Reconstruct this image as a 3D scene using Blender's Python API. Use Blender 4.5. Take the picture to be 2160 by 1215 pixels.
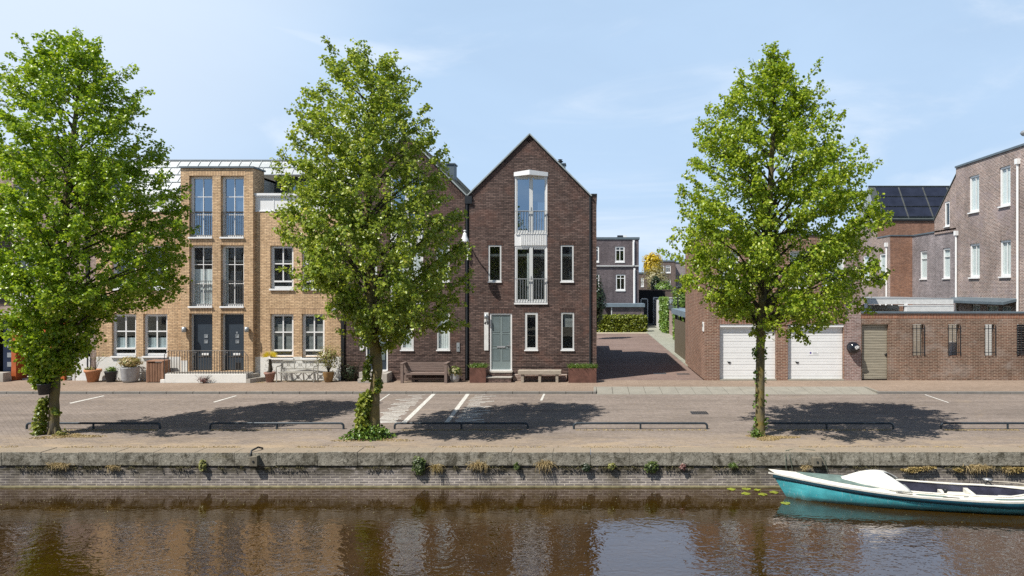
import bpy, math, random
import numpy as np
from mathutils import Vector, Matrix, noise as mnoise

# ------------------------------------------------------------------ camera, sky, sun, exposure
SC = bpy.context.scene
COL = SC.collection
for o in list(bpy.data.objects):
    bpy.data.objects.remove(o, do_unlink=True)
EYE = 3.9
FPX = 1440.0
cam = bpy.data.cameras.new('camera'); camo = bpy.data.objects.new('camera', cam); COL.objects.link(camo)
camo.location = (0, 0, EYE); camo.rotation_euler = (math.radians(90), 0, 0)
cam.sensor_fit = 'HORIZONTAL'; cam.sensor_width = 36.0; cam.lens = 24.0
cam.shift_x = -170.0 / 2160.0; cam.shift_y = 0.0
cam.clip_start = 0.1; cam.clip_end = 3000
SC.camera = camo

SUN_TO = Vector((-1.0, -0.80, 1.85)).normalized()
EL = math.asin(SUN_TO.z); AZ = math.atan2(SUN_TO.x, SUN_TO.y)
W = bpy.data.worlds.new('World'); SC.world = W; W.use_nodes = True
nt = W.node_tree; nt.nodes.clear()
wo = nt.nodes.new('ShaderNodeOutputWorld'); bg = nt.nodes.new('ShaderNodeBackground')
sky = nt.nodes.new('ShaderNodeTexSky'); sky.sky_type = 'NISHITA'; sky.sun_disc = False
sky.sun_elevation = EL; sky.sun_rotation = AZ; sky.altitude = 0; sky.air_density = 0.9; sky.dust_density = 1.2; sky.ozone_density = 1.6
bg.inputs['Strength'].default_value = 0.088
tc = nt.nodes.new('ShaderNodeTexCoord')
mp = nt.nodes.new('ShaderNodeMapping'); mp.inputs['Scale'].default_value = (1.3, 1.3, 3.6); mp.inputs['Rotation'].default_value = (0, 0.45, 0.2)
nz = nt.nodes.new('ShaderNodeTexNoise'); nz.inputs['Scale'].default_value = 1.25; nz.inputs['Detail'].default_value = 6; nz.inputs['Roughness'].default_value = 0.55; nz.inputs['Distortion'].default_value = 0.5
rmp = nt.nodes.new('ShaderNodeValToRGB'); rmp.color_ramp.elements[0].position = 0.40; rmp.color_ramp.elements[1].position = 0.78
rmp.color_ramp.elements[0].color = (0.82, 0.82, 0.82, 1); rmp.color_ramp.elements[1].color = (0.97, 0.97, 0.97, 1)
mixc = nt.nodes.new('ShaderNodeMixRGB'); mixc.blend_type = 'MIX'
mixc.inputs['Color2'].default_value = (5.0, 6.75, 9.0, 1)
nt.links.new(tc.outputs['Generated'], mp.inputs['Vector']); nt.links.new(mp.outputs[0], nz.inputs['Vector'])
nt.links.new(nz.outputs['Fac'], rmp.inputs['Fac']); nt.links.new(rmp.outputs['Color'], mixc.inputs['Fac'])
nt.links.new(sky.outputs[0], mixc.inputs['Color1']); 
# thin high cloud: soft wisps plus a brighter veil towards the upper left of the view
cmp_ = nt.nodes.new('ShaderNodeMapping'); cmp_.inputs['Scale'].default_value = (1.0, 1.0, 3.2); cmp_.inputs['Rotation'].default_value = (0.2, -0.55, 0.3)
cnz = nt.nodes.new('ShaderNodeTexNoise'); cnz.inputs['Scale'].default_value = 1.9; cnz.inputs['Detail'].default_value = 9; cnz.inputs['Roughness'].default_value = 0.58; cnz.inputs['Distortion'].default_value = 1.1
nt.links.new(tc.outputs['Generated'], cmp_.inputs['Vector']); nt.links.new(cmp_.outputs[0], cnz.inputs['Vector'])
crp = nt.nodes.new('ShaderNodeValToRGB'); crp.color_ramp.interpolation = 'EASE'; crp.color_ramp.elements[0].position = 0.46; crp.color_ramp.elements[0].color = (0,0,0,1)
crp.color_ramp.elements[1].position = 0.72; crp.color_ramp.elements[1].color = (0.58,0.58,0.58,1); nt.links.new(cnz.outputs['Fac'], crp.inputs[0])
dt = nt.nodes.new('ShaderNodeVectorMath'); dt.operation = 'DOT_PRODUCT'; dt.inputs[1].default_value = Vector((-0.66, 0.62, 0.42)).normalized(); nt.links.new(tc.outputs['Generated'], dt.inputs[0])
dr = nt.nodes.new('ShaderNodeMapRange'); dr.interpolation_type = 'SMOOTHSTEP'; dr.inputs['From Min'].default_value = 0.86; dr.inputs['From Max'].default_value = 1.0; dr.inputs['To Max'].default_value = 0.58
nt.links.new(dt.outputs['Value'], dr.inputs['Value'])
cad = nt.nodes.new('ShaderNodeMath'); cad.operation = 'MAXIMUM'; nt.links.new(crp.outputs[0], cad.inputs[0]); nt.links.new(dr.outputs[0], cad.inputs[1])
cmx = nt.nodes.new('ShaderNodeMixRGB'); cmx.inputs['Color2'].default_value = (8.2, 8.9, 9.8, 1); nt.links.new(cad.outputs[0], cmx.inputs[0]); nt.links.new(mixc.outputs[0], cmx.inputs[1])
sep = nt.nodes.new('ShaderNodeSeparateXYZ'); nt.links.new(tc.outputs['Generated'], sep.inputs[0])
zr = nt.nodes.new('ShaderNodeValToRGB'); zr.color_ramp.interpolation = 'EASE'
zr.color_ramp.elements[0].position = 0.40; zr.color_ramp.elements[0].color = (1, 1, 1, 1)      # deeper blue overhead than near the horizon
zr.color_ramp.elements[1].position = 0.72; zr.color_ramp.elements[1].color = (0.14, 0.18, 0.26, 1)
nt.links.new(sep.outputs[2], zr.inputs[0])
zm = nt.nodes.new('ShaderNodeMixRGB'); zm.blend_type = 'MULTIPLY'; zm.inputs[0].default_value = 1.0
nt.links.new(cmx.outputs[0], zm.inputs[1]); nt.links.new(zr.outputs[0], zm.inputs[2]); nt.links.new(zm.outputs[0], bg.inputs['Color']); nt.links.new(bg.outputs[0], wo.inputs[0])

sl = bpy.data.lights.new('sun', 'SUN'); sl.energy = 5.0; sl.angle = math.radians(0.5); sl.color = (1.0, 0.955, 0.88)
so = bpy.data.objects.new('sun', sl); COL.objects.link(so)
so.rotation_euler = (-SUN_TO).to_track_quat('-Z', 'Y').to_euler()
SC.view_settings.view_transform = 'Standard'; SC.view_settings.look = 'None'; SC.view_settings.gamma = 1.0
SC.view_settings.exposure = 0.35
SC.cycles.max_bounces = 7; SC.cycles.diffuse_bounces = 3; SC.cycles.glossy_bounces = 4; SC.cycles.transmission_bounces = 4
SC.cycles.transparent_max_bounces = 10; SC.cycles.caustics_reflective = False; SC.cycles.caustics_refractive = False
SC.cycles.sample_clamp_indirect = 6; SC.cycles.use_denoising = False

# ------------------------------------------------------------------ placing helpers (metres read off the survey of the picture)
def P(px, py, Y):
    return Vector(((px - 1250.0) * Y / FPX, Y, EYE - (py - 607.5) * Y / FPX))
def G(px, py, z=0.0):
    Y = FPX * (EYE - z) / (py - 607.5)
    return Vector(((px - 1250.0) * Y / FPX, Y, z))
FY = 28.8
def fx(px, Y=FY): return (px - 1250.0) * Y / FPX
def fz(py, Y=FY): return EYE - (py - 607.5) * Y / FPX
RZ = -0.08            # road level
WZ = -0.89            # water level

# ------------------------------------------------------------------ mesh builder
ORG = {}
class MB:
    def __init__(s): s.v = []; s.f = []; s.sm = []
    def add(s, pts, faces, smooth=False):
        n = len(s.v); s.v += [tuple(p) for p in pts]; s.f += [tuple(n + i for i in f) for f in faces]; s.sm += [smooth] * len(faces)
    def quad(s, *p): s.add(p, [tuple(range(len(p)))])
    def box(s, x0, x1, y0, y1, z0, z1):
        if x0 > x1: x0, x1 = x1, x0
        if y0 > y1: y0, y1 = y1, y0
        if z0 > z1: z0, z1 = z1, z0
        s.add([(x0,y0,z0),(x1,y0,z0),(x1,y1,z0),(x0,y1,z0),(x0,y0,z1),(x1,y0,z1),(x1,y1,z1),(x0,y1,z1)],
              [(0,3,2,1),(4,5,6,7),(0,1,5,4),(1,2,6,5),(2,3,7,6),(3,0,4,7)])
        return s
    def bar(s, a, b, w, h=None, up=(0,0,1)):
        a = Vector(a); b = Vector(b); h = h or w
        d = (b - a).normalized(); u = Vector(up)
        if abs(d.dot(u)) > 0.99: u = Vector((0,1,0))
        r = d.cross(u).normalized(); u = r.cross(d).normalized()
        pts = []
        for c in (a, b):
            for sx, sz in ((-1,-1),(1,-1),(1,1),(-1,1)): pts.append(c + r*(sx*w/2) + u*(sz*h/2))
        s.add(pts, [(0,1,2,3),(7,6,5,4),(0,4,5,1),(1,5,6,2),(2,6,7,3),(3,7,4,0)]); return s
    def tube(s, path, rad, n=8, cap=True, smooth=True):
        path = [Vector(p) for p in path]
        rad = rad if isinstance(rad, (list, tuple)) else [rad]*len(path)
        rings = []; prev = None
        for i, p in enumerate(path):
            d = (path[min(i+1, len(path)-1)] - path[max(i-1, 0)]).normalized()
            if prev is None:
                u = Vector((0,0,1)) if abs(d.z) < 0.9 else Vector((1,0,0))
                r = d.cross(u).normalized()
            else:
                r = (prev - d*prev.dot(d)).normalized()
            prev = r; q = d.cross(r)
            rings.append([p + (r*math.cos(2*math.pi*k/n) + q*math.sin(2*math.pi*k/n))*rad[i] for k in range(n)])
        pts = [p for r in rings for p in r]; fs = []
        for i in range(len(rings)-1):
            for k in range(n):
                fs.append((i*n+k, i*n+(k+1)%n, (i+1)*n+(k+1)%n, (i+1)*n+k))
        s.add(pts, fs, smooth)
        if cap:
            s.add(rings[0], [tuple(range(n))[::-1]]); s.add(rings[-1], [tuple(range(n))])
        return s
    def lathe(s, c, prof, n=20, smooth=True, jit=0):
        c = Vector(c); pts = []; fs = []
        for r, z in prof:
            for k in range(n):
                a = 2*math.pi*k/n; pts.append(c + Vector((r*math.cos(a), r*math.sin(a), z)))
        for i in range(len(prof)-1):
            for k in range(n): fs.append((i*n+k, i*n+(k+1)%n, (i+1)*n+(k+1)%n, (i+1)*n+k))
        s.add(pts, fs, smooth); return s
    def prism(s, poly, y0, y1):           # polygon in (x,z) extruded along y
        n = len(poly)
        pts = [(x, y0, z) for x, z in poly] + [(x, y1, z) for x, z in poly]
        s.add(pts, [tuple(range(n)), tuple(range(2*n-1, n-1, -1))] + [(i, i+n, (i+1)%n+n, (i+1)%n) for i in range(n)]); return s
    def prismz(s, poly, z0, z1):
        n = len(poly)
        pts = [(x, y, z0) for x, y in poly] + [(x, y, z1) for x, y in poly]
        s.add(pts, [tuple(range(n))[::-1], tuple(range(n, 2*n))] + [(i, (i+1)%n, (i+1)%n+n, i+n) for i in range(n)]); return s
    def build(s, name, mat, parent=None, org=None, bevel=0):
        if parent is not None: o0 = ORG[parent.name]
        else: o0 = Vector(org) if org is not None else Vector((0,0,0))
        me = bpy.data.meshes.new(name)
        me.from_pydata([(v[0]-o0.x, v[1]-o0.y, v[2]-o0.z) for v in s.v], [], s.f)
        me.polygons.foreach_set('use_smooth', s.sm)
        me.materials.append(mat); me.update()
        ob = bpy.data.objects.new(name, me); COL.objects.link(ob)
        ORG[ob.name] = o0
        if parent is not None: ob.parent = parent
        else: ob.location = o0
        if bevel:
            b = ob.modifiers.new('bevel', 'BEVEL'); b.width = bevel; b.segments = 2; b.limit_method = 'ANGLE'
        return ob
def thing(name, label, cat, loc, group=None):
    o = bpy.data.objects.new(name, None); COL.objects.link(o); o.location = loc; o.empty_display_size = 0.2
    ORG[o.name] = Vector(loc); return tag(o, label, cat, group)
def tag(o, label=None, cat=None, group=None, kind=None):
    if label: o['label'] = label
    if cat: o['category'] = cat
    if group: o['group'] = group
    if kind: o['kind'] = kind
    return o
def copy_tree(o, parent=None):
    c = o.copy(); COL.objects.link(c); ORG[c.name] = ORG[o.name]
    if parent is not None: c.parent = parent
    for ch in list(o.children): copy_tree(ch, c)
    return c

# ------------------------------------------------------------------ materials
def newmat(name):
    m = bpy.data.materials.new(name); m.use_nodes = True; n = m.node_tree
    b = n.nodes['Principled BSDF']; return m, n, b
def ramp(n, src, a, b, ca, cb):
    r = n.nodes.new('ShaderNodeValToRGB'); r.color_ramp.elements[0].position = a; r.color_ramp.elements[1].position = b
    r.color_ramp.elements[0].color = (*ca, 1); r.color_ramp.elements[1].color = (*cb, 1)
    n.links.new(src, r.inputs[0]); return r.outputs[0]
def nois(n, vec, scale, detail=4, rough=0.55, dist=0.0):
    t = n.nodes.new('ShaderNodeTexNoise'); t.inputs['Scale'].default_value = scale; t.inputs['Detail'].default_value = detail
    t.inputs['Roughness'].default_value = rough; t.inputs['Distortion'].default_value = dist
    if vec is not None: n.links.new(vec, t.inputs['Vector'])
    return t.outputs['Fac']
def mul(n, a, b, fac=1.0, mode='MULTIPLY'):
    m = n.nodes.new('ShaderNodeMixRGB'); m.blend_type = mode
    for i, x in ((1, a), (2, b)):
        if hasattr(x, 'links') or isinstance(x, bpy.types.NodeSocket): n.links.new(x, m.inputs[i])
        else: m.inputs[i].default_value = (*x, 1)
    if isinstance(fac, bpy.types.NodeSocket): n.links.new(fac, m.inputs[0])
    else: m.inputs[0].default_value = fac
    return m.outputs[0]
def posn(n): return n.nodes.new('ShaderNodeNewGeometry').outputs['Position']
def scaled(n, vec, s, rot=(0,0,0)):
    m = n.nodes.new('ShaderNodeMapping'); m.inputs['Scale'].default_value = s; m.inputs['Rotation'].default_value = rot
    n.links.new(vec, m.inputs['Vector']); return m.outputs[0]
def bump(n, b, h, strength, dist):
    bp = n.nodes.new('ShaderNodeBump'); bp.inputs['Strength'].default_value = strength; bp.inputs['Distance'].default_value = dist
    n.links.new(h, bp.inputs['Height']); n.links.new(bp.outputs[0], b.inputs['Normal'])
def simple(name, col, rough=0.6, metal=0.0, var=0.12, scale=3.0, spec=0.4, bmp=0.0, bscale=60):
    m, n, b = newmat(name); p = posn(n)
    f = nois(n, p, scale, 5)
    lo = tuple(c*(1-var) for c in col); hi = tuple(min(1, c*(1+var)) for c in col)
    n.links.new(ramp(n, f, 0.3, 0.7, lo, hi), b.inputs['Base Color'])
    b.inputs['Roughness'].default_value = rough; b.inputs['Metallic'].default_value = metal; b.inputs['Specular IOR Level'].default_value = spec
    if bmp: bump(n, b, nois(n, p, bscale, 4), bmp, 0.004)
    return m
def brick(name, c1, c2, mortar, vertical=False, bw=0.215, rh=0.066, ms=0.011, patch=None, patch_amt=0.0, stain=0.25, bmp=0.6, row=0.5, swap=False):
    m, n, b = newmat(name); p = posn(n)
    sp = n.nodes.new('ShaderNodeSeparateXYZ'); n.links.new(p, sp.inputs[0])
    ad = n.nodes.new('ShaderNodeMath'); n.links.new(sp.outputs[0], ad.inputs[0]); n.links.new(sp.outputs[1], ad.inputs[1])
    cb = n.nodes.new('ShaderNodeCombineXYZ')
    if vertical: n.links.new(sp.outputs[2], cb.inputs[0]); n.links.new(ad.outputs[0], cb.inputs[1])
    else: n.links.new(ad.outputs[0], cb.inputs[0]); n.links.new(sp.outputs[2], cb.inputs[1])
    t = n.nodes.new('ShaderNodeTexBrick'); n.links.new(cb.outputs[0], t.inputs['Vector'])
    t.inputs['Scale'].default_value = 1.0; t.inputs['Brick Width'].default_value = bw; t.inputs['Row Height'].default_value = rh
    t.inputs['Mortar Size'].default_value = ms; t.inputs['Mortar Smooth'].default_value = 0.15; t.inputs['Bias'].default_value = 0.0
    t.offset = 0.0 if vertical else row
    t.inputs['Color1'].default_value = (*c1, 1); t.inputs['Color2'].default_value = (*c2, 1); t.inputs['Mortar'].default_value = (*mortar, 1)
    # extra per-brick variety (stretched noise) + large soft weathering
    v = nois(n, scaled(n, p, (6, 6, 15)), 1.0, 2, 0.6)
    col = mul(n, t.outputs['Color'], ramp(n, v, 0.25, 0.75, (0.72, 0.70, 0.68), (1.28, 1.26, 1.25)), 1.0)
    g = nois(n, p, 0.55, 5, 0.6)
    col = mul(n, col, ramp(n, g, 0.3, 0.72, (1-stain,)*3, (1+stain*0.6,)*3), 1.0)
    st = nois(n, scaled(n, p, (2.6, 2.6, 0.22)), 1.0, 5, 0.65, 0.3)
    col = mul(n, col, ramp(n, st, 0.32, 0.68, (0.84,)*3, (1.10,)*3), 1.0)
    if patch:
        pf = nois(n, scaled(n, p, (1, 1, 1.4)), 0.9, 6, 0.65, 0.6)
        fac = ramp(n, pf, 0.50, 0.72, (0,)*3, (patch_amt,)*3)
        col = mul(n, col, patch, fac, 'MIX')
    n.links.new(col, b.inputs['Base Color'])
    b.inputs['Roughness'].default_value = 0.88; b.inputs['Specular IOR Level'].default_value = 0.25
    inv = n.nodes.new('ShaderNodeMath'); inv.operation = 'SUBTRACT'; inv.inputs[0].default_value = 1.0; n.links.new(t.outputs['Fac'], inv.inputs[1])
    ad2 = n.nodes.new('ShaderNodeMath'); ad2.operation = 'ADD'; n.links.new(inv.outputs[0], ad2.inputs[0]); n.links.new(nois(n, p, 45, 3), ad2.inputs[1])
    bump(n, b, ad2.outputs[0], bmp, 0.006)
    return m
def paver(name, c1, c2, mortar, bw=0.2, rh=0.1, rot=0.0, stain=0.22, tint=None, ms=0.007, sand=False):
    m, n, b = newmat(name); p = posn(n)
    t = n.nodes.new('ShaderNodeTexBrick'); n.links.new(scaled(n, p, (1,1,1), (0,0,rot)), t.inputs['Vector'])
    t.inputs['Scale'].default_value = 1.0; t.inputs['Brick Width'].default_value = bw; t.inputs['Row Height'].default_value = rh
    t.inputs['Mortar Size'].default_value = ms; t.inputs['Mortar Smooth'].default_value = 0.2
    t.inputs['Color1'].default_value = (*c1, 1); t.inputs['Color2'].default_value = (*c2, 1); t.inputs['Mortar'].default_value = (*mortar, 1)
    v = nois(n, p, 9, 3, 0.7); g = nois(n, scaled(n, p, (0.5, 1.0, 1)), 0.45, 6, 0.62, 0.4)
    col = mul(n, t.outputs['Color'], ramp(n, v, 0.3, 0.7, (0.82,)*3, (1.16,)*3))
    col = mul(n, col, ramp(n, g, 0.32, 0.7, (1-stain, 1-stain, 1-stain), (1+stain*0.55,)*3))
    if tint:
        h = nois(n, p, 0.8, 7, 0.7, 0.8); col = mul(n, col, tint, ramp(n, h, 0.56, 0.74, (0,)*3, (0.7,)*3), 'MIX')
    if sand:
        tk = nois(n, scaled(n, p, (0.10, 1.5, 1)), 1.3, 5, 0.6, 0.2); col = mul(n, col, ramp(n, tk, 0.35, 0.65, (0.88,)*3, (1.09,)*3))
        oi = nois(n, p, 1.9, 3, 0.5); col = mul(n, col, (0.085, 0.075, 0.068), ramp(n, oi, 0.70, 0.80, (0,)*3, (0.45,)*3), 'MIX')
    if sand:      # drifted sand, thickest against the back of the coping
        sx = n.nodes.new('ShaderNodeSeparateXYZ'); n.links.new(p, sx.inputs[0])
        mr = n.nodes.new('ShaderNodeMapRange'); mr.inputs['From Min'].default_value = 18.9; mr.inputs['From Max'].default_value = 16.9; n.links.new(sx.outputs[1], mr.inputs['Value'])
        am = n.nodes.new('ShaderNodeMath'); am.operation = 'MULTIPLY'; n.links.new(mr.outputs[0], am.inputs[0])
        n.links.new(ramp(n, nois(n, scaled(n, p, (0.7, 1.6, 1)), 1.4, 7, 0.7, 0.6), 0.40, 0.62, (0.15,)*3, (1.1,)*3), am.inputs[1]); am.use_clamp = True
        col = mul(n, col, (0.37, 0.285, 0.195), am.outputs[0], 'MIX')
    fine = nois(n, p, 55, 2); col = mul(n, col, ramp(n, fine, 0.3, 0.7, (0.85,)*3, (1.13,)*3))
    n.links.new(col, b.inputs['Base Color']); b.inputs['Roughness'].default_value = 0.9; b.inputs['Specular IOR Level'].default_value = 0.2
    bump(n, b, fine, 0.35, 0.004); return m
def leafmat(name, c1, c2, c3=None, trans=0.35, rough=0.42):
    m, n, b = newmat(name)
    gi = n.nodes.new('ShaderNodeNewGeometry')
    r = n.nodes.new('ShaderNodeValToRGB'); e = r.color_ramp.elements
    e[0].color = (*c1, 1); e[1].color = (*c2, 1)
    if c3: x = e.new(0.965); x.color = (*c2, 1); e[-1].color = (*c3, 1)
    n.links.new(gi.outputs['Random Per Island'], r.inputs[0])
    b.inputs['Roughness'].default_value = rough; b.inputs['Specular IOR Level'].default_value = 0.5
    n.links.new(r.outputs[0], b.inputs['Base Color'])
    tr = n.nodes.new('ShaderNodeBsdfTranslucent'); n.links.new(mul(n, r.outputs[0], (1.25, 1.25, 0.6)), tr.inputs[0])
    mx = n.nodes.new('ShaderNodeMixShader'); mx.inputs[0].default_value = trans
    n.links.new(b.outputs[0], mx.inputs[1]); n.links.new(tr.outputs[0], mx.inputs[2]); n.links.new(mx.outputs[0], n.nodes['Material Output'].inputs[0])
    return m
def glassmat(name, tint=(0.75, 0.8, 0.8), base=0.10, ior=1.7, rough=0.0, gcol=(0.95, 0.98, 1)):
    m, n, b = newmat(name); n.nodes.remove(b)
    t = n.nodes.new('ShaderNodeBsdfTransparent'); t.inputs[0].default_value = (*tint, 1)
    g = n.nodes.new('ShaderNodeBsdfGlossy'); g.inputs['Roughness'].default_value = rough; g.inputs['Color'].default_value = (*gcol, 1)
    f = n.nodes.new('ShaderNodeLayerWeight'); f.inputs[0].default_value = 0.5      # Schlick curve: the same from both sides, so daylight gets in
    pw = n.nodes.new('ShaderNodeMath'); pw.operation = 'POWER'; pw.inputs[1].default_value = 5.0; n.links.new(f.outputs['Facing'], pw.inputs[0])
    r0 = base+((ior-1)/(ior+1))**2
    a = n.nodes.new('ShaderNodeMath'); a.operation = 'MULTIPLY_ADD'; a.use_clamp = True; a.inputs[1].default_value = 1-r0; a.inputs[2].default_value = r0; n.links.new(pw.outputs[0], a.inputs[0])
    # slight waviness of real panes
    bp = n.nodes.new('ShaderNodeBump'); bp.inputs['Strength'].default_value = 0.25; bp.inputs['Distance'].default_value = 0.004
    n.links.new(nois(n, posn(n), 1.6, 2), bp.inputs['Height']); n.links.new(bp.outputs[0], g.inputs['Normal'])
    mx = n.nodes.new('ShaderNodeMixShader'); n.links.new(a.outputs[0], mx.inputs[0]); n.links.new(t.outputs[0], mx.inputs[1]); n.links.new(g.outputs[0], mx.inputs[2])
    n.links.new(mx.outputs[0], n.nodes['Material Output'].inputs[0]); return m

M = {}
M['tan'] = brick('tan_brick', (0.74, 0.535, 0.325), (0.59, 0.405, 0.235), (0.34, 0.24, 0.16), stain=0.14)
M['tan_v'] = brick('tan_brick_soldier', (0.74, 0.52, 0.315), (0.58, 0.39, 0.225), (0.30, 0.21, 0.14), vertical=True, stain=0.1)
M['dark'] = brick('dark_brick', (0.200, 0.138, 0.118), (0.088, 0.058, 0.051), (0.050, 0.040, 0.037), stain=0.28, patch=(0.20, 0.095, 0.068), patch_amt=0.45)
M['dark_v'] = brick('dark_brick_soldier', (0.155, 0.092, 0.075), (0.09, 0.055, 0.048), (0.03, 0.023, 0.021), vertical=True, stain=0.15)
M['red'] = brick('garage_brick', (0.235, 0.105, 0.070), (0.145, 0.066, 0.047), (0.38, 0.29, 0.22), stain=0.2, patch=(0.30, 0.22, 0.19), patch_amt=0.35, ms=0.0135)
M['red_v'] = brick('garage_brick_soldier', (0.31, 0.13, 0.085), (0.21, 0.09, 0.062), (0.42, 0.33, 0.27), vertical=True, stain=0.12)
M['pier'] = brick('weathered_brick', (0.28, 0.17, 0.15), (0.18, 0.11, 0.10), (0.42, 0.36, 0.33), stain=0.25, patch=(0.46, 0.40, 0.38), patch_amt=0.6)
M['wall'] = brick('garden_wall_brick', (0.195, 0.098, 0.066), (0.105, 0.058, 0.043), (0.32, 0.25, 0.19), stain=0.25, patch=(0.42, 0.37, 0.33), patch_amt=0.5, ms=0.0135)
M['wall_v'] = brick('garden_wall_soldier', (0.34, 0.145, 0.085), (0.24, 0.10, 0.065), (0.36, 0.26, 0.19), vertical=True, stain=0.15)
M['mauve'] = brick('mauve_brick', (0.25, 0.165, 0.138), (0.135, 0.095, 0.088), (0.54, 0.48, 0.44), stain=0.35, patch=(0.30, 0.25, 0.265), patch_amt=0.6, ms=0.013)
M['greyb'] = brick('grey_brick', (0.19, 0.155, 0.165), (0.105, 0.088, 0.098), (0.46, 0.43, 0.43), stain=0.3, ms=0.013)
M['orangeb'] = brick('orange_brown_brick', (0.33, 0.16, 0.095), (0.22, 0.105, 0.07), (0.28, 0.20, 0.16), stain=0.18)
M['farb'] = brick('dark_purple_brick', (0.155, 0.125, 0.135), (0.085, 0.070, 0.080), (0.15, 0.135, 0.14), stain=0.25)
M['farb2'] = brick('far_brown_brick', (0.17, 0.12, 0.105), (0.11, 0.08, 0.075), (0.17, 0.145, 0.13), stain=0.2)
M['pinkb'] = brick('pink_brown_brick', (0.36, 0.26, 0.215), (0.24, 0.17, 0.145), (0.42, 0.36, 0.32), stain=0.2)
M['white'] = simple('white_paint', (0.80, 0.80, 0.79), 0.35, var=0.03)
M['offwhite'] = simple('weathered_white_board', (0.70, 0.70, 0.68), 0.6, var=0.10, scale=6)
M['plinth'] = simple('white_render', (0.72, 0.71, 0.67), 0.85, var=0.07, scale=2.0, bmp=0.3)
M['greyframe'] = simple('pale_grey_frame', (0.60, 0.61, 0.60), 0.4, var=0.04)
M['metal'] = simple('zinc_sheet', (0.36, 0.385, 0.395), 0.38, 0.35, var=0.06, scale=1.5)
M['darkmetal'] = simple('dark_painted_metal', (0.025, 0.028, 0.032), 0.45, 0.2)
M['railgrey'] = simple('grey_painted_steel', (0.11, 0.105, 0.10), 0.5, 0.3)
M['galv'] = simple('galvanised_steel', (0.45, 0.46, 0.47), 0.42, 0.6)
M['slate'] = simple('dark_roofing', (0.060, 0.072, 0.072), 0.65, var=0.2, scale=4)
M['verge'] = simple('verge_trim', (0.34, 0.37, 0.36), 0.5, 0.2)
M['capmetal'] = simple('blue_grey_coping', (0.12, 0.155, 0.18), 0.5, 0.2)
M['bluetrim'] = simple('blue_grey_fascia', (0.16, 0.21, 0.25), 0.5)
M['black'] = simple('black_paint', (0.010, 0.010, 0.011), 0.55)
M['doorblack'] = simple('dark_blue_door', (0.035, 0.048, 0.064), 0.4, var=0.05)
M['doorgreen'] = simple('grey_green_door', (0.20, 0.245, 0.245), 0.4, var=0.04)
M['room'] = simple('room_paint', (0.48, 0.46, 0.42), 0.9, var=0.1)
M['curtain'] = simple('pale_curtain', (0.80, 0.81, 0.80), 0.9, var=0.06, scale=5)
M['blind'] = simple('venetian_blind', (0.30, 0.30, 0.29), 0.6)
M['screen'] = simple('frosted_screen', (0.50, 0.56, 0.58), 0.6)
M['glass'] = glassmat('window_glass', tint=(0.85, 0.9, 0.9), base=0.04, ior=1.6)
M['glassblue'] = glassmat('upper_window_glass', tint=(0.35, 0.42, 0.5), base=0.26, ior=1.9, gcol=(0.62, 0.80, 1.0))
M['terracotta'] = simple('terracotta', (0.48, 0.22, 0.11), 0.8, var=0.15, scale=8)
M['glaze'] = simple('brown_glaze', (0.25, 0.15, 0.06), 0.35, var=0.3, scale=6)
M['pinkpot'] = simple('pinkish_clay', (0.30, 0.17, 0.13), 0.8, var=0.2, scale=8)
M['blackpot'] = simple('black_plastic', (0.035, 0.036, 0.042), 0.5)
M['greypot'] = simple('grey_concrete_pot', (0.40, 0.41, 0.42), 0.8, var=0.15, scale=6)
M['corten'] = simple('rusted_steel', (0.125, 0.058, 0.043), 0.85, var=0.35, scale=4, bmp=0.3)
M['orangewood'] = simple('orange_stained_timber', (0.42, 0.105, 0.03), 0.55, var=0.12, scale=6)
M['soil'] = simple('potting_soil', (0.05, 0.035, 0.022), 0.95, var=0.4, scale=30)
M['stone'] = simple('step_stone', (0.38, 0.35, 0.31), 0.85, var=0.15, scale=5, bmp=0.4)
M['kerbst'] = simple('kerb_concrete', (0.19, 0.18, 0.165), 0.9, var=0.14, scale=2.5, bmp=0.4)
M['slab'] = simple('pale_concrete_slab', (0.265, 0.25, 0.21), 0.9, var=0.12, scale=2.0, bmp=0.4)
M['paint'] = simple('road_paint', (0.56, 0.545, 0.50), 0.85, var=0.35, scale=14)
M['solar'] = simple('solar_cell', (0.022, 0.026, 0.042), 0.25, 0.0, var=0.25, scale=2, spec=0.6)
M['lampglass'] = simple('lamp_grey', (0.34, 0.37, 0.39), 0.4, 0.4)
M['concrete_roof'] = simple('bitumen_roof', (0.10, 0.10, 0.10), 0.9, var=0.2)

def woodmat(name, c, axis=(1,1,14), var=0.3, rough=0.75):
    m, n, b = newmat(name); p = posn(n)
    f = nois(n, scaled(n, p, axis), 3.0, 5, 0.65, 0.3)
    n.links.new(ramp(n, f, 0.3, 0.7, tuple(x*(1-var) for x in c), tuple(min(1, x*(1+var)) for x in c)), b.inputs['Base Color'])
    b.inputs['Roughness'].default_value = rough; b.inputs['Specular IOR Level'].default_value = 0.25
    bump(n, b, f, 0.4, 0.004); return m
M['benchwood'] = woodmat('weathered_hardwood', (0.20, 0.15, 0.13))
M['palewood'] = woodmat('bleached_timber', (0.36, 0.31, 0.25))
M['slatdoor'] = woodmat('silvered_slats', (0.36, 0.325, 0.25), (0.5, 0.5, 9), 0.3)
M['gatewood'] = woodmat('gate_boards', (0.13, 0.105, 0.07), (9, 9, 0.6), 0.35)
M['redwood'] = woodmat('reddish_slats', (0.30, 0.17, 0.11), (8, 8, 1), 0.3)
M['blackwood'] = woodmat('black_boards', (0.010, 0.010, 0.012), (9, 9, 1), 0.3)
M['postwood'] = woodmat('old_mooring_wood', (0.17, 0.15, 0.115), (14, 14, 1), 0.4, 0.9)

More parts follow.
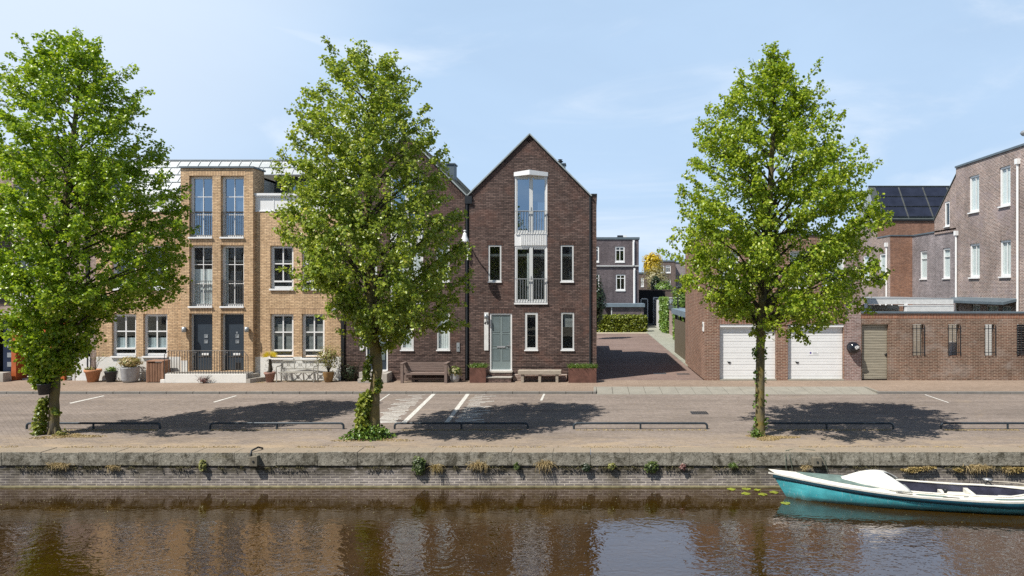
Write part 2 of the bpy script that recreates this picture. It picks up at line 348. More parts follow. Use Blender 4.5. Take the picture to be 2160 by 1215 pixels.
# bark: grey with yellow lichen in blotches
def barkmat(name, base, lichen, amt):
    m, n, b = newmat(name); p = posn(n)
    f = nois(n, scaled(n, p, (10, 10, 2.2)), 1.6, 6, 0.7)
    col = ramp(n, f, 0.28, 0.72, tuple(x*0.55 for x in base), tuple(x*1.35 for x in base))
    g = nois(n, p, 2.4, 5, 0.65, 0.5)
    col = mul(n, col, lichen, ramp(n, g, 0.5-amt*0.2, 0.68, (0,)*3, (0.85,)*3), 'MIX')
    n.links.new(col, b.inputs['Base Color']); b.inputs['Roughness'].default_value = 0.95; b.inputs['Specular IOR Level'].default_value = 0.15
    bump(n, b, f, 0.8, 0.02); return m
M['bark'] = barkmat('linden_bark', (0.13, 0.115, 0.09), (0.22, 0.17, 0.04), 0.7)
M['bark2'] = barkmat('lichen_bark', (0.15, 0.13, 0.09), (0.26, 0.19, 0.05), 1.2)
M['twig'] = simple('twig_bark', (0.055, 0.045, 0.030), 0.9)
M['leaf'] = leafmat('linden_leaf', (0.150, 0.270, 0.018), (0.43, 0.54, 0.050), (0.64, 0.64, 0.14), trans=0.43, rough=0.33)
M['leaf2'] = leafmat('linden_leaf_yellower', (0.155, 0.245, 0.028), (0.45, 0.51, 0.090), (0.70, 0.67, 0.22), trans=0.43, rough=0.33)
M['leaf3'] = leafmat('linden_leaf_light', (0.150, 0.255, 0.018), (0.46, 0.54, 0.055), (0.70, 0.67, 0.16), trans=0.43, rough=0.33)
M['ivy'] = leafmat('ivy_leaf', (0.06, 0.13, 0.02), (0.20, 0.30, 0.05), None, 0.2, 0.35)
M['ivyyellow'] = leafmat('young_ivy_leaf', (0.12, 0.18, 0.02), (0.32, 0.34, 0.05), None, 0.3)
M['hedgeleaf'] = leafmat('hedge_leaf', (0.07, 0.11, 0.01), (0.27, 0.30, 0.03), None, 0.25)
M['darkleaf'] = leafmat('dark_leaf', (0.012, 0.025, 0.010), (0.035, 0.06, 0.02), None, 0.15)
M['yellowleaf'] = leafmat('golden_leaf', (0.42, 0.30, 0.02), (0.75, 0.58, 0.03), None, 0.35)
M['paleleaf'] = leafmat('pale_leaf', (0.24, 0.22, 0.10), (0.42, 0.38, 0.20), None, 0.25)
M['bushleaf'] = leafmat('olive_bush_leaf', (0.13, 0.15, 0.03), (0.36, 0.34, 0.11), None, 0.25)
M['strawleaf'] = leafmat('straw_leaf', (0.26, 0.19, 0.07), (0.46, 0.35, 0.14), None, 0.2)
M['wallgreen'] = leafmat('wall_plant_leaf', (0.03, 0.06, 0.015), (0.12, 0.155, 0.035), None, 0.2)
M['straw'] = leafmat('dry_straw', (0.26, 0.19, 0.09), (0.52, 0.40, 0.20), None, 0.15, 0.8)
M['grassgreen'] = leafmat('green_grass', (0.06, 0.12, 0.015), (0.18, 0.26, 0.05), None, 0.2)
M['redleaf'] = leafmat('dark_red_leaf', (0.10, 0.035, 0.035), (0.24, 0.12, 0.10), None, 0.15)
M['mossleaf'] = leafmat('moss', (0.035, 0.035, 0.012), (0.14, 0.12, 0.05), None, 0.1, 0.9)
M['frond'] = leafmat('yellow_frond', (0.55, 0.42, 0.02), (0.80, 0.66, 0.05), None, 0.3)
M['lily'] = simple('lily_pad', (0.22, 0.25, 0.03), 0.4, var=0.3, scale=12)

M['road'] = paver('road_clinker', (0.228, 0.188, 0.160), (0.262, 0.218, 0.188), (0.19, 0.158, 0.134), rot=math.radians(45), tint=(0.28, 0.22, 0.16), sand=True)
M['walk'] = paver('pavement_clinker', (0.265, 0.200, 0.152), (0.315, 0.243, 0.188), (0.22, 0.168, 0.128), rot=math.radians(0), stain=0.16)
M['alleyp'] = paver('alley_clinker', (0.20, 0.143, 0.122), (0.25, 0.184, 0.156), (0.16, 0.116, 0.098), rot=math.radians(45))
M['tile30'] = paver('grey_path_tile', (0.30, 0.31, 0.25), (0.36, 0.36, 0.30), (0.15, 0.15, 0.12), bw=0.3, rh=0.3, ms=0.012, stain=0.12)
M['band'] = paver('pale_band', (0.50, 0.44, 0.32), (0.56, 0.50, 0.38), (0.36, 0.31, 0.22), bw=0.1, rh=0.2)
M['ground'] = paver('plain_ground', (0.24, 0.22, 0.18), (0.28, 0.26, 0.21), (0.2, 0.18, 0.15), bw=1, rh=1)

def copingmat():
    m, n, b = newmat('quay_coping'); p = posn(n)
    f = nois(n, p, 5, 7, 0.7, 0.3); col = ramp(n, f, 0.3, 0.7, (0.15, 0.135, 0.105), (0.44, 0.41, 0.34))
    g = nois(n, p, 1.1, 5, 0.65, 0.6); col = mul(n, col, (0.21, 0.17, 0.05), ramp(n, g, 0.60, 0.74, (0,)*3, (0.6,)*3), 'MIX')
    g3 = nois(n, scaled(n, p, (1, 1, 0.7)), 3.1, 8, 0.75, 0.5); col = mul(n, col, (0.05, 0.045, 0.03), ramp(n, g3, 0.50, 0.62, (0,)*3, (0.8,)*3), 'MIX')
    g4 = nois(n, p, 13, 6, 0.8, 0.3); col = mul(n, col, (0.035, 0.032, 0.022), ramp(n, g4, 0.53, 0.62, (0,)*3, (0.75,)*3), 'MIX')
    nn = n.nodes.new('ShaderNodeNewGeometry'); sx = n.nodes.new('ShaderNodeSeparateXYZ'); n.links.new(nn.outputs['Normal'], sx.inputs[0])
    tm = n.nodes.new('ShaderNodeMath'); tm.operation = 'MULTIPLY'; tm.use_clamp = True; n.links.new(sx.outputs[2], tm.inputs[0]); n.links.new(ramp(n, nois(n, scaled(n, p, (1,2,1)), 2.2, 7, 0.7, 0.5), 0.30, 0.5, (0.45,)*3, (1.0,)*3), tm.inputs[1])
    col = mul(n, col, (0.30, 0.245, 0.185), tm.outputs[0], 'MIX')       # sand lying on top
    g2 = nois(n, p, 24, 3, 0.8); col = mul(n, col, (0.62, 0.60, 0.55), ramp(n, g2, 0.66, 0.74, (0,)*3, (0.75,)*3), 'MIX')
    n.links.new(col, b.inputs['Base Color']); b.inputs['Roughness'].default_value = 0.95; b.inputs['Specular IOR Level'].default_value = 0.15
    bump(n, b, nois(n, p, 20, 6, 0.75), 0.9, 0.02); return m
M['coping'] = copingmat()
def dirty(m):        # black moss and algae that grow down from the joint under the coping
    n = m.node_tree; b = n.nodes['Principled BSDF']; src = b.inputs['Base Color'].links[0].from_socket; p = posn(n)
    sp = n.nodes.new('ShaderNodeSeparateXYZ'); n.links.new(p, sp.inputs[0])
    mr = n.nodes.new('ShaderNodeMapRange'); mr.inputs['From Min'].default_value = -0.70; mr.inputs['From Max'].default_value = -0.46; n.links.new(sp.outputs[2], mr.inputs['Value'])
    nn = ramp(n, nois(n, scaled(n, p, (1.6, 1, 3.2)), 2.3, 8, 0.72, 0.6), 0.34, 0.54, (0,)*3, (1,)*3)
    a = n.nodes.new('ShaderNodeMath'); a.operation = 'MULTIPLY'; n.links.new(mr.outputs[0], a.inputs[0]); n.links.new(nn, a.inputs[1])
    n.links.new(mul(n, src, (0.055, 0.048, 0.030), a.outputs[0], 'MIX'), b.inputs['Base Color']); return m
M['quayb'] = dirty(brick('quay_brick', (0.33, 0.295, 0.285), (0.19, 0.17, 0.168), (0.55, 0.50, 0.43), stain=0.5, patch=(0.15, 0.125, 0.085), patch_amt=0.75, rh=0.062, bw=0.23, ms=0.010))
M['quaybase'] = simple('quay_footing', (0.17, 0.15, 0.085), 0.9, var=0.4, scale=6, bmp=0.5)

def watermat():
    m, n, b = newmat('canal_water'); p = posn(n)
    f = nois(n, scaled(n, p, (0.6, 1.5, 1)), 0.8, 4); f2 = nois(n, p, 22, 4, 0.7)
    col = ramp(n, f, 0.3, 0.7, (0.028, 0.0148, 0.0014), (0.044, 0.0235, 0.0028))
    col = mul(n, col, ramp(n, f2, 0.35, 0.7, (0.8,)*3, (1.25,)*3))
    n.links.new(col, b.inputs['Base Color']); b.inputs['Roughness'].default_value = 0.015; b.inputs['IOR'].default_value = 1.55
    b.inputs['Specular IOR Level'].default_value = 0.55
    w1 = nois(n, scaled(n, p, (1.0, 1.5, 1)), 3.0, 1, 0.4, 1.4)
    w2 = nois(n, scaled(n, p, (1.0, 1.25, 1)), 8.5, 1, 0.4, 1.3)
    sp = n.nodes.new('ShaderNodeSeparateXYZ'); n.links.new(p, sp.inputs[0])
    mr = n.nodes.new('ShaderNodeMapRange'); mr.inputs['From Min'].default_value = 15.6; mr.inputs['From Max'].default_value = 13.6
    mr.inputs['To Min'].default_value = 0.10; mr.inputs['To Max'].default_value = 1.0; n.links.new(sp.outputs[1], mr.inputs['Value'])
    a = n.nodes.new('ShaderNodeMath'); a.operation = 'MULTIPLY_ADD'; a.inputs[1].default_value = 0.42; n.links.new(w2, a.inputs[0]); n.links.new(w1, a.inputs[2])
    c = n.nodes.new('ShaderNodeMath'); c.operation = 'MULTIPLY'; n.links.new(a.outputs[0], c.inputs[0]); n.links.new(mr.outputs[0], c.inputs[1])
    bump(n, b, c.outputs[0], 1.0, 0.0062)
    b.inputs['Specular IOR Level'].default_value = 0.0; b.inputs['Roughness'].default_value = 0.5
    bp = n.nodes['Bump']; gl = n.nodes.new('ShaderNodeBsdfGlossy'); gl.inputs['Roughness'].default_value = 0.012; gl.inputs["Color"].default_value = (0.93, 0.89, 0.93, 1); n.links.new(bp.outputs[0], gl.inputs['Normal'])
    fr = n.nodes.new('ShaderNodeFresnel'); fr.inputs[0].default_value = 1.5; n.links.new(bp.outputs[0], fr.inputs['Normal'])
    fa = n.nodes.new('ShaderNodeMath'); fa.use_clamp = True; fa.inputs[1].default_value = 0.14; n.links.new(fr.outputs[0], fa.inputs[0])
    mx = n.nodes.new('ShaderNodeMixShader'); n.links.new(fa.outputs[0], mx.inputs[0]); n.links.new(b.outputs[0], mx.inputs[1]); n.links.new(gl.outputs[0], mx.inputs[2])
    n.links.new(mx.outputs[0], n.nodes['Material Output'].inputs[0]); return m
M['water'] = watermat()

def hullmat():
    m, n, b = newmat('hull_teal'); p = posn(n)
    f = nois(n, p, 2.5, 5); col = ramp(n, f, 0.3, 0.7, (0.055, 0.40, 0.46), (0.10, 0.50, 0.55))
    sp = n.nodes.new('ShaderNodeSeparateXYZ'); n.links.new(p, sp.inputs[0])
    s = nois(n, scaled(n, p, (26, 26, 3), (0, 0.5, 0)), 1.0, 3, 0.7, 1.0); col = mul(n, col, (0.55, 0.68, 0.68), ramp(n, s, 0.60, 0.66, (0,)*3, (0.6,)*3), 'MIX')
    gr = nois(n, scaled(n, p, (3, 3, 9)), 1.2, 5, 0.65); col = mul(n, col, ramp(n, gr, 0.35, 0.7, (0.72,)*3, (1.1,)*3))
    mr = n.nodes.new('ShaderNodeMapRange'); mr.inputs['From Min'].default_value = WZ+0.12; mr.inputs['From Max'].default_value = WZ+0.0
    n.links.new(sp.outputs[2], mr.inputs['Value'])
    ns = n.nodes.new('ShaderNodeMath'); ns.operation = 'MULTIPLY'; n.links.new(mr.outputs[0], ns.inputs[0]); n.links.new(ramp(n, nois(n, p, 7, 5), 0.2, 0.6, (0.3,)*3, (1,)*3), ns.inputs[1])
    col = mul(n, col, (0.05, 0.05, 0.02), ns.outputs[0], 'MIX')
    n.links.new(col, b.inputs['Base Color']); b.inputs['Roughness'].default_value = 0.42; return m
M['hull'] = hullmat()
M['hulldark'] = simple('hull_dark_band', (0.010, 0.075, 0.115), 0.45, var=0.3, scale=6)
M['deck'] = simple('boat_deck', (0.70, 0.68, 0.61), 0.6, var=0.13, scale=5)
M['deckgreen'] = simple('deck_anti_slip', (0.14, 0.20, 0.18), 0.8, var=0.25, scale=7)
M['hood'] = simple('white_hood', (0.74, 0.73, 0.67), 0.6, var=0.09, scale=7, bmp=1.0, bscale=6)
M['cockpit'] = simple('boat_interior', (0.045, 0.047, 0.075), 0.7, var=0.5, scale=4)
M['floorboat'] = simple('boat_floor', (0.16, 0.13, 0.14), 0.8, var=0.3, scale=6)
M['rope'] = simple('mooring_rope', (0.10, 0.12, 0.09), 0.9, var=0.3, scale=30)
M['rope2'] = simple('pale_rope', (0.42, 0.38, 0.32), 0.9, var=0.2, scale=30)

# ------------------------------------------------------------------ foliage generators
def np_mesh(name, V, quads, mat, parent=None, org=None):
    o0 = np.array(ORG[parent.name] if parent is not None else (org if org is not None else (0,0,0)), dtype=np.float64)
    V = (V - o0).astype(np.float32); nf = len(quads)
    me = bpy.data.meshes.new(name); me.vertices.add(len(V)); me.vertices.foreach_set('co', V.ravel())
    me.loops.add(nf*4); me.loops.foreach_set('vertex_index', quads.ravel().astype(np.int32))
    me.polygons.add(nf); me.polygons.foreach_set('loop_start', (np.arange(nf)*4).astype(np.int32))
    try: me.polygons.foreach_set('loop_total', np.full(nf, 4, dtype=np.int32))
    except Exception: pass
    me.materials.append(mat); me.update(calc_edges=True); me.validate()
    ob = bpy.data.objects.new(name, me); COL.objects.link(ob); ORG[ob.name] = Vector(o0)
    if parent is not None: ob.parent = parent
    else: ob.location = o0
    return ob
LEAF = np.array([(0,0,0), (0.46,0.30,0.10), (0.36,0.76,0.07), (0,1.05,-0.10), (-0.36,0.76,0.07), (-0.46,0.30,0.10)])
def leaves(name, pts, size, mat, parent=None, org=None, seed=1, out=None, up=0.55, droop=0.5, width=1.0, rnd=0.75):
    r = np.random.default_rng(seed); n = len(pts); pts = np.asarray(pts, dtype=np.float64)
    nrm = r.normal(size=(n,3))*rnd
    nrm[:,2] += up
    if out is not None: nrm += out*0.55
    nrm /= np.linalg.norm(nrm, axis=1)[:,None] + 1e-9
    ax = r.normal(size=(n,3)); ax[:,2] -= droop*1.6
    ax -= nrm*np.sum(ax*nrm, axis=1)[:,None]; ax /= np.linalg.norm(ax, axis=1)[:,None] + 1e-9
    sd = np.cross(ax, nrm)
    s = size*(0.65 + 0.6*r.random(n))
    L = LEAF*np.array([width,1,1]); L = L[None,:,:]*s[:,None,None]
    V = pts[:,None,:] + sd[:,None,:]*L[:,:,0:1] + ax[:,None,:]*L[:,:,1:2] + nrm[:,None,:]*L[:,:,2:3]
    b = np.arange(n)[:,None]*6
    q = np.concatenate([b+np.array([[0,1,2,3]]), b+np.array([[0,3,4,5]])], axis=1).reshape(-1,4)
    return np_mesh(name, V.reshape(-1,3), q, mat, parent, org)
def blob(n, c, rad, seed=1, shell=0.5):
    r = np.random.default_rng(seed); d = r.normal(size=(n,3)); d /= np.linalg.norm(d, axis=1)[:,None]
    t = (shell + (1-shell)*r.random(n)**0.7)[:,None]
    lump = 1 + 0.18*np.sin(d[:,0:1]*5+seed)*np.cos(d[:,1:2]*4.3+seed*2) + 0.12*np.sin(d[:,2:3]*7+seed*3)
    return np.array(c) + d*t*lump*np.array(rad), d
def blades(name, pts, h, mat, parent=None, org=None, seed=1, spread=0.5, w=0.008, hang=0.0):
    r = np.random.default_rng(seed); n = len(pts); pts = np.asarray(pts, dtype=np.float64)
    d = r.normal(size=(n,3))*spread; d[:,2] = 1.0 - hang*2.2*r.random(n)
    d /= np.linalg.norm(d, axis=1)[:,None]
    sd = np.cross(d, r.normal(size=(n,3))); sd /= np.linalg.norm(sd, axis=1)[:,None]
    hh = (h*(0.5+0.8*r.random(n)))[:,None]
    mid = pts + d*hh*0.55; d2 = d.copy(); d2[:,2] -= 0.55 + hang*0.5; tip = mid + d2*hh*0.5
    ww = w*(0.7+0.6*r.random(n))[:,None]
    V = np.stack([pts-sd*ww, pts+sd*ww, mid+sd*ww*0.8, mid-sd*ww*0.8, tip+sd*ww*0.15, tip-sd*ww*0.15], axis=1)
    b = np.arange(n)[:,None]*6
    q = np.concatenate([b+np.array([[0,1,2,3]]), b+np.array([[3,2,4,5]])], axis=1).reshape(-1,4)
    return np_mesh(name, V.reshape(-1,3), q, mat, parent, org)

# ------------------------------------------------------------------ wall frames: (u along wall, z up, w outward)
class Fr:
    def __init__(s, kind, pos): s.k = kind; s.p = pos
    def __call__(s, u, z, w=0.0):
        return (u, s.p - w, z) if s.k == 'front' else (s.p - w, u, z)
    def box(s, mb, u0, u1, z0, z1, w0, w1):
        a = s(u0, z0, w0); b = s(u1, z1, w1); mb.box(a[0], b[0], a[1], b[1], a[2], b[2])
def clip(poly, a, b, c):       # keep a*u+b*z<=c
    out = []
    for i in range(len(poly)):
        p, q = poly[i], poly[(i+1) % len(poly)]
        dp, dq = a*p[0]+b*p[1]-c, a*q[0]+b*q[1]-c
        if dp <= 1e-9: out.append(p)
        if (dp < -1e-9 and dq > 1e-9) or (dp > 1e-9 and dq < -1e-9):
            t = dp/(dp-dq); out.append((p[0]+t*(q[0]-p[0]), p[1]+t*(q[1]-p[1])))
    return out
def panel(mb, fr, outline, holes):
    """outline convex, counter-clockwise (u,z); holes (u0,u1,z0,z1,depth[,back])"""
    us = sorted({p[0] for p in outline} | {h[0] for h in holes} | {h[1] for h in holes})
    zs = sorted({p[1] for p in outline} | {h[2] for h in holes} | {h[3] for h in holes})
    hp = []
    for i in range(len(outline)):
        p, q = outline[i], outline[(i+1) % len(outline)]
        a, b = q[1]-p[1], -(q[0]-p[0]); hp.append((a, b, a*p[0]+b*p[1]))
    for i in range(len(us)-1):
        for j in range(len(zs)-1):
            uc, zc = (us[i]+us[i+1])/2, (zs[j]+zs[j+1])/2
            if any(h[0] < uc < h[1] and h[2] < zc < h[3] for h in holes): continue
            cell = [(us[i], zs[j]), (us[i+1], zs[j]), (us[i+1], zs[j+1]), (us[i], zs[j+1])]
            for a, b, c in hp:
                cell = clip(cell, a, b, c)
                if len(cell) < 3: break
            if len(cell) >= 3: mb.quad(*[fr(u, z) for u, z in cell])
    for h in holes:
        u0, u1, z0, z1, d = h[:5]
        mb.quad(fr(u0,z0), fr(u0,z0,-d), fr(u0,z1,-d), fr(u0,z1)); mb.quad(fr(u1,z0), fr(u1,z1), fr(u1,z1,-d), fr(u1,z0,-d))
        mb.quad(fr(u0,z1), fr(u0,z1,-d), fr(u1,z1,-d), fr(u1,z1)); mb.quad(fr(u0,z0), fr(u1,z0), fr(u1,z0,-d), fr(u0,z0,-d))
        if len(h) > 5 and h[5]: mb.quad(fr(u0,z0,-d), fr(u1,z0,-d), fr(u1,z1,-d), fr(u0,z1,-d))
def soldier(parent, fr, u0, u1, z0, h=0.215, mat='dark_v', ext=0.04, proud=0.004):
    mb = MB(); fr.box(mb, u0-ext, u1+ext, z0, z0+h, -0.05, proud); return mb.build('lintel', M[mat], parent)
def window(parent, fr, u0, u1, z0, z1, depth=0.12, cols=(), rows=(), fw=0.06, sill=0.05, mat='white', glass='glass', name='window', proud=0.0,
           hopper=0.0, curtain=None, cmat='curtain', bar=0.028, sillh=0.045, sillw=0.06):
    g = -depth; mb = MB()
    fr.box(mb, u0, u0+fw, z0, z1, g-0.05, g+0.02+proud); fr.box(mb, u1-fw, u1, z0, z1, g-0.05, g+0.02+proud)
    fr.box(mb, u0+fw, u1-fw, z1-fw, z1, g-0.05, g+0.02+proud); fr.box(mb, u0+fw, u1-fw, z0, z0+fw, g-0.05, g+0.02+proud)
    zb = z0+fw
    if hopper:
        fr.box(mb, u0+fw, u1-fw, z0+fw+hopper, z0+fw+hopper+0.07, g-0.045, g+0.035)
        zb = z0+fw+hopper+0.07
    a, b = u0+fw, u1-fw
    for c in cols:
        x = a+(b-a)*c; fr.box(mb, x-bar/2, x+bar/2, zb, z1-fw, g-0.04, g+0.004)
    for r_ in rows:
        z = zb+(z1-fw-zb)*r_; fr.box(mb, a, b, z-bar/2, z+bar/2, g-0.038, g+0.007)
    wd = mb.build(name, M[mat], parent)
    pb = MB(); pb.quad(fr(a, z0+fw, g-0.02), fr(b, z0+fw, g-0.02), fr(b, z1-fw, g-0.02), fr(a, z1-fw, g-0.02)); pb.build('pane', M[glass], wd)
    if sill:
        sb = MB(); fr.box(sb, u0-0.02, u1+0.02, z0-sillh, z0, g-0.04, sillw); sb.build('sill', M['white'], wd, bevel=0.006)
    if curtain:
        for (p0, p1, q0, q1) in curtain:      # fractions across and up
            cb = MB(); n = 14; zz0 = z0+fw+(z1-z0-2*fw)*q0; zz1 = z0+fw+(z1-z0-2*fw)*q1
            if cmat == 'blind':
                k = int((zz1-zz0)/0.05)
                for i in range(k):
                    z = zz0+0.05*i; cb.quad(fr(a+(b-a)*p0, z, g-0.052), fr(a+(b-a)*p1, z, g-0.052), fr(a+(b-a)*p1, z+0.03, g-0.075), fr(a+(b-a)*p0, z+0.03, g-0.075))
            else:
                for i in range(n):
                    s0, s1 = p0+(p1-p0)*i/n, p0+(p1-p0)*(i+1)/n
                    w0, w1 = g-0.062-0.010*math.sin(i*2.1), g-0.062-0.010*math.sin((i+1)*2.1)
                    cb.quad(fr(a+(b-a)*s0, zz0, w0), fr(a+(b-a)*s1, zz0, w1), fr(a+(b-a)*s1, zz1, w1), fr(a+(b-a)*s0, zz1, w0))
            cb.build('blind' if cmat == 'blind' else 'curtain', M[cmat], wd)
    return wd
def balustrade(parent, fr, u0, u1, z0, z1, w=0.03, step=0.105, mat='galv', name='balcony_railing', t=0.014):
    mb = MB(); fr.box(mb, u0, u1, z1-0.03, z1, w-0.012, w+0.022); fr.box(mb, u0, u1, z0, z0+0.02, w-0.01, w+0.018)
    n = max(2, int(round((u1-u0)/step)))
    for i in range(n+1):
        u = u0+(u1-u0)*i/n; fr.box(mb, u-t/2, u+t/2, z0+0.02, z1-0.03, w-0.004, w+0.012)
    return mb.build(name, M[mat], parent)
def interior(parent, x0, x1, y0, yb, floors, mat='room'):
    mb = MB(); e = 0.06
    mb.quad((x0+e,yb,floors[0]), (x1-e,yb,floors[0]), (x1-e,yb,floors[-1]), (x0+e,yb,floors[-1]))
    for f in floors: mb.box(x0+e, x1-e, y0, yb-0.01, f-0.1, f)
    mb.quad((x0+e,y0,floors[0]), (x0+e,yb,floors[0]), (x0+e,yb,floors[-1]), (x0+e,y0,floors[-1]))
    mb.quad((x1-e,y0,floors[0]), (x1-e,yb,floors[0]), (x1-e,yb,floors[-1]), (x1-e,y0,floors[-1]))
    return mb.build('interior', M[mat], parent)
def shell(parent, x0, x1, y0, y1, z0, z1, mat, name='wall', left=True, right=True):
    mb = MB()
    if left: mb.quad((x0,y0,z0), (x0,y1,z0), (x0,y1,z1), (x0,y0,z1))
    if right: mb.quad((x1,y0,z0), (x1,y1,z0), (x1,y1,z1), (x1,y0,z1))
    mb.quad((x0,y1,z0), (x1,y1,z0), (x1,y1,z1), (x0,y1,z1)); return mb.build(name, mat, parent)
def downpipe(parent, x, y, z0, z1, r=0.045, mat='white'):
    mb = MB(); mb.tube([(x,y,z0),(x,y,z1)], r, 10); mb.box(x-0.09, x+0.09, y-0.07, y+0.07, z1, z1+0.2)
    return mb.build('downpipe', M[mat], parent)

# ------------------------------------------------------------------ ground, road, kerbs, water
def sheet(name, poly, z, mat, **kw):
    mb = MB(); mb.quad(*[(x, y, z) for x, y in poly]); return tag(mb.build(name, mat, org=(poly[0][0], poly[0][1], z)), kind='structure')
mb = MB(); mb.quad((-900,25.6,-0.12), (900,25.6,-0.12), (900,1500,-0.12), (-900,1500,-0.12)); tag(mb.build('ground', M['ground']), kind='structure')
mb = MB(); mb.quad((-900,-600,-0.06), (900,-600,-0.06), (900,1.5,-0.06), (-900,1.5,-0.06)); mb.quad((-900,1.5,-0.06), (900,1.5,-0.06), (900,1.5,-1.6), (-900,1.5,-1.6)); tag(mb.build('near_bank_ground', M['ground']), kind='structure')
road = sheet('road', [(-70,16.88), (90,16.88), (90,25.62), (-70,25.62)], RZ, M['road'])
ORG[road.name] = Vector((-70,16.88,RZ))
mb = MB()
xa, xb = fx(1258, 25.7), fx(1850, 25.7)
mb.quad((-70,25.74,0), (xa,25.74,0), (xa,28.9,0), (-70,28.9,0)); mb.quad((xb,25.74,0), (90,25.74,0), (90,28.9,0), (xb,28.9,0)); mb.quad((xa,26.95,0), (xb,26.95,0), (xb,28.9,0), (xa,28.9,0))
tag(mb.build('pavement', M['walk'], org=(-70,25.74,0)), kind='structure')
# alley behind the gabled house
mb = MB(); mb.quad((0.0,28.9,0.0), (4.7,28.9,0.0), (4.7,58.6,0.0), (-3.0,58.6,0.0), (-3.0,45,0.0), (0.0,45,0.0)); tag(mb.build('alley_paving', M['alleyp'], org=(0.2,28.9,0)), kind='structure')
mb = MB(); mb.quad((-3,58.6,0.002), (4.7,58.6,0.002), (4.7,60.1,0.002), (-3,60.1,0.002)); tag(mb.build('alley_edge_band', M['band'], org=(0,58.6,0)), kind='structure')
mb = MB(); mb.box(4.70, 6.45, 34.0, 74.0, -0.1, 0.05); tag(mb.build('alley_footpath', M['tile30'], org=(4.7,34,0)), kind='structure')
# kerb: separate stones, with the lowered pale slabs in front of the garages
r_ = random.Random(4)
mb = MB(); x = -40.0
xa, xb = fx(1258, 25.7), fx(1850, 25.7)
while x < 50:
    L = 1.0
    if x+L > xa and x < xb:
        if x < xa: mb.box(x+0.006, xa-0.01, 25.62, 25.745, -0.14, 0.008)
        x = xb if x < xb else x+L; continue
    mb.box(x+0.006, x+L-0.006, 25.62, 25.745, -0.14, 0.008+r_.uniform(-.003,.003)); x += L
tag(mb.build('kerb', M['kerbst'], org=(-40,25.6,-0.1), bevel=0.012), kind='structure')
mb = MB(); x = xa
while x < xb-0.02:
    L = min(0.62, xb-x); y0, y1 = 25.5, 26.945
    mb.add([(x+.008,y0,-0.073),(x+L-.008,y0,-0.073),(x+L-.008,y1,0.008),(x+.008,y1,0.008),(x+.008,y0,-0.2),(x+L-.008,y0,-0.2),(x+L-.008,y1,-0.2),(x+.008,y1,-0.2)],
           [(0,1,2,3),(4,5,1,0),(7,4,0,3),(5,6,2,1),(6,7,3,2)]); x += L
mb.box(xb+.002, xb+0.10, 25.755, 26.95, -0.14, 0.009); mb.box(xa-0.10, xa-.002, 25.755, 26.95, -0.14, 0.009)
tag(mb.build('lowered_kerb_slabs', M['slab'], org=(xa,25.5,-0.1)), kind='structure')
# painted markings
def mark(pts, name='parking_marking'):
    mb = MB(); mb.quad(*[G(px, py, RZ)+Vector((0,0,0.004)) for px, py in pts]); return mb.build(name, M['paint'], road)
mark([(146,850),(218,834.5),(220,835.5),(149,851.5)]); mark([(449,848),(497,834.5),(500,835),(453,849)])
mark([(845,893),(911,831),(919,831),(856,893)]); mark([(936,893),(983,831),(991,831),(946,893)])
mark([(1139,845),(1146,831),(1150,831),(1144,845)]); mark([(798,846),(820,831.5),(823,831.5),(802,846)])
mark([(1949,832.5),(1953,832.5),(2003,849.5),(1999,849.5)])
rr = random.Random(9)
for side in (0, 1):                       # broken brick-by-brick hatching beside the thick lines
    for k in range(22):
        t = (k+0.5)/22; py = 833+t*60; w = 0.5+0.9*t
        if side == 0: xe = 909-66*t-6; x0 = xe-rr.uniform(24, 60)-20*t; x1 = xe-rr.uniform(0, 10)
        else: xs = 993-45*t+4; x0 = xs+rr.uniform(0, 8); x1 = xs+rr.uniform(24, 56)+14*t
        mark([(x0,py+w*1.1),(x0+1.5,py),(x1,py-2.0),(x1-1,py-2.0+w*1.1)])
# storm drain and covers
def grate(x, y, w, d, name, label):
    z = RZ if y < 25.5 else 0.0
    t = thing(name, label, 'drain cover', (x, y, z)); mb = MB()
    mb.box(x-w/2, x+w/2, y-d/2, y-d/2+0.03, z, z+0.006); mb.box(x-w/2, x+w/2, y+d/2-0.03, y+d/2, z, z+0.006)
    n = int(w/0.06)
    for i in range(n+1):
        u = x-w/2+w*i/n; mb.box(u-0.012, u+0.012, y-d/2+0.03, y+d/2-0.03, z, z+0.006)
    mb.build('cover_grid', M['railgrey'], t); b = MB(); b.quad((x-w/2,y-d/2,z+0.002),(x+w/2,y-d/2,z+0.002),(x+w/2,y+d/2,z+0.002),(x-w/2,y+d/2,z+0.002)); b.build('drain_pit', M['black'], t)
g = G(1475, 871, RZ); grate(g.x, g.y, 0.52, 0.52, 'drain_grate', 'rectangular iron drain grate in the road, right of the middle rail')
g = G(1392, 788, 0); grate(g.x, g.y, 0.55, 0.4, 'manhole_cover', 'flat inspection cover in the alley mouth, nearer the gabled house')
g = G(1441, 789, 0); grate(g.x, g.y, 0.55, 0.4, 'manhole_cover', 'flat inspection cover in the alley mouth, nearer the garages')

mb = MB(); mb.quad((-90,1.5,WZ), (110,1.5,WZ), (110,16.7,WZ), (-90,16.7,WZ)); tag(mb.build('canal_water', M['water'], org=(0,9,WZ)), kind='structure')

